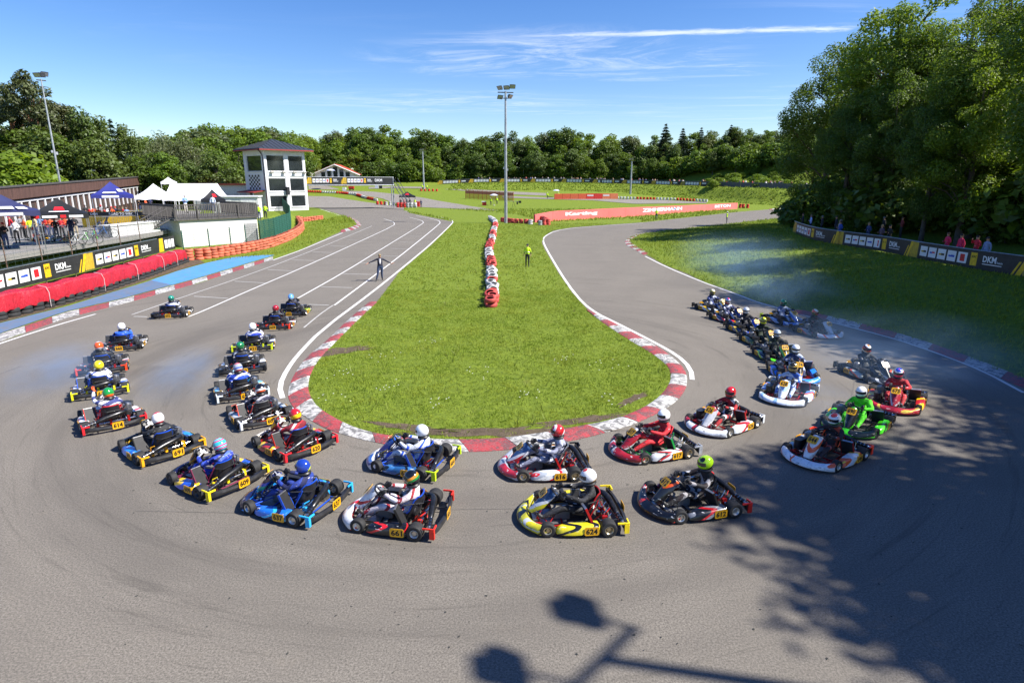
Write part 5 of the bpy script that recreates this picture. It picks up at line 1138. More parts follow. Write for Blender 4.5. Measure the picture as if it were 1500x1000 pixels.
# ------------------------------------------------------------------ race control tower
def tower():
    C = Q(394, 309, 95); zb = hpt(C.x, C.y + 3) - .05; S = 6.7; a = R(48); Ht = Q(394, 217.5, 95).z - zb
    root = empty('control_tower', (C.x, C.y, zb), (0, 0, a), label='white three storey race control tower with dark hipped roof', cat='tower')
    M_TW = stained('tower_render', (.70, .69, .72)); M_FR = mat('8c2a2a', .6)
    # walls as frames round the openings: right face along +X (y=0), left face along +Y (x=0)
    def face(cols, rows, holes, to):
        mb = MB()
        for i in range(len(cols) - 1):
            for j in range(len(rows) - 1):
                if (i, j) in holes: continue
                u0, u1, v0, v1 = cols[i], cols[i + 1], rows[j], rows[j + 1]; p = [to(u, v, d_) for d_ in (0, .3) for u, v in ((u0, v0), (u1, v0), (u1, v1), (u0, v1))]
                mb.add(p, [(0, 1, 2, 3), (4, 7, 6, 5), (0, 4, 5, 1), (1, 5, 6, 2), (2, 6, 7, 3), (3, 7, 4, 0)])
        return mb
    FX = lambda u, v, d_: Vector((u, d_, v)); FY = lambda u, v, d_: Vector((d_, u, v)); k = Ht / 9.8
    cx_ = [0, .35, 3.25, 3.85, 6.35, S]; rw = [0, .6 * k, 2.5 * k, 3.15 * k, 5.6 * k, 6.3 * k, 9.15 * k, Ht]
    hx = {(i, j) for i in (1, 3) for j in (1, 3, 5)}
    mb = face(cx_, rw, hx, FX); put('wall', mb.mesh('wall', False), M_TW, root)
    cy_ = [.3, .9, 5.8, S - .3]; mb = face(cy_, [0, 6.3 * k, 9.15 * k, Ht], {(1, 1)}, FY); put('wall', mb.mesh('wall', False), M_TW, root)
    put('wall', MB().box((S - .15, S / 2, Ht / 2), (.3, S - .6, Ht)).box((S / 2, S - .15, Ht / 2), (S, .3, Ht)).mesh('wall', False), M_TW, root)
    for z in (3.0 * k, 6.0 * k): put('floor', MB().box((S / 2, S / 2, z), (S - .7, S - .7, .2)).mesh('floor', False), M_CONC, root)
    def window(u0, u1, v0, v1, to, blind=0):
        w_ = MB(); t_ = .09
        for (a0, a1, b0, b1) in ((u0, u1, v0, v0 + t_), (u0, u1, v1 - t_, v1), (u0, u0 + t_, v0 + t_, v1 - t_), (u1 - t_, u1, v0 + t_, v1 - t_)):
            p = [to(u, v, d_) for d_ in (.06, .2) for u, v in ((a0, b0), (a1, b0), (a1, b1), (a0, b1))]; w_.add(p, [(0, 1, 2, 3), (4, 7, 6, 5), (0, 4, 5, 1), (1, 5, 6, 2), (2, 6, 7, 3), (3, 7, 4, 0)])
        f = put('window', w_.mesh('window', False), M_WPAINT, root)
        put('pane', MB().quad(*[to(u, v, .16) for u, v in ((u0 + t_, v0 + t_), (u1 - t_, v0 + t_), (u1 - t_, v1 - t_), (u0 + t_, v1 - t_))]).mesh('pane', False), M_GLASSD, f)
        s_ = [to(u, v, d_) for d_ in (-.10, .05) for u, v in ((u0 - .08, v0 - .09), (u1 + .08, v0 - .09), (u1 + .08, v0), (u0 - .08, v0))]
        put('sill', MB().add(s_, [(0, 1, 2, 3), (4, 7, 6, 5), (0, 4, 5, 1), (1, 5, 6, 2), (2, 6, 7, 3), (3, 7, 4, 0)]).mesh('sill', False), M_WPAINT, f)
        if blind: put('blind', MB().quad(*[to(u, v, .12) for u, v in ((u0 + t_, v1 - t_ - blind), (u1 - t_, v1 - t_ - blind), (u1 - t_, v1 - t_), (u0 + t_, v1 - t_))]).mesh('blind', False), M_WPAINT, f)
    for i in (1, 3):
        for j in (1, 3, 5): window(cx_[i], cx_[i + 1], rw[j], rw[j + 1], FX, .28 if j > 1 else 0)
    window(.9, 5.8, 6.3 * k, 9.15 * k, FY, .28)
    # roof
    e = 1.05; z0, z1 = Ht + .02, Ht + 1.75 * k; c = S / 2
    P = [(-e, -e, z0), (S + e, -e, z0), (S + e, S + e, z0), (-e, S + e, z0)]
    put('roof', MB().add(P + [(c, c, z1)] + [(x, y, z0 - .12) for x, y, _ in P], [(0, 1, 4), (1, 2, 4), (2, 3, 4), (3, 0, 4), (0, 5, 6, 1), (1, 6, 7, 2), (2, 7, 8, 3), (3, 8, 5, 0), (5, 8, 7, 6)]).mesh('roof', False), mat((.055, .062, .075), .45, .3), root)
    mb = MB()
    for q in range(1, 12):
        for ax in (0, 1):
            u = -e + (S + 2 * e) * q / 12; f = 1 - abs(u - c) / (c + e); a0 = (u, -e) if ax == 0 else (-e, u); top = (u, -e + (c + e) * f) if ax == 0 else (-e + (c + e) * f, u)
            mb.tube([(*a0, z0 + .03), (*top, z0 + (z1 - z0) * f + .03)], .035, 4)
    put('roof_seams', mb.mesh('roof_seams', False), mat((.04, .045, .055), .5, .3), root)
    put('eaves_board', MB().box((c, -e + .02, z0 - .2), (S + 2 * e, .06, .16)).box((-e + .02, c, z0 - .2), (.06, S + 2 * e, .16)).mesh('eaves_board', False), M_FR, root)
    # chequered flag on the left face
    mb = MB(); n = 7; u0, v0, ss, st_ = 1.9, 3.45 * k, .50, .31
    for i in range(n):
        for j in range(n): mb.quad(*[(-.03, u0 + (i + a_) * ss, v0 + (j + b_) * st_ + .02 * math.sin((i + a_) * 1.3)) for a_, b_ in ((0, 0), (1, 0), (1, 1), (0, 1))], (i + j) % 2)
    put('chequered_panel', mb.mesh('chequered_panel', False, fix=False), [M_DIG, M_BW], root)
    put('drain_pipe', MB().tube([(-.06, 1.6, Ht - .1), (-.08, .8, Ht - .5), (-.08, .3, Ht - 1.0), (-.08, .14, .3)], .06, 6).mesh('drain_pipe'), mat((.10, .04, .04), .5), root)
    for x in (1.0, 2.9, 4.7, 6.4): put('floodlight', MB().box((x, -.25, 6.2 * k), (.45, .3, .25), 0, (.5, 0, 0)).tube([(x, 0, 6.25 * k), (x, -.2, 6.25 * k)], .03, 5).mesh('floodlight', False), mat((.5, .47, .44), .5), root)
    put('door', MB().box((-.03, 4.9, 1.6), (.08, 1.1, 2.3)).mesh('door', False), mat((.03, .03, .035), .4), root)
    pr = put('porch_roof', MB().box((-.9, 3.4, 2.95), (1.9, 5.6, .12), 0, (0, R(-9), 0)).mesh('porch_roof', False), M_FR, root)
    for y in (1.0, 5.8): put('porch_post', MB().box((-1.7, y, 1.4), (.1, .1, 2.8)).mesh('porch_post', False), M_WPAINT, root)
    put('speaker', MB().box((3.2, -.35, 3.2 * k), (.45, .4, 1.2)).mesh('speaker', False), M_BLK, root)
tower()
# ------------------------------------------------------------------ floodlight masts
def mast(name, base, h, label, heads=5, r=.16, rot=0.0, arm=1.0):
    root = empty(name, tuple(base), (0, 0, rot), label=label, cat='floodlight mast', group='floodlight masts')
    put('pole', MB().tube([(0, 0, -.2), (0, 0, h * .5), (0, 0, h)], [r, r * .8, r * .55], 10).mesh('pole'), M_GALV, root)
    put('crossarm', MB().box((0, 0, h - .15), (2.2 * arm, .14, .12)).box((0, 0, h - .9), (1.5 * arm, .1, .1)).mesh('crossarm', False), M_DGREY, root)
    sp = [(-.85, .55), (.12, .6), (.95, .75), (-.75, -.65), (.7, -.55)][:heads]
    for i, (x, z) in enumerate(sp):
        mb = MB().add([(-.42, 0, -.30), (.42, 0, -.30), (.42, 0, .30), (-.42, 0, .30), (-.25, .34, -.16), (.25, .34, -.16), (.25, .34, .16), (-.25, .34, .16)], [(0, 3, 2, 1), (4, 5, 6, 7), (0, 1, 5, 4), (1, 2, 6, 5), (2, 3, 7, 6), (3, 0, 4, 7)])
        mb.quad((-.38, -.012, -.26), (.38, -.012, -.26), (.38, -.012, .26), (-.38, -.012, .26), 1)
        put('floodlight', mb.mesh('floodlight', False), [M_DGREY, mat((.35, .36, .38), .1, .3)], root, (x * arm, -.1, h - .15 + z), (R(38), 0, R((i - 2) * 24)))
    put('junction_box', MB().box((.22, 0, h * .42), (.25, .2, .35)).box((-.25, 0, h * .42 + .2), (.2, .2, .3)).mesh('junction_box', False), M_GALV, root)
    return root
M_GALV = mat((.36, .38, .40), .5, .5, .2, 3); M_DGREY = mat((.05, .055, .06), .5, .2)
mb_ = G(741, 327); mast('floodlight_mast', mb_, Q(748, 134, mb_.y).z, 'tall grey floodlight mast with five lamps beside the pink wall', 5, .24, .15, 1.0)
p_ = Q(60, 116, 82); mast('floodlight_mast', (p_.x, p_.y, 3), p_.z - 3, 'leaning looking floodlight mast behind the brown timber building', 3, .14, .9, .45)
p_ = T(621, 277); mast('floodlight_mast', p_, Q(620, 222, p_.y).z - p_.z, 'slim floodlight mast beside the small red tyre stack on the far grass', 2, .3, .3, .8)
p_ = Q(923, 291, 184); mast('floodlight_mast', (p_.x, p_.y, hpt(p_.x, p_.y)), Q(923, 236, 184).z - hpt(p_.x, p_.y), 'slim floodlight mast rising in front of the far embankment', 2, .3, -.2, .8)
# the mast whose shadow falls on the near tarmac
hm = 15.0; sh_ = Vector((math.sin(SUN_AZ), math.cos(SUN_AZ), 0)) / math.tan(SUN_EL)
def from_shadow(px, py, h): q = G(px, py); return q + sh_ * h + Vector((0, 0, h))
mb0 = from_shadow(888, 966, hm); o_ = Vector((mb0.x, mb0.y, 0))
nm_ = empty('floodlight_mast', tuple(o_), label='floodlight mast standing outside the frame, known by its shadow on tarmac', cat='floodlight mast', group='floodlight masts')
put('pole', MB().tube([(0, 0, -.2), (0, 0, hm * .5), (0, 0, hm)], [.17, .13, .09], 10).mesh('pole'), M_GALV, nm_)
a0, a1 = from_shadow(835, 1010, hm) - o_, from_shadow(930, 918, hm) - o_
put('crossarm', MB().tube([a0, a1], .07, 8).mesh('crossarm'), M_DGREY, nm_)
for hx_, (px, py) in enumerate(((742, 978), (852, 893))):
    c_ = from_shadow(px, py, hm + .9) - o_; st_ = a0.lerp(a1, .08 if hx_ == 0 else .97)
    mb = MB().box((0, 0, 0), (.62, .2, .78), 0).box((0, .18, 0), (.42, .22, .5), 0)
    put('floodlight', mb.mesh('floodlight', False), M_DGREY, nm_, tuple(c_), (R(25), 0, R(100)))
    put('bracket', MB().tube([st_, st_.lerp(c_, .9)], .04, 6).mesh('bracket'), M_DGREY, nm_)
for px, yt, yb, Y in ((767, 240, 263, 222), (788, 241, 263, 224)):
    a = Q(px, yt, Y); zb = hpt(a.x, a.y); l_ = empty('lamp_post', (a.x, a.y, zb), label='thin pole standing at the wood edge behind the crest banners', cat='lamp post', group='thin poles at the wood edge')
    put('pole', MB().tube([(0, 0, 0), (0, 0, a.z - zb)], .14, 6).mesh('pole'), M_GALV, l_); put('lamp_head', MB().box((.3, 0, a.z - zb), (1.0, .3, .15)).mesh('lamp_head', False), M_GALV, l_)

# ------------------------------------------------------------------ row of tyres standing across the infield
TS = tyre_mesh(.305, .21, 18)
rp = smooth_path(gl([(720, 450), (723, 430), (719, 412), (721, 398), (717, 380), (716, 366), (722, 350), (724, 338), (727, 328), (718, 321)]), 2)
tr_root = empty('infield_tyre_row', tuple(rp[0]), label='winding row of red and white tyres lying across the infield grass', cat='tyre wall'); c0 = rp[0]
n = min(140, int(plen(rp) / .55)); RP = resample(rp, n)
for i, p in enumerate(RP):
    yy = proj(p)[1]; col = 'R' if yy > 436 else 'W' if yy > 399 else 'R' if yy > 385 else 'W' if yy > 370 else 'R' if yy > 358 else 'W' if yy > 350 else 'R' if yy > 343 else 'W' if yy > 337 else 'R' if yy > 331 else 'W'
    if 415 < yy < 420 or 446 < yy: col = 'R'
    for k in range(2):
        le = R(rnd.uniform(58, 90)); ax = Vector((rnd.uniform(-.22, .22), -math.cos(le), math.sin(le)))
        put('tyre', TS, [M_TRED if col == 'R' else M_TWHT, M_TBLK], tr_root, (p.x - c0.x + rnd.uniform(-.10, .10), p.y - c0.y + rnd.uniform(-.08, .08), .03 + k * .25), ax.to_track_quat('Z', 'Y').to_euler(), rnd.uniform(.9, 1.06))
# ------------------------------------------------------------------ pink wall with lettering
M_PINK = mat(hexc('d86a66'), .8, 0, .08, .5)
wp_b = [(784, 326), (806, 324), (860, 321), (940, 316.5), (1000, 311.5), (1080, 306)]
wpts = [T(*p) for p in wp_b]; wpath = Path(resample(smooth_path(wpts, 2), 60))
wr_ = empty('painted_wall', tuple(wpath.p[0]), label='long pink painted wall with white lettering beyond the right hand track', cat='wall'); o = wpath.p[0]
def wtop(s):
    p = wpath.at(s)[0]; x = proj(p)[0]; yt = np.interp(x, [784, 814, 940, 1000, 1080], [314.5, 309, 303.3, 301, 297.2]); lo_, hi_ = 0.0, 4.0
    for _ in range(30):
        m = (lo_ + hi_) / 2
        if proj(p + Vector((0, 0, m)))[1] > yt: lo_ = m
        else: hi_ = m
    return lo_
ss = np.linspace(0, wpath.L, 46)
def wv(s, z, o_): p, t = wpath.at(s); return p + Vector((t.y, -t.x, 0)) * o_ + Vector((0, 0, z)) - o
for i in range(15):
    seg = ss[i * 3:i * 3 + 4]; g = .01
    q = [seg[0] + g, *seg[1:3], seg[-1] - g]
    mb = MB().grid([[wv(s, 0, 0) for s in q], [wv(s, wtop(s), 0) for s in q], [wv(s, wtop(s), -.3) for s in q], [wv(s, 0, -.3) for s in q]], 0, False, True)
    mb.f += [[0, 4, 8, 12], [3, 7, 11, 15]]; mb.m += [0, 0]
    put('wall_panel', mb.mesh('wall_panel', False), M_PINK, wr_)
def wall_text(txt, px0, px1, f0, f1, bold=.03, blue=None):
    P, Fc, asp = text2d(txt, bold); sa, sb = s_at(wpath, px0, .8), s_at(wpath, px1, .8); mb = MB()
    mb.add([wv(sa + (sb - sa) * p[0] / asp, wtop(sa + (sb - sa) * p[0] / asp) * (f0 + (f1 - f0) * p[1]), .02) for p in P], Fc, 0)
    if blue:
        s = sa + (sb - sa) * blue; h = wtop(s); w_ = (sb - sa) * .05
        mb.add([wv(s - w_, h * (f0 + .12), .03), wv(s + w_, h * (f0 + .12), .03), wv(s, h * (f1 - .12), .03)], [(0, 1, 2)], 1)
    put('lettering', mb.mesh('lettering', False, fix=False), [M_BW, mat('4a86d0', .5)], wr_)
wall_text('Karting', 828, 875, .36, .82, .05); wall_text('ZIMMERMANN', 941, 999, .40, .84, .04, .80); wall_text('BETON', 1047, 1070, .40, .84, .04, .60)
# tyres behind and at the ends of the wall
tyre_wall('tyre_wall', gl([(736, 325), (752, 327), (777, 328)]), 'low red tyre wall at the foot of the tall mast', [M_TRED], 3, 'tyre stacks at the wall end', 0.66)
tyre_wall('tyre_wall', gl([(777, 329), (792, 330)]), 'short block of white tyres before the pink wall end', [M_TWHT], 3, 'tyre stacks at the wall end', .66)
tyre_wall('tyre_wall', gl([(797, 330), (803, 330), (790, 323)]), 'dark red tyre stack ending the pink wall', [M_TRED], 4, 'tyre stacks at the wall end', .66)
_b = [wpath.at(s)[0] + Vector((-wpath.at(s)[1].y * -1, 0, 0)) * 0 + Vector((-.8, .9, 0)) for s in np.linspace(wpath.L * .12, wpath.L * .99, 30)]
tyre_wall('tyre_wall', [Vector((p.x, p.y, .75)) for p in _b], 'red and white tyres stacked behind the pink wall', [M_TWHT, M_TREDB], 2, 'tyre stacks at the wall end', .9, seg=4)
tyre_wall('tyre_wall', [T(1084, 304.5), T(1090, 305), T(1095, 305)], 'bright red tyre stack at the far end of the pink wall', [M_TREDB], 4, 'tyre stacks at the wall end', .7)
# far red and white tyre lines
def far_tyres(px, label, mats, rows=3, step=.75, seg=5): tyre_wall('tyre_wall', [T(*p) for p in px], label, mats, rows, 'far tyre lines', step, .03, seg=seg)
far_tyres([(452, 282), (475, 283), (500, 284), (520, 286), (535, 291), (552, 294.5)], 'red and white tyre line winding between the far roads', [M_TREDB, M_TWHT], 3, .8, 6)
far_tyres([(553, 300), (564, 300.5)], 'bright red tyre block where the far tyre line ends', [M_TREDB], 4, .7, 1)
far_tyres([(566, 300.8), (577, 301.5)], 'white tyre block beside the start tent', [M_TWHT], 4, .7, 1)
far_tyres([(905, 291.5), (940, 292.3), (990, 293.5), (1035, 296)], 'red and white tyre line below the far embankment', [M_TWHT, M_TREDB], 3, .85, 6)
far_tyres([(452, 272), (480, 272.5), (508, 273)], 'dark orange tyre line under the footbridge', [M_TERRA], 3, .85, 6)
# red barrier blocks along the far road
br = empty('barrier_row', tuple(T(812, 292)), label='row of orange red barrier blocks along the far road', cat='barrier'); o2 = br.location.copy(); q0, q1 = T(812, 292.2), T(905, 291.6)
for k in range(8):
    a = q0.lerp(q1, k / 8); b = q0.lerp(q1, (k + .97) / 8); d = b - a; d.z = 0; zz = float(hb(a.y))
    put('barrier_block', MB().box((0, 0, .75), (d.length, .6, 1.5)).mesh('barrier_block', False), mat(['d8603c', 'd8603c', 'd4683f', 'd8603c', 'd83c34', 'd0342c', 'd87a50', 'd87a50'][k], .6), br, ((a.x + b.x) / 2 - o2.x, (a.y + b.y) / 2 - o2.y, zz - o2.z), (0, 0, math.atan2(d.y, d.x)))
    if k in (4, 6): put('stripe', MB().box((0, -.31, 1.0), (d.length * .8, .02, .35)).mesh('stripe', False), M_BW, br, ((a.x + b.x) / 2 - o2.x, (a.y + b.y) / 2 - o2.y, zz - o2.z), (0, 0, math.atan2(d.y, d.x)))
# orange netting on posts
nf0, nf1 = T(682, 291), T(752, 295); nf = empty('net_fence', tuple(nf0), label='orange safety netting on brown posts across the far grass', cat='fence'); d = nf1 - nf0; d.z = 0
m, nn, ll, pp_ = newmat('orange_netting'); pp_.inputs['Base Color'].default_value = (*hexc('d08a2c'), 1); pp_.inputs['Roughness'].default_value = .7
tcn = nn.new('ShaderNodeTexCoord'); ck = nn.new('ShaderNodeTexBrick'); ck.inputs['Scale'].default_value = 6; ck.inputs['Mortar Size'].default_value = .045; ck.offset = 0; ck.inputs['Brick Width'].default_value = .5; ck.inputs['Row Height'].default_value = .5
mpn = nn.new('ShaderNodeMapping'); mpn.inputs['Rotation'].default_value = (R(90), 0, 0); ll.new(tcn.outputs['Object'], mpn.inputs[0]); ll.new(mpn.outputs[0], ck.inputs['Vector'])
tb_ = nn.new('ShaderNodeBsdfTransparent'); mx_ = nn.new('ShaderNodeMixShader'); ll.new(nmath(nn, ll, 'MULTIPLY', nmath(nn, ll, 'SUBTRACT', 1.0, ck.outputs['Fac']), .55), mx_.inputs[0]); ll.new(pp_.outputs[0], mx_.inputs[1]); ll.new(tb_.outputs[0], mx_.inputs[2]); ll.new(mx_.outputs[0], nn['Material Output'].inputs['Surface']); M_NET = m
an_ = math.atan2(d.y, d.x)
for k in range(12):
    f = k / 11; q = d * f; zz = float(hb(nf0.y + q.y)) - nf0.z; put('post', MB().tube([(q.x, q.y, zz), (q.x, q.y, zz + 2.4)], .06, 6).mesh('post'), mat('a04a20', .7), nf)
    if k < 11:
        L1 = d.length / 11; put('net', MB().grid([[(x, .02 * math.sin(x * 3), z) for x in np.linspace(0, L1, 4)] for z in (.1, 1.2, 2.3)]).mesh('net', False), M_NET, nf, (q.x, q.y, zz), (0, 0, an_))
        put('net_band', MB().box((L1 / 2, -.03, 1.75), (L1, .02, .7)).mesh('net_band', False), mat('c07060', .7), nf, (q.x, q.y, zz), (0, 0, an_))
# ------------------------------------------------------------------ start tent, drums, parasols
def drum_mesh():
    return MB().lathe([(0, 0), (.27, 0), (.29, .02), (.285, .28), (.30, .30), (.285, .32), (.285, .58), (.30, .60), (.285, .62), (.29, .9), (.25, .92), (0, .90)], 14).mesh('drum', True, 40)
DR = drum_mesh()
for k, px in enumerate((583, 588, 593, 598, 603, 608.5)):
    p = T(px, 304.2); d_ = put('drum', DR, M_TREDB if k < 3 else M_TWHT, None, tuple(p), (0, 0, k), 1.25, label='red plastic drum before the start tent' if k < 3 else 'white plastic drum before the start tent', cat='drum', group='red drums before the start tent' if k < 3 else 'white drums before the start tent')
p = T(596, 301); t_ = tent(596.5, 280.5, 287, p.z, 24, p.y, '141518', 'small black start tent with red emblem beside the drums', marks=[(-.35, .35, .3, .65, 1)])
rb_ = empty('painted_block', tuple(T(612.5, 303)), label='red block wall at the right of the white drums', cat='barrier'); put('block', MB().box((0, 0, .6), (.8, .6, 1.2)).mesh('block', False), M_TREDB, rb_)
def parasol(px, yt, yb, Y, wpx, label):
    b = Q(px, yb, Y); zb = hpt(b.x, b.y); tp = Q(px, yt, Y); h = tp.z - zb; r = wpx * Y / FPX / 2
    root = empty('parasol', (b.x, b.y, zb), label=label, cat='parasol', group='marshal parasols'); rows = []
    for k in range(5):
        f = k / 4; rows.append([(r * f * math.cos(a), r * f * math.sin(a), h - .45 * f * f * r / 1.3) for a in np.linspace(0, 2 * math.pi, 16, endpoint=False)])
    mb = MB().grid(rows, 0, True); mb.m = [(i // 2) % 2 if i // 16 >= 2 else 0 for i in range(len(mb.m))]
    put('canopy', mb.mesh('canopy', True, 30), [M_WPAINT, mat('b4bce0', .6)], root); put('pole', MB().tube([(0, 0, 0), (0, 0, h - .02)], .03, 6).mesh('pole'), M_ALU, root); put('base', MB().lathe([(0, 0), (.3, 0), (.28, .1), (.05, .14), (0, .14)], 12).mesh('base'), M_CONC, root)
pk = T(724, 301); parasol(723.5, 284, 301, pk.y, 12, 'white blue parasol over the marshal post by the netting')
parasol(814.5, 277.5, 291, 176, 10, 'white blue parasol behind the orange red barrier blocks'); parasol(485, 247.5, 262, 196, 13, 'white blue parasol in front of the white gabled house')
for px, py, c in ((709.5, 301, 'b82a1c'),): 
    q = T(px, py); r_ = empty('equipment_crate', tuple(q), label='red and white equipment crate on the grass by the marshal post', cat='crate'); put('box', MB().box((0, 0, .4), (1.0, .8, .8)).mesh('box', False), mat(c, .6), r_); put('lid', MB().box((-.1, 0, .9), (1.1, .9, .2)).mesh('lid', False), M_WPAINT, r_)
# tv camera stand at the mast
q = T(752, 304); cr_ = empty('camera_crane', tuple(q), label='small camera arm reaching out beside the tall mast', cat='camera'); put('arm', MB().tube([(-1.4, 0, 1.4), (1.4, 0, 1.35)], .05, 6).mesh('arm'), M_ALU, cr_)
put('camera_head', MB().box((1.5, 0, 1.25), (.6, .5, .5)).box((.9, 0, 1.0), (.35, .4, .6)).mesh('camera_head', False), M_BLK, cr_)
for k in range(3): put('leg', MB().tube([(0, 0, 1.4), (.5 * math.cos(k * 2.1), .5 * math.sin(k * 2.1), 0)], .03, 5).mesh('leg'), M_BLK, cr_)
# red kit stand on far grass and small stack
for px, py, s in ((625, 279.5, 1.0),):
    far_tyres([(617, 280), (640, 280.3)], 'small red tyre stack at the foot of a slim mast', [M_TREDB], 3, .9, 1)
# white signboards beside far road
for px, py, lab in ((552, 277, 'white square sign board with dark neighbour beside the far road'),):
    q = T(px, py); r_ = empty('sign_board', tuple(q), label=lab, cat='sign'); put('panel', MB().box((0, 0, 1.0), (1.0, .1, 1.6)).mesh('panel', False), mat('d4d4f0', .5), r_); put('dark_panel', MB().box((1.2, .1, .9), (1.0, .1, 1.4)).mesh('dark_panel', False), M_BLK, r_)
for px, py in ((515, 279.5),):
    q = T(px, py); r_ = empty('service_cart', tuple(q), label='red kart stand with white box beside the far road', cat='cart'); put('frame', MB().box((0, 0, .5), (1.4, .9, .25)).box((-.5, 0, .25), (.1, .8, .5)).box((.5, 0, .25), (.1, .8, .5)).mesh('frame', False), M_BLK, r_); put('cover', MB().box((0, 0, 1.0), (1.6, 1.0, .7)).mesh('cover', False), M_TREDB, r_); put('box', MB().box((-2.2, 0, .5), (1.0, .8, 1.0)).mesh('box', False), M_WPAINT, r_)
# ------------------------------------------------------------------ footbridge with banners
bYa, bYb = 132, 140
fa, fb_ = Q(446, 269.5, bYa), Q(577, 268.5, bYb); d = fb_ - fa; d.z = 0; zf = fa.z
fbp = [Vector((fa.x, fa.y, 0)), Vector((fb_.x, fb_.y, 0))]; P_ = Path(fbp); bl = s_at(P_, 501.5, zf) - s_at(P_, 450, zf)
fb_root = empty('footbridge', (fa.x, fa.y, 0), label='steel footbridge over the track hung with black printed banners', cat='bridge'); a_ = math.atan2(d.y, d.x); Lf = d.length
put('deck', MB().box((Lf / 2, .8, zf - .12), (Lf, 1.8, .25)).mesh('deck', False), M_DGREY, fb_root, rot=(0, 0, a_))
for k in (0, 1, 2):
    s0 = s_at(P_, 450, zf) + k * bl
    if k < 2: put('banner_panel', banner_bay(P_, s0, bl, zf, 1.35, Vector((fa.x, fa.y, 0)), True), BANM, fb_root)
    else:
        rows = [[P_.at(s)[0] - Vector((fa.x, fa.y, 0)) + Vector((0, 0, z)) for s in (s0 - .4, min(s0 + 5.4, Lf))] for z in (zf, zf + 1.35)]; mb = MB().grid(rows, 0)
        t = P_.at(1)[1]; nrm = Vector((t.y, -t.x, 0)); letter(mb, 'DKM', P_.at(s0 + .6)[0] + nrm * .02 + Vector((0, 0, zf + .75)) - Vector((fa.x, fa.y, 0)), t, (0, 0, 1), .6, 1.6, 1); put('banner_panel', mb.mesh('banner_panel', False, fix=False), [M_BAN, M_BW], fb_root)
put('parapet', MB().tube([(0, 0, zf + 1.4), (Lf, 0, zf + 1.4)], .06, 6).tube([(0, 1.7, zf + 1.3), (Lf, 1.7, zf + 1.3)], .06, 6).tube([(0, -.05, zf - .3), (Lf, -.05, zf - .3)], .1, 6).mesh('parapet'), M_GALV, fb_root, rot=(0, 0, a_))
for s in (.02, .99):
    for y in (0, 1.7): put('pillar', MB().tube([(Lf * s, y, 0), (Lf * s, y, zf + 1.4)], .12, 6).mesh('pillar'), M_GALV, fb_root, rot=(0, 0, a_))
put('stairway', MB().tube([(Lf, .2, zf), (Lf + 1.4, -5.5, .3)], .08, 5).tube([(Lf + .9, .2, zf), (Lf + 2.3, -5.5, .3)], .08, 5).tube([(Lf, .2, zf + 1.2), (Lf + 1.4, -5.5, 1.5)], .06, 5).tube([(Lf + .9, .2, zf + 1.2), (Lf + 2.3, -5.5, 1.5)], .06, 5).mesh('stairway'), M_DGREY, fb_root, rot=(0, 0, a_))
for k in range(14): f = k / 14; put('step', MB().box((Lf + .45 + 1.4 * f, .2 - 5.7 * f, zf + (.3 - zf) * f), (1.0, .3, .05)).mesh('step', False), M_GALV, fb_root, rot=(0, 0, a_))
# ------------------------------------------------------------------ gabled clubhouse
hL, hR = Q(459, 254, 205), Q(523, 255, 212); hA = Q(490, 240, 208); hc = (hL + hR) / 2; zb = hpt(hc.x, hc.y); wd = (hR - hL).length; ev = hL.z - zb; ap = hA.z - zb
hs = empty('clubhouse', (hc.x, hc.y, zb), (0, 0, .12), label='white gabled clubhouse with red roof edge in front of the woods', cat='house'); M_HW = mat((.66, .65, .63), .7); w2 = wd / 2
put('wall', MB().add([(-w2, 0, 0), (w2, 0, 0), (w2, 0, ev), (0, 0, ap - .3), (-w2, 0, ev), (-w2, 12, 0), (w2, 12, 0), (w2, 12, ev), (0, 12, ap - .3), (-w2, 12, ev)], [(0, 1, 2, 3, 4), (9, 8, 7, 6, 5), (0, 4, 9, 5), (1, 6, 7, 2)]).mesh('wall', False), M_HW, hs)
rf = put('roof', MB().add([(-w2 - .9, -1.2, ev - .35), (0, -1.2, ap), (0, 13, ap), (-w2 - .9, 13, ev - .35), (w2 + .9, -1.2, ev - .35), (w2 + .9, 13, ev - .35)] + [(-w2 - .9, -1.2, ev - .55), (0, -1.2, ap - .22), (w2 + .9, -1.2, ev - .55)], [(0, 1, 2, 3), (1, 4, 5, 2), (0, 6, 7, 1), (1, 7, 8, 4)]).mesh('roof', False), mat('a4452c', .7), hs)
put('barge_board', MB().tube([(-w2 - .9, -1.25, ev - .6), (0, -1.25, ap - .28), (w2 + .9, -1.25, ev - .6)], .16, 4).mesh('barge_board', False), M_WPAINT, rf)
for k, x in enumerate(np.linspace(-w2 * .55, w2 * .55, 5)):
    ht_ = (ap - ev) * (1 - abs(x) / w2) + ev - .9; win = put('window', MB().box((x, -.05, ht_ / 2 + .6), (wd * .11, .1, ht_ - 1.0)).mesh('window', False), M_WPAINT, hs); put('pane', MB().box((x, -.11, ht_ / 2 + .6), (wd * .095, .04, ht_ - 1.3)).mesh('pane', False), M_GLASSD, win)
put('balcony', MB().box((0, -.8, ev - 1.6), (wd * .9, 1.4, .2)).mesh('balcony', False), M_WPAINT, hs)
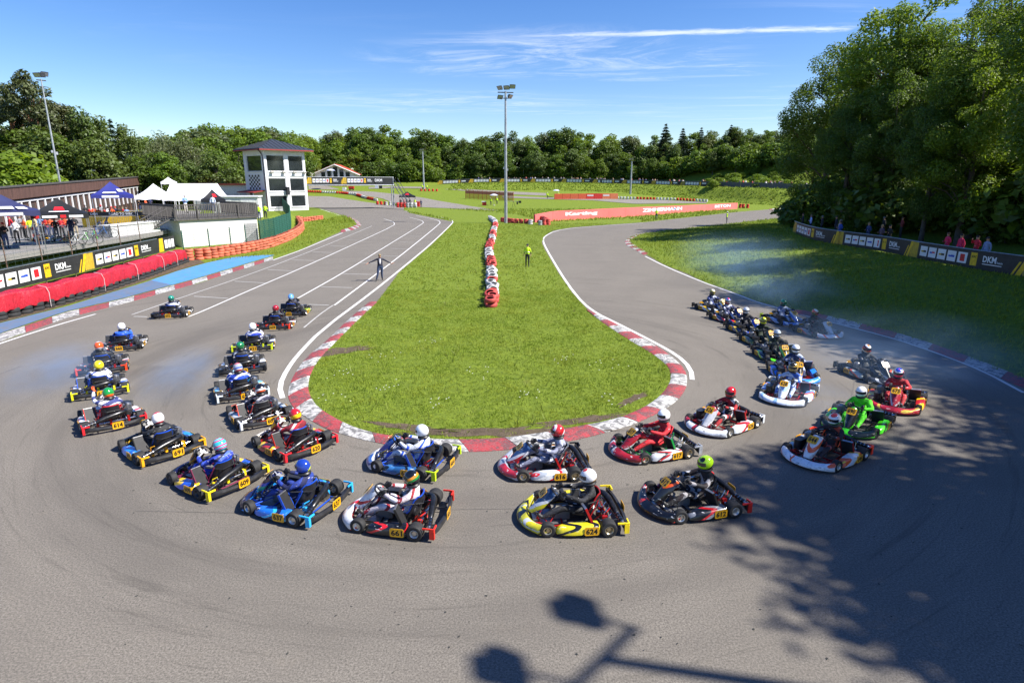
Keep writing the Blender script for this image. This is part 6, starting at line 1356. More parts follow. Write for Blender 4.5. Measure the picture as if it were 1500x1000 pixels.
# ------------------------------------------------------------------ far banner fence and right hand banner fence
ft = []
for px in (641, 700, 760, 820, 880, 940, 1000, 1040):
    yb = np.interp(px, [640, 700, 800, 900, 1000, 1100], [195, 196, 196, 190, 172, 152]) + 13; q = Q(px, 268, yb); ft.append(Vector((q.x, q.y, hpt(q.x, q.y))))
P_ = Path(ft); nb_ = 9; banner_fence('banner_fence', ft, list(np.linspace(.3, P_.L, nb_ + 1)), .1, 1.25, 'distant black banner fence along the crest of the far embankment', .15, None, False, 6.0)
ft2 = []
for px in (1040, 1080, 1120, 1160, 1200):
    yb = np.interp(px, [1000, 1100, 1180, 1260], [172, 152, 142, 132]) + 13; q = Q(px, 274, yb); ft2.append(Vector((q.x, q.y, hpt(q.x, q.y))))
P_ = Path(ft2); o = P_.p[0]; r_ = empty('board_fence', tuple(o), label='dark grey board fence along the crest under the far slope', cat='fence')
for k in range(24):
    a, b = P_.at(P_.L * k / 24)[0] - o, P_.at(P_.L * (k + .97) / 24)[0] - o; put('board', MB().grid([[a, b], [a + Vector((0, 0, 1.3)), b + Vector((0, 0, 1.3))], [a + Vector((0, .08, 1.3)), b + Vector((0, .08, 1.3))]]).mesh('board', False), mat((.09, .095, .11), .7), r_)
rf_px = [(1650, 436), (1560, 419), (1500, 407.5), (1440, 398), (1366.5, 385), (1300, 371), (1250, 363), (1213, 357.5), (1190, 352.5), (1171, 345.5), (1160, 340), (1156.5, 336.5)]
rpts = smooth_path(gl(rf_px, HB), 2)[::-1]; P_ = Path(rpts)
mk = [s_at(P_, x, .5) for x in (1156, 1163, 1222, 1330, 1493)]; mk = [mk[1], mk[2], mk[3], mk[4], mk[4] + 9.5]
banner_fence('banner_fence', rpts, mk, .08, 1.0, 'black printed banner fence along the top of the wooded bank', .06, None, True, 2.4)
# ------------------------------------------------------------------ trees
def leaves_np(rs, C, CR, n, a, b, up=.5, droop=0.0):
    """n rhombic leaf sprays in clumps centred on C with radii CR"""
    idx = rs.choice(len(C), n, p=(CR ** 2) / (CR ** 2).sum()); d = rs.randn(n, 3); d /= np.linalg.norm(d, axis=1)[:, None]
    rad = CR[idx] * (.45 + .6 * rs.rand(n) ** .6); P = C[idx] + d * rad[:, None] * np.array([1, 1, .78])
    if droop: P[:, 2] -= droop * rs.rand(n) ** 2
    nr = d * .8 + rs.randn(n, 3) * .55; nr[:, 2] += up; nr /= np.linalg.norm(nr, axis=1)[:, None]
    t = np.cross(nr, rs.randn(n, 3)); t /= np.linalg.norm(t, axis=1)[:, None]; s = np.cross(nr, t); sz = (.65 + .7 * rs.rand(n))[:, None]
    V = np.stack([P + t * a * sz, P + s * b * sz + nr * b * .25, P - t * a * sz, P - s * b * sz + nr * b * .25], 1).reshape(-1, 3)
    return V, np.arange(n * 4).reshape(n, 4)
def trunk_mb(rs, h, r, limbs, fork=.35, lean=.04):
    mb = MB(); pts = [Vector((0, 0, -.6))]; x = y = 0
    for k in range(1, 8): x += rs.randn() * lean * h / 8; y += rs.randn() * lean * h / 8; pts.append(Vector((x, y, h * k / 8)))
    mb.tube(pts, [r * 1.35, r * 1.05, r * .95, r * .82, r * .66, r * .5, r * .33, r * .12], 8)
    for e in limbs:
        f = min(.85, max(fork, (e.z / h) - .22 * rs.rand() - .08)); i = f * 7 + .5; k = int(min(6, i)); s = pts[k].lerp(pts[k + 1], i - k if i - k < 1 else .5)
        m = s.lerp(e, .5) + Vector((rs.randn() * .2, rs.randn() * .2, .04 * h * rs.rand())); mb.tube([s, m, e], [r * .34, r * .2, r * .05], 5, 0, False)
    return mb.mesh('trunk', True, 60)
def deciduous(seed, h, cr, z0, nl, a, b, nc=46, cs=.30, top=1.0, up=.5, droop=0.0, limbs=16):
    rs = np.random.RandomState(seed); cz = (z0 + h) / 2; hz = (h - z0) / 2; C = []
    while len(C) < nc:
        p = rs.uniform(-1, 1, 3); q = np.linalg.norm(p)
        if q > 1 or q < .42 and rs.rand() < .75: continue
        w_ = 1 - .30 * max(0, p[2]) * top
        C.append((p[0] * cr * w_ * .84, p[1] * cr * w_ * .84, cz + p[2] * hz * .86))
    C = np.array(C); CR = cr * cs * (.65 + .7 * rs.rand(nc)); V, Fa = leaves_np(rs, C, CR, nl, a, b, up, droop)
    return trunk_mb(rs, h * .9, h * .017, [Vector(c) for c in C[:limbs]], min(.35, z0 / h + .02)), npmesh('crown', V, Fa)
def conifer(seed, h, cr, nl, a, b):
    rs = np.random.RandomState(seed); z = 1 - rs.rand(nl) ** .62; lay = np.floor(z * 16) / 16 + rs.rand(nl) * .035; ang = rs.rand(nl) * 6.283
    arms = np.round(ang / 6.283 * 9 + lay * 37) / 9 * 6.283 + rs.randn(nl) * .16; rr = cr * (1.02 - lay) ** .85 * (.25 + .8 * rs.rand(nl)); P = np.stack([rr * np.cos(arms), rr * np.sin(arms), h * (.10 + .90 * lay) - rr * .28 + rs.randn(nl) * .12], 1)
    nr = rs.randn(nl, 3) * .5; nr[:, 2] += 1; nr /= np.linalg.norm(nr, axis=1)[:, None]; t = np.stack([np.cos(arms), np.sin(arms), -.35 + 0 * arms], 1); s = np.cross(nr, t); s /= np.linalg.norm(s, axis=1)[:, None]
    V = np.stack([P + t * a, P + s * b, P - t * a, P - s * b], 1).reshape(-1, 3); return trunk_mb(rs, h, h * .014, [], lean=.005), npmesh('crown', V, np.arange(nl * 4).reshape(nl, 4))
M_BARK = mat((.085, .065, .05), .9, 0, .35, 3, .6, 12); M_BIRCH = bands([(.62, .60, .56), (.10, .09, .08), (.66, .64, .60)], [0, .84, .92], (0, 0, 0), .9, 6, .8, 0, 0, 'birch_bark'); M_PINEB = mat((.24, .12, .07), .9, 0, .35, 3)
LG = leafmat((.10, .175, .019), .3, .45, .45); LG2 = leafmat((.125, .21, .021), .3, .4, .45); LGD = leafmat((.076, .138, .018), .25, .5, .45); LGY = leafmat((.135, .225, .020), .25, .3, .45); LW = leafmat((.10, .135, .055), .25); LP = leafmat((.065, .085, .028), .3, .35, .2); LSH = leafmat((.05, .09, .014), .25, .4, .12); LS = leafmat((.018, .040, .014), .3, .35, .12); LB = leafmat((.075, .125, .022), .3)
FARP = [deciduous(11, 21, 5.6, 3.0, 5200, .36, .23), deciduous(12, 20, 6.2, 2.5, 5200, .36, .23, 52, .28), deciduous(13, 23, 5.0, 4.0, 4800, .34, .22, 40, .30), deciduous(14, 19, 6.0, 2.0, 5200, .36, .24, 40, .34)]
NEARP = [deciduous(21, 22, 6.2, 2.6, 36000, .125, .068, 84, .20), deciduous(22, 20, 6.6, 1.8, 36000, .125, .070, 90, .19), deciduous(23, 24, 5.6, 4.0, 15000, .16, .08, 90, .20)]
DENSE = [deciduous(24, 22, 6.6, 3.0, 42000, .165, .095, 120, .25), deciduous(25, 20, 6.8, 2.5, 42000, .165, .095, 120, .25)]
THIN = deciduous(31, 24, 4.6, 7.0, 7000, .17, .08, 60, .21, limbs=40)
BIRCH = [deciduous(41, 18, 3.0, 5.0, 3600, .26, .12, 44, .30, 1.3, .2, 1.6), deciduous(42, 17, 2.6, 6.0, 3000, .26, .12, 40, .30, 1.3, .2, 1.6)]
PINE = [deciduous(51, 20, 4.0, 10.0, 3400, .34, .12, 26, .34, .3, .7), deciduous(52, 21, 3.4, 9.0, 3000, .34, .12, 24, .32, .4, .7)]
SPRUCE = [conifer(61, 24, 4.2, 5200, .42, .14), conifer(62, 22, 3.6, 4600, .40, .13)]
WILLOW = [deciduous(71, 14, 5.4, 1.5, 7000, .24, .10, 60, .27, .8, .1, 1.8)]
BUSH = [deciduous(81, 3.6, 2.6, .0, 2600, .20, .12, 26, .36, .6), deciduous(82, 4.4, 3.0, .0, 3000, .20, .12, 30, .34, .6)]
def plant(name, proto, x, y, h, protoh, leaf, bark, label, group, rot=None, z=None, wide=1.0, cat='tree'):
    s = h / protoh; zz = hpt(x, y) if z is None else z
    t = empty(name, (x, y, zz), (0, 0, rnd.uniform(0, 6.28) if rot is None else rot), label=label, cat=cat, group=group); t.scale = (s * wide, s * wide, s)
    put('trunk', proto[0], bark, t); put('crown', proto[1], leaf, t); return t
PH = {id(FARP[0]): 21, id(FARP[1]): 20, id(FARP[2]): 23, id(FARP[3]): 19}
tops = [(120, 215), (160, 205), (215, 196), (235, 186), (260, 180), (300, 177), (345, 175), (390, 178), (425, 186), (450, 190), (480, 184), (520, 184), (560, 180), (600, 186), (640, 192), (700, 194), (760, 190), (800, 193), (825, 182), (850, 192), (900, 192), (940, 194), (1000, 193), (1060, 190), (1080, 182), (1120, 188), (1160, 190), (1215, 196)]
tx = [t[0] for t in tops]; ty = [t[1] for t in tops]
yx = [100, 200, 300, 420, 460, 560, 640, 900, 1000, 1100, 1220]; yy_ = [135, 150, 165, 190, 230, 228, 226, 222, 205, 188, 172]
k = 0
for row, (dy, dt, stp) in enumerate(((14, 0, 19), (5, 12, 19), (-3, 30, 21))):
    px = 205 + row * 9
    while px < 1225:
        j = px + rnd.uniform(-7, 7); Y = np.interp(j, yx, yy_) + dy + rnd.uniform(-3, 3); yt = np.interp(j, tx, ty) + dt + abs(rnd.gauss(0, 8)) - 2
        q = Q(j, yt, Y); z = hpt(q.x, q.y); h = q.z - z; pr = FARP[rnd.randrange(4)]
        dark = j > 640; lm = rnd.choice([LG, LG2, LGD] if not dark else [LG, LGD, LB, LG])
        plant('forest_tree', pr, q.x, q.y, max(7, h), PH[id(pr)], lm, M_BARK, ('tall', 'mid height', 'low')[row] + (' broadleaf tree in the wood behind the far embankment' if dark else ' broadleaf tree in the wood behind the tower and clubhouse'), ('back', 'middle', 'front')[row] + ' row of the far wood' + (' right' if dark else ' left'), wide=rnd.uniform(.95, 1.4)); px += stp
px = 206
while px < 1225:                                                  # scrub at the wood edge
    j = px + rnd.uniform(-5, 5); Y = np.interp(j, yx, yy_) - 9 + rnd.uniform(-2, 2)
    if not (452 < j < 530) and not (355 < j < 452):
        q = Q(j, 266, Y); b = rnd.randrange(2); plant('shrub', BUSH[b], q.x, q.y + (9 if j > 640 else 0), rnd.uniform(4, 6.5), (3.6, 4.4)[b], rnd.choice([LG, LGD, LG2]), M_BARK, 'shrub in the dark scrub at the foot of the far wood', 'scrub at the edge of the far wood', wide=1.2, cat='shrub')
    px += 15
for j, yt, lab in ((976, 180, 'dark spruce tip standing highest above the far wood'), (1001, 187, 'dark spruce rising just beside the highest spruce'), (1028, 186, 'broad dark spruce above the wood near the slope'), (1072, 182, 'ragged dark conifer crown above the wood by the bright slope'), (1150, 184, 'small conifer tip above the wood beside the near trees')):
    Y = np.interp(j, yx, yy_) + 8; q = Q(j, yt, Y); b = rnd.randrange(2); z = hpt(q.x, q.y); plant('spruce_tree', SPRUCE[b], q.x, q.y, q.z - z, (24, 22)[b], LS, M_BARK, lab, 'spruces in the far wood', wide=1.5)
for i in range(22):
    j = 215 + i * 45 + rnd.uniform(-15, 15); Y = np.interp(j, yx, yy_) + 9; q = Q(j, np.interp(j, tx, ty) + rnd.uniform(-4, 16), Y); b = i % 2
    plant('birch_tree', BIRCH[b], q.x, q.y, q.z - hpt(q.x, q.y), (18, 17)[b], rnd.choice([LB, LW, LG2]), M_BARK, 'slender pale crowned tree among the broadleaf trees of the far wood', 'slender trees in the far wood', wide=rnd.uniform(1.3, 2.0))
q = Q(826, 176, 232); plant('poplar_tree', BIRCH[0], q.x, q.y, q.z - hpt(q.x, q.y), 18, LB, M_BARK, 'pale airy poplar standing above the far wood', None, wide=1.7)
# bright slope scrub behind the crowd on the right
for i in range(26):
    j = rnd.uniform(1035, 1195); Y = np.interp(j, yx, yy_) - 8 + rnd.uniform(-16, 2); q = Q(j, 262, Y)
    plant('shrub', BUSH[i % 2], q.x, q.y, rnd.uniform(1.2, 2.4), (3.6, 4.4)[i % 2], LGY, M_BARK, 'bright low shrub on the sunny slope above the crowd', 'low shrubs on the sunny slope', wide=1.5, cat='shrub')
# ------------------------------------------------------------------ wooded slope behind the paddock
for j, yt, Y, kind, lab in ((32, 90, 98, 'P', 'tallest pine with forked pale trunk on the paddock slope'), (3, 112, 104, 'P', 'pine with flat dark crown next to the forked pine'), (62, 138, 110, 'P', 'smaller dark pine right of the forked pine'), (-30, 110, 100, 'P', 'pine at the outer edge of the paddock slope'), (86, 146, 108, 'P', 'pine half hidden between birches and the forked pine'),
        (112, 146, 104, 'B', 'tall white stemmed birch in the middle of the slope'), (139, 159, 106, 'B', 'slim birch beside the tall white birch'), (180, 172, 110, 'B', 'birch with broken top near the willows'), (125, 160, 116, 'B', 'birch standing behind the tall white birch'), (98, 158, 112, 'B', 'birch between the pines and the tall birch'), (196, 186, 116, 'B', 'short birch leaning beside the willows'),
        (160, 172, 118, 'S', 'dark spruce between the birches on the slope'), (75, 150, 122, 'S', 'dark spruce behind the pines on the slope'), (240, 192, 122, 'W', 'grey green willow left of the tower'), (272, 190, 118, 'W', 'large grey green willow closest to the tower'), (215, 205, 112, 'W', 'low grey green willow behind the brown building end'), (222, 187, 150, 'W', 'pale bare topped willow against the sky')):
    q = Q(j, yt, Y); z = hpt(q.x, q.y); h = q.z - z; b = rnd.randrange(2)
    if kind == 'P': plant('pine_tree', PINE[b], q.x, q.y, h, (20, 21)[b], LP, M_PINEB, lab, 'pines on the paddock slope')
    elif kind == 'B': plant('birch_tree', BIRCH[b], q.x, q.y, h, (18, 17)[b], LB, M_BIRCH, lab, 'birches on the paddock slope', wide=1.1)
    elif kind == 'S': plant('spruce_tree', SPRUCE[b], q.x, q.y, h, (24, 22)[b], LS, M_BARK, lab, 'spruces on the paddock slope')
    else: plant('willow_tree', WILLOW[0], q.x, q.y, h, 14, LW, M_BARK, lab, 'willows beside the tower', wide=1.0)
for i in range(46):
    j = rnd.uniform(-60, 330); Y = rnd.uniform(96, 132); yt = np.interp(j, [-60, 60, 120, 200, 330], [170, 172, 190, 208, 215]) + rnd.uniform(0, 30); q = Q(j, yt, Y); z = hpt(q.x, q.y); pr = FARP[i % 4]
    plant('slope_tree', pr, q.x, q.y, max(4, q.z - z), PH[id(pr)], rnd.choice([LG, LG2, LGD, LB]), M_BARK, 'green broadleaf tree filling the wooded slope behind the paddock', 'broadleaf trees on the paddock slope', wide=1.25)
for i in range(44):
    j = rnd.uniform(-70, 320); Y = rnd.uniform(78, 100) + max(0, j) * .1; q = Q(j, 258, Y); q.x -= 3
    plant('shrub', BUSH[i % 2], q.x, q.y, rnd.uniform(3.0, 6.0) * (1.3 if j < 120 else .8), (3.6, 4.4)[i % 2], rnd.choice([LGY, LG2, LG2, LGY]), M_BARK, 'bright green shrub behind the brown timber building', 'shrubs behind the brown building', wide=1.2, cat='shrub')
# ------------------------------------------------------------------ trees on the right hand bank
NH = (22, 20, 24)
for j, yt, Y, b, lm, lab, wd in ((1236, 40, 72, 0, LGD, 'dark broadleaf tree at the tip of the right hand wood', 1.05), (1290, 5, 66, 2, LG, 'broad dark tree behind the spectators with pink shirts', 1.0), (1205, 150, 82, 1, LGD, 'lower dark tree hanging over the far track', 1.0), (1345, -70, 60, 2, LG2, 'tallest broadleaf tree with open crown on the bank', 1.05), (1460, 48, 45, 1, LGY, 'bright yellow green maple closest to the bank fence', .92), (1405, 0, 56, 0, LG, 'dark green tree behind the bright maple', 1.0),
        (1330, 90, 54, 1, LGD, 'low spreading dark tree above the bank fence', .85), (1390, 110, 47, 1, LGD, 'low dark tree between bright maple and bank fence', .8), (1260, 120, 60, 1, LGD, 'low spreading tree over the fence corner', .9)):
    q = Q(j, yt, Y); z = hpt(q.x, q.y); plant('broadleaf_tree', NEARP[b], q.x, q.y, q.z - z, NH[b], lm, M_BARK, lab, 'trees on the right hand bank', wide=wd)
for j, yt, Y, lab in ((1440, -20, 70, 'thin airy tree against the sky on the bank'), (1490, -30, 66, 'thin airy tree with brownish leaves against the sky')):
    q = Q(j, yt, Y); plant('broadleaf_tree', THIN, q.x, q.y, q.z - hpt(q.x, q.y), 24, LB, M_BARK, lab, 'trees on the right hand bank')
for i in range(46):
    j = rnd.uniform(1175, 1580); Y = np.interp(j, [1175, 1300, 1580], [74, 58, 38]) + rnd.uniform(-3, 14); q = Q(j, 300, Y)
    if pdist(np.array([q.x]), np.array([q.y]), B_W)[0] < 4.5: continue
    plant('shrub', BUSH[i % 2], q.x, q.y, rnd.uniform(3, 6), (3.6, 4.4)[i % 2], rnd.choice([LGD, LG, LGD]), M_BARK, 'dark undergrowth shrub below the trees on the right hand bank', 'undergrowth on the right hand bank', wide=1.3, cat='shrub')
# trees beside the camera whose shade falls across the tarmac
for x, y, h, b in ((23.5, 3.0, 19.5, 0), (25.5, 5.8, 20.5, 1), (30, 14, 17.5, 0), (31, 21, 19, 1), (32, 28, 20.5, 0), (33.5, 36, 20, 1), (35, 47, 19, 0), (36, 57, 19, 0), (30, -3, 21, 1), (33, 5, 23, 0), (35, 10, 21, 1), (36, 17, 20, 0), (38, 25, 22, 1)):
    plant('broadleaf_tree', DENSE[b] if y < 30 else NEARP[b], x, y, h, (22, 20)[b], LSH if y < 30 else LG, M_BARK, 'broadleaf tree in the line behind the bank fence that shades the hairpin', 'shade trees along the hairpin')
# ------------------------------------------------------------------ people on and round the track
NVEST = mat('c8f01e', .6, 0, .15, 10); DKB = mat((.02, .022, .03), .85)
wm = person(G(558, 411.5), -72, 'spread', (.014, .016, .036), (.03, .05, .11), 'man in dark jacket and jeans walking with arms spread across the grid', size=.96, hair=2); wm.scale = (1.12, 1.15, .96)
put('shirt_front', MB().grid([[(x, .118 - abs(x) * .25, z) for x in (-.05, 0, .05)] if z > 1.2 else [(x * .4, .118, z) for x in (-.05, 0, .05)] for z in (1.12, 1.25, 1.38, 1.45)]).mesh('shirt_front', False), mat((.7, .68, .70), .8), wm)
put('sunglasses', MB().box((-.035, .118, 1.635), (.055, .012, .032)).box((.035, .118, 1.635), (.055, .012, .032)).box((0, .116, 1.642), (.02, .01, .01)).mesh('sunglasses', False), M_BLK, wm)
put('nose', MB().add([(-.012, .112, 1.59), (.012, .112, 1.59), (0, .112, 1.63), (0, .132, 1.592)], [(0, 1, 3), (1, 2, 3), (2, 0, 3)]).mesh('nose', False), SKIN, wm)
put('hand', HAND, SKIN, wm, (.665, .06, 1.172), (0, R(24), 0)); put('hand', HAND, SKIN, wm, (-.635, -.06, 1.082), (0, R(-22), R(180)), (1, -1, 1))
def hands(p, pose, m=SKIN):
    w_ = {'stand': (.26, .05, .92), 'front': (.10, .24, 1.18)}[pose]
    for s in (1, -1): put('hand', HAND, m, p, (s * w_[0], w_[1], w_[2]), (0, R(80), 0) if pose == 'stand' else (0, 0, R(100 if s > 0 else 80)), (1, -s, 1))
mm = person(G(772.5, 391), -95, 'stand', NVEST, DKB, 'marshal in yellow vest and black trousers standing on the infield grass', size=.95, cap=(.03, .03, .035), sleeve=(.02, .02, .025)); hands(mm, 'stand')
put('vest_stripe', MB().tube([(.175 * math.cos(a), .125 * math.sin(a), 1.14) for a in np.linspace(0, 2 * math.pi, 16, endpoint=False)], .018, 5, 0, False, True).mesh('vest_stripe'), M_ALU, mm)
person(G(961, 322.5), -100, 'front', NVEST, (.03, .05, .11), 'marshal in yellow vest and blue trousers before the pink wall', cap=(.5, .5, .5), size=1.0)
person(G(1064, 328), -20, 'point', NVEST, (.02, .03, .07), 'marshal in yellow vest pointing at the edge of the right hand track', cap=(.75, .75, .75), size=1.0)
for px, py, lab, c in ((384, 344, 'marshal in green yellow vest behind the green mesh fence', (.03, .05, .14)), (393, 341, 'second yellow vested marshal beside the green mesh fence', (.02, .02, .04))):
    q = G(px, py); person((q.x - .5, q.y + 1, hpt(q.x - .5, q.y + 1)), -80, 'front', NVEST, c, lab, size=1.05)
q = G(271, 313, 2.62); person((q.x, q.y + .3, 2.62), -50, 'fold', '7fa4d4', (.60, .56, .50), 'man in light blue shirt with folded arms on the terrace', size=1.1, hair=3)
q = G(306, 311, 2.62); person((q.x, q.y + 1.2, 2.62), -60, 'stand', 'c8d4e8', (.05, .07, .14), 'person in pale shirt leaning near the terrace railing', size=1.05)
# paddock crowd: colour of top, trousers, place
tops_ = [('black', (.015, .015, .018)), ('white', (.70, .70, .72)), ('orange', hexc('d8582c')), ('red', hexc('b8242c')), ('navy', (.02, .03, .10)), ('beige', hexc('c4ac84')), ('neon yellow', hexc('c8e820')), ('grey', (.22, .22, .24)), ('light blue', hexc('7898cc'))]
bots_ = [('black', (.018, .018, .02)), ('blue', (.04, .06, .14)), ('grey', (.18, .18, .19)), ('beige', (.35, .29, .2))]
crowd = [(4, 363, 0, 0), (11, 365, 0, 1), (27, 357, 1, 0), (40, 352, 2, 0), (48, 351, 6, 0), (56, 352, 5, 1), (64, 350, 8, 0), (71, 350, 3, 1), (78, 351, 2, 1), (85, 354, 0, 2), (93, 350, 3, 0), (99, 348, 2, 2), (107, 353, 4, 1), (113, 350, 0, 3), (20, 351, 3, 2), (34, 349, 7, 0), (128, 326, 0, 1), (134, 327, 3, 0), (140, 326, 2, 0), (145, 328, 0, 2), (151, 326, 7, 1), (156, 329, 3, 1), (161, 326, 1, 0), (167, 328, 2, 1), (172, 326, 4, 0), (177, 329, 0, 0), (183, 327, 3, 2), (188, 327, 8, 1), (148, 331, 2, 2), (164, 332, 1, 1), (206, 311, 0, 1), (215, 309, 2, 0), (222, 308, 4, 2)]
for i, (px, py, a, b) in enumerate(crowd):
    q = G(px, py, 1.56); pl = 'under the black and navy tents' if px < 120 else 'among the karts before the blue tent' if px < 195 else 'under the white tent'
    person((q.x, q.y, 1.56), rnd.uniform(-120, 0), rnd.choice(['stand', 'front', 'fold']), tops_[a][1], bots_[b][1], 'person in %s top and %s trousers %s' % (tops_[a][0], bots_[b][0], pl), 'paddock crowd', rnd.uniform(.96, 1.1), i, cap=rnd.choice([None, None, (.03, .03, .03), hexc('b8242c')]))
# spectators behind the right hand fence
P_ = Path(rpts)
for px, off, c, lab, pose, tr_c in ((1361, 1.0, hexc('d82858'), 'spectator in pink and black shirt closest to the fence corner', 'front', (.02, .02, .025)), (1380, 1.0, hexc('d82858'), 'spectator in pink shirt with hand at side behind the bank fence', 'stand', (.02, .02, .03)), (1400, 1.1, hexc('c02038'), 'spectator in red black shirt shading the eyes with one arm', 'up', (.02, .02, .025)), (1420, .9, hexc('8494b8'), 'spectator in grey blue shirt and cap behind the bank fence', 'stand', (.03, .04, .10)),
        (1270, 1.0, hexc('584858'), 'spectator in dark mauve top leaning on the bank fence', 'front', (.02, .02, .02)), (1276, 1.3, (.02, .02, .02), 'spectator in black top beside the mauve top', 'front', (.02, .02, .02)), (1242, 1.6, hexc('2c3c6c'), 'lone spectator in dark blue jacket behind the bank fence', 'front', (.02, .02, .03)), (1213, .9, hexc('2c50a0'), 'spectator in blue jacket leaning over the fence corner', 'front', (.03, .03, .04)), (1206, 1.2, hexc('a89888'), 'spectator in beige cap and top near the fence corner', 'front', (.03, .03, .03)), (1199, 1.6, (.02, .02, .022), 'spectator in black coat near the fence corner', 'stand', (.02, .02, .02)),
        (1160, .9, (.03, .03, .04), 'spectator in dark top at the very end of the bank fence', 'front', (.02, .02, .02)), (1166, 1.2, hexc('a8b8e8'), 'spectator in pale blue shirt at the end of the bank fence', 'front', (.02, .02, .05)), (1171, 1.8, (.02, .02, .03), 'spectator in dark jacket behind the pale blue shirt', 'stand', (.02, .02, .02)), (1176, 2.6, (.02, .02, .03), 'spectator in black standing back from the fence end', 'stand', (.02, .02, .02)), (1187, 5.5, (.02, .02, .02), 'spectator in black standing on the path near the far road', 'stand', (.02, .02, .02)), (1193, 6.5, hexc('803030'), 'spectator in dark red jacket on the path near the far road', 'front', (.02, .02, .02))):
    p, t = P_.at(s_at(P_, px, .5)); n_ = Vector((t.y, -t.x, 0)); q = p - n_ * off; person((q.x, q.y, hpt(q.x, q.y)), math.degrees(math.atan2(n_.y, n_.x)), pose, c, tr_c, lab, 'spectators behind the bank fence', 1.0, int(px), cap=(.03, .03, .035) if px == 1420 else None)
# start tent crew
for px, py, a, lab in ((586, 303, 0, 'crew member in black at the left of the start tent'), (591, 303.2, 3, 'crew member in red under the start tent'), (595, 303, 0, 'crew member in black under the start tent'), (599.5, 303, 0, 'crew member in black behind the white drums'), (607, 303.4, 6, 'crew member in neon yellow vest behind the last drum'), (617, 304.4, 4, 'man in navy standing alone beside the drums')):
    q = T(px, py); person((q.x, q.y + (1.2 if px < 610 else 0), q.z), -90, 'stand', tops_[a][1], bots_[0][1], lab, 'start crew', 1.05)
for px, py, Y, lab in ((719, 300.5, None, 'marshal in yellow vest seated side of the netting parasol'), (728, 299.5, None, 'marshal in yellow jacket standing under the netting parasol'), (802, 291.5, 175, 'marshal in yellow vest left of the barrier blocks'), (818, 291, 178, 'marshal in yellow vest under the far parasol'), (619, 279, None, 'marshal in yellow vest at the small red tyre stack'), (625.5, 279, None, 'second marshal in yellow vest at the small red tyre stack')):
    q = T(px, py); person(tuple(q), -90, 'stand', NVEST, (.03, .035, .05), lab, 'far marshals', 1.0, cap=(.7, .7, .7))
# far crowd along the embankment crest
cols_ = [(.6, .6, .62), (.03, .03, .04), hexc('b04030'), hexc('4060a0'), hexc('a08868'), (.25, .25, .27), hexc('304878')]
for i in range(96):
    px = rnd.uniform(775, 1190) if i > 8 else rnd.uniform(700, 780); yb = np.interp(px, [640, 700, 800, 900, 1000, 1100, 1180, 1260], [195, 196, 196, 190, 172, 152, 142, 132]) + 14.2 + rnd.uniform(0, 1.5); q = Q(px, 270, yb)
    person((q.x, q.y, hpt(q.x, q.y) - .05), -90 + rnd.uniform(-40, 40), 'stand', rnd.choice(cols_), (.03, .04, .07), 'spectator in the crowd lining the crest of the far embankment', 'crowd on the far embankment', rnd.uniform(.95, 1.1), i, lo=True)
for px in (470, 478, 496, 545, 565):
    q = Q(px, 265, 139); 
# ------------------------------------------------------------------ bicycles, striped post, parked car, crowd barriers
def bicycle(loc, rz, col, label):
    b = empty('bicycle', loc, (0, 0, rz), label=label, cat='bicycle', group='bicycles in the paddock'); fr = mat(col, .35)
    for x in (-.52, .52):
        w_ = put('wheel', MB().tube([(.34 * math.cos(a), 0, .34 * math.sin(a)) for a in np.linspace(0, 2 * math.pi, 20, endpoint=False)], .022, 6, 0, False, True).mesh('wheel'), M_TYRE, b, (x, 0, .34)); mb = MB()
        for k in range(10): mb.tube([(0, 0, 0), (.32 * math.cos(k * .628), 0, .32 * math.sin(k * .628))], .004, 3, 0, False)
        put('spokes', mb.mesh('spokes'), M_ALU, w_)
    put('frame', MB().tube([(-.52, 0, .34), (-.12, 0, .32), (.36, 0, .78), (-.2, 0, .78), (-.12, 0, .32)], .018, 6).tube([(-.52, 0, .34), (-.2, 0, .78), (-.24, 0, .9)], .014, 6).tube([(.52, 0, .34), (.36, 0, .78), (.33, 0, .95)], .018, 6).mesh('frame'), fr, b)
    put('saddle', MB().prism([(-.36, -.07), (-.36, .07), (-.2, .03), (-.1, .015), (-.1, -.015), (-.2, -.03)], .90, .95).mesh('saddle'), M_BLK, b); put('handlebar', MB().tube([(.28, -.3, .98), (.36, -.12, .97), (.34, 0, .96), (.36, .12, .97), (.28, .3, .98)], .014, 6).mesh('handlebar'), M_BLK, b)
for px, py, a, c, lab in ((118, 359, .5, 'e8e8ea', 'white bicycle standing by the paddock fence'), (133, 357, .2, '58c828', 'green bicycle leaning beside the white trailer'), (147, 349, .3, '3878c8', 'blue bicycle in front of the yellow board'), (156, 348, .4, '202024', 'black bicycle in front of the yellow board')):
    q = G(px, py, 1.56); bicycle((q.x, q.y, 1.56), a, c, lab)
q = G(53, 357, 1.56); sp = empty('striped_post', (q.x, q.y, 1.56), label='red and white striped post on a pale foot', cat='post'); put('foot', MB().box((0, 0, .05), (.8, .45, .1)).mesh('foot', False), mat((.5, .5, .48), .8), sp)
for k in range(6): put('band', MB().tube([(0, 0, .1 + k * .22), (0, 0, .32 + k * .22)], .07, 8).mesh('band'), (M_TREDB, M_WPAINT)[k % 2], sp)
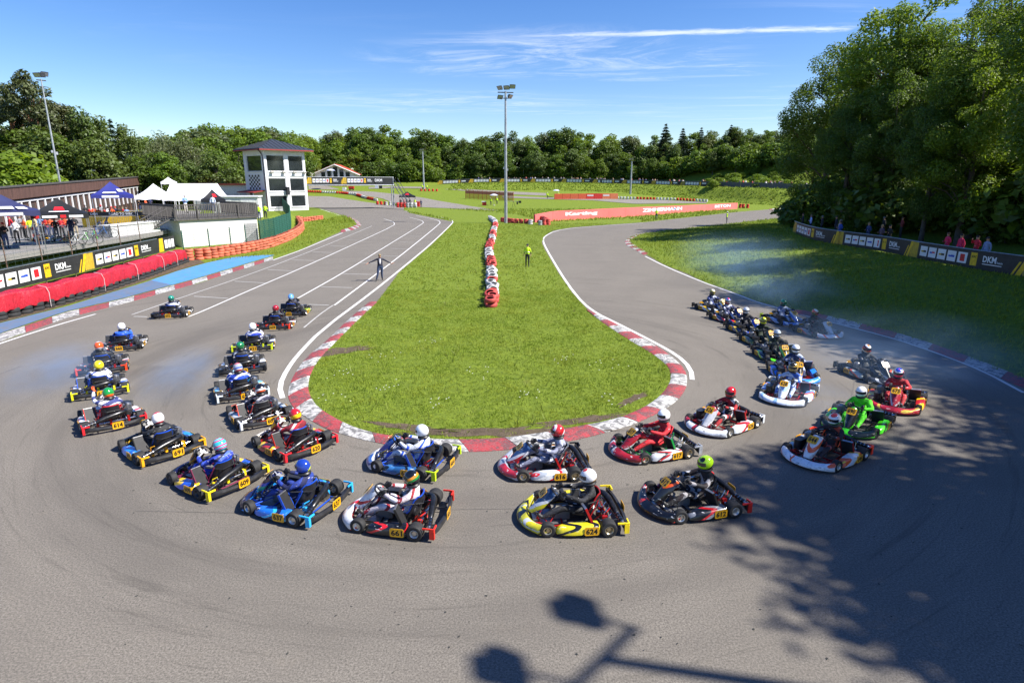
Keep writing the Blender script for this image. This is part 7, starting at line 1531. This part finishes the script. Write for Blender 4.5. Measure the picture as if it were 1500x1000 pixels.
def crowd_barrier(loc, rz, label):
    b = empty('crowd_barrier', loc, (0, 0, rz), label=label, cat='barrier', group='steel crowd barriers in the paddock'); put('frame', MB().tube([(-1.1, 0, .1), (-1.1, 0, 1.1), (1.1, 0, 1.1), (1.1, 0, .1), (-1.1, 0, .2)], .022, 6).mesh('frame'), M_ALU, b); mb = MB()
    for k in range(14): mb.tube([(-1.0 + k * .154, 0, .2), (-1.0 + k * .154, 0, 1.1)], .009, 4, 0, False)
    put('bars', mb.mesh('bars'), M_ALU, b)
    for s in (-1, 1): put('foot', MB().box((s * .8, 0, .03), (.06, .6, .04)).mesh('foot', False), M_ALU, b)
for px, py, a in ((38, 353, .6), (70, 352, .5), (102, 352, .4), (150, 334, .5), (172, 334, .5), (186, 333, .5)):
    q = G(px, py, 1.56); crowd_barrier((q.x, q.y, 1.56), a, 'steel crowd barrier before the %s' % ('black and navy tents' if px < 120 else 'blue tent'))
for i_, (px, py, hd_) in enumerate(((140, 331, 200), (152, 333, 170), (163, 330, 230), (175, 332, 190), (60, 352, 150), (92, 353, 210))):
    q = G(px, py, 1.56); k_ = KARTS[(i_ * 5 + 2) % len(KARTS)]; num = ('681', '682', '683', '684', '685', '686')[i_]
    make_kart((q.x, q.y), hd_, k_[2], 'parked %s kart among the crowd before the %s' % (('white orange', 'blue', 'white red', 'black yellow', 'white', 'red')[i_], 'blue tent' if px > 120 else 'black tent'), '', *[k_[j] for j in range(5, 14)], driver=False, z=1.56, group='karts parked in the paddock')
# ------------------------------------------------------------------ grass, daisies, worn soil
def blades(rs, pts, h, wd):
    n = len(pts); k = 3; P = np.repeat(pts, k, 0) + np.c_[rs.randn(n * k, 2) * .035, np.zeros(n * k)]; a = rs.rand(n * k) * 6.283; hh = h * (.5 + rs.rand(n * k)); d = np.c_[np.cos(a), np.sin(a), 0 * a]; lean = rs.randn(n * k, 2) * .5
    tip = P + np.c_[lean * hh[:, None] * .7, hh]; V = np.stack([P - d * wd, P + d * wd, tip], 1).reshape(-1, 3); return V, np.arange(n * k * 3).reshape(-1, 3)
def scatter(rs, n, box, test):
    x = rs.uniform(box[0], box[1], n); y = rs.uniform(box[2], box[3], n); m = test(x, y); return x[m], y[m]
rs = np.random.RandomState(5); LGR = leafmat((.175, .24, .023), .0, .45, .3); LGR2 = leafmat((.20, .25, .04), .0, .4, .3)
IN = [(p.x, p.y) for p in INFIELD]
def blade_material(name, cols):
    m, n, l, p = newmat(name); g = n.new('ShaderNodeNewGeometry'); a = nnoise(n, l, g.outputs['Position'], .55, 4, .6, .8); b = nnoise(n, l, g.outputs['Position'], 2.6, 3, .6)
    c = nmix(n, l, g.outputs['Random Per Island'], tuple(x * .6 for x in cols[0]), tuple(x * 1.35 for x in cols[0])); c = nmix(n, l, nramp(n, l, a, .42, .62, 0, .85), c, cols[1]); c = nmix(n, l, nramp(n, l, b, .55, .72, 0, .75), c, cols[2])
    l.new(c, p.inputs['Base Color']); p.inputs['Roughness'].default_value = .6; p.inputs['Specular IOR Level'].default_value = .25
    tr = n.new('ShaderNodeBsdfTranslucent'); ms = n.new('ShaderNodeMixShader'); ms.inputs[0].default_value = .3; l.new(c, tr.inputs['Color']); l.new(p.outputs[0], ms.inputs[1]); l.new(tr.outputs[0], ms.inputs[2]); l.new(ms.outputs[0], n['Material Output'].inputs['Surface']); return m
LGR = blade_material('infield_blades', [(.21, .29, .026), (.28, .32, .034), (.11, .18, .020)])
def clumpy(x, y, s=1.1): return (np.sin(x * 1.7 * s + 2 * np.sin(y * .9 * s)) * np.sin(y * 1.3 * s + 1.5 * np.sin(x * 1.1 * s)))
SOIL = ((-.2, 13.9, 2.3, .26, .04), (1.9, 14.7, 1.3, .22, .33), (-2.6, 14.2, 1.0, .2, -.25), (-6.2, 21.3, 1.0, .45, .6), (3.4, 16.2, .7, .16, .8))
def soil(x, y):
    m = np.zeros(x.shape, bool)
    for a, b, rx, ry, ro in SOIL: u = (x - a) * math.cos(ro) + (y - b) * math.sin(ro); v = -(x - a) * math.sin(ro) + (y - b) * math.cos(ro); m |= (u / rx) ** 2 + (v / ry) ** 2 < 1.1
    return m
x1, y1 = scatter(rs, 60000, (-8, 6, 13, 34), lambda x, y: inpoly(x, y, IN) & (rs.rand(len(x)) < .62 + .38 * clumpy(x, y)) & ~(soil(x, y) & (rs.rand(len(x)) < .8)))
x2, y2 = scatter(rs, 52000, (-14, 14, 34, 90), lambda x, y: inpoly(x, y, IN) & (rs.rand(len(x)) < .6 + .4 * clumpy(x, y)))
V1, F1 = blades(rs, np.c_[x1, y1, np.full(len(x1), .02)], .052, .011); V2, F2 = blades(rs, np.c_[x2, y2, np.full(len(x2), .02)], .07, .020)
put('grass', npmesh('grass', np.r_[V1, V2], np.r_[F1, F2 + len(V1)]), LGR, label='short green grass covering the infield', cat='grass', kind='stuff')
x3, y3 = scatter(rs, 2600, (-8, 6, 13, 60), lambda x, y: inpoly(x, y, IN) & (clumpy(x, y, .7) > .35)); V3, F3 = blades(rs, np.c_[x3, y3, np.full(len(x3), .02)], .19, .014)
put('grass', npmesh('grass', V3, F3), LGR2, label='taller yellowish grass tufts scattered over the infield', cat='grass', kind='stuff')
BK = [(p.x, p.y) for p in BANK_POLY]
x4, y4 = scatter(rs, 70000, (8, 50, 8, 100), lambda x, y: inpoly(x, y, BK)); z4_ = height(x4, y4); V4, F4 = blades(rs, np.c_[x4, y4, z4_], .15, .020)
put('grass', npmesh('grass', V4, F4), LGR, label='long green grass on the right hand bank', cat='grass', kind='stuff')
LS_ = [(p.x, p.y) for p in gl([(300, 384), (404, 374), (440, 365), (500, 338), (522, 331), (515, 321), (468, 307), (452, 318), (446, 336), (430, 354), (392, 368), (340, 377)])]
x5, y5 = scatter(rs, 16000, (-30, -12, 40, 110), lambda x, y: inpoly(x, y, LS_)); V5, F5 = blades(rs, np.c_[x5, y5, height(x5, y5)], .13, .022)
put('grass', npmesh('grass', V5, F5), LGR, label='green grass strip between tyre wall and straight', cat='grass', kind='stuff')
x6, y6 = scatter(rs, 9000, (-30, 45, 92, 135), lambda x, y: (~inpoly(x, y, [(p.x, p.y) for p in ASPHALT])) & (~inpoly(x, y, IN))); V6, F6 = blades(rs, np.c_[x6, y6, height(x6, y6)], .28, .06)
put('grass', npmesh('grass', V6, F6), LGR, label='rough grass on the far infield beyond the mast', cat='grass', kind='stuff')
def ebank(x, y): yb = np.interp(x, E_X, E_YB); return (y > yb - 2) & (y < yb + 12)
x7, y7 = scatter(rs, 26000, (-20, 90, 130, 210), ebank); V7, F7 = blades(rs, np.c_[x7, y7, height(x7, y7)], .30, .14)
put('grass', npmesh('grass', V7, F7), LGR, label='rough green growth covering the far embankment', cat='grass', kind='stuff')
# daisies in patches
cx_ = [(-5.2, 16.3), (-3.6, 17.2), (-2.3, 15.8), (-4.4, 20.5), (-1.0, 18.6), (2.9, 16.2), (1.8, 20.0), (-3.0, 22.5), (3.2, 19.4), (-5.6, 18.3), (.5, 16.6)]; pts = np.concatenate([np.c_[rs.randn(9) * .3 + a, rs.randn(9) * .3 + b] for a, b in cx_]); pts = pts[inpoly(pts[:, 0], pts[:, 1], IN)]
n = len(pts); c = np.c_[pts, .075 + .02 * rs.rand(n)]; r_ = .019; ang = np.linspace(0, 2 * np.pi, 6, endpoint=False); V = (c[:, None, :] + np.stack([np.cos(ang) * r_, np.sin(ang) * r_, 0 * ang], 1)[None]).reshape(-1, 3)
put('daisies', npmesh('daisies', V, np.arange(n * 6).reshape(n, 6)), mat((.8, .8, .76), .7), label='small white daisies scattered in the infield grass', cat='flowers', kind='stuff')
def patch(cx, cy, rx, ry, seed, rot=0.0, m=None):
    r2 = np.random.RandomState(seed); pts = []
    for k in range(28): a = 2 * math.pi * k / 28; r = 1 + .28 * r2.randn() * .8; x = rx * r * math.cos(a); y = ry * r * math.sin(a); pts.append((cx + x * math.cos(rot) - y * math.sin(rot), cy + x * math.sin(rot) + y * math.cos(rot), .030))
    put('bare_soil_patch', MB().poly(pts).mesh('bare_soil_patch', False), m or M_DIRT, kind='structure')
for i_, q_ in enumerate(SOIL): patch(*q_[:4], i_ + 1, q_[4])
# ------------------------------------------------------------------ tyre crumbs and leaves on the tarmac
pts = np.c_[rs.uniform(-9, 9, 420), rs.uniform(6, 20, 420)]; pts = pts[~inpoly(pts[:, 0], pts[:, 1], IN)]; n = len(pts); a = rs.rand(n) * 6.28; s1_ = .006 + .014 * rs.rand(n); s2_ = .004 + .008 * rs.rand(n); u = np.c_[np.cos(a), np.sin(a), 0 * a]; v = np.c_[-np.sin(a), np.cos(a), 0 * a]; c = np.c_[pts, np.full(n, .009)]
V = np.stack([c - u * s1_[:, None] - v * s2_[:, None], c + u * s1_[:, None] - v * s2_[:, None], c + u * s1_[:, None] + v * s2_[:, None] + [0, 0, .006], c - u * s1_[:, None] + v * s2_[:, None]], 1).reshape(-1, 3)
put('rubber_crumbs', npmesh('rubber_crumbs', V, np.arange(n * 4).reshape(n, 4)), mat((.03, .032, .028), .9), label='black rubber crumbs scattered over the hairpin tarmac', cat='debris', kind='stuff')
# ------------------------------------------------------------------ exhaust smoke
def smoke(loc, size, dens, seed, rz=0.0, label=''):
    m = bpy.data.materials.new('smoke_%d' % seed); m.use_nodes = True; n = m.node_tree.nodes; l = m.node_tree.links; n.remove(n['Principled BSDF'])
    v = n.new('ShaderNodeVolumePrincipled'); v.inputs['Color'].default_value = (.38, .62, 1, 1); v.inputs['Anisotropy'].default_value = .2
    t = n.new('ShaderNodeTexCoord'); ln = n.new('ShaderNodeVectorMath'); ln.operation = 'LENGTH'; l.new(t.outputs['Object'], ln.inputs[0])
    mp = n.new('ShaderNodeMapping'); mp.inputs['Location'].default_value = (seed * 3.1, seed, 0); l.new(t.outputs['Object'], mp.inputs[0])
    f = nnoise(n, l, mp.outputs[0], 1.6, 4, .6, .8); fall = nramp(n, l, ln.outputs['Value'], 1.0, .15); nz = nramp(n, l, f, .25, .85)
    l.new(nmath(n, l, 'MULTIPLY', nmath(n, l, 'MULTIPLY', fall, nz), dens * 1.15), v.inputs['Density']); l.new(v.outputs[0], n['Material Output'].inputs['Volume'])
    mb = MB().grid([[(math.cos(b) * math.cos(a), math.cos(b) * math.sin(a), math.sin(b)) for a in np.linspace(0, 2 * math.pi, 16, endpoint=False)] for b in np.linspace(-math.pi / 2 + .01, math.pi / 2 - .01, 9)], 0, True)
    put('smoke', mb.mesh('smoke'), m, None, loc, (0, 0, rz), size, label=label, cat='smoke', kind='stuff')
smoke((12.9, 19.0, .8), (5.0, 4.8, 1.2), .15, 1, .3, 'pale blue exhaust smoke drifting across the shaded right hand track')
smoke((12.8, 28.5, 1.0), (3.2, 5.5, 1.3), .15, 2, .2, 'thin blue exhaust smoke below the right hand bank')
smoke((13.5, 36, 1.6), (4.5, 8, 1.8), .09, 3, 0, 'thin blue smoke hanging over the bank grass')
smoke((-13.8, 17.6, .5), (1.8, 3.2, .7), .36, 4, .3, 'faint exhaust smoke beside the outer row of karts')
smoke((-9.9, 17.4, .45), (1.3, 3.2, .6), .36, 5, .2, 'faint exhaust smoke beside the inner row of karts')
smoke((8.2, 15.2, .4), (1.6, 1.4, .5), .18, 6, .4, 'faint exhaust smoke behind the white blue kart')
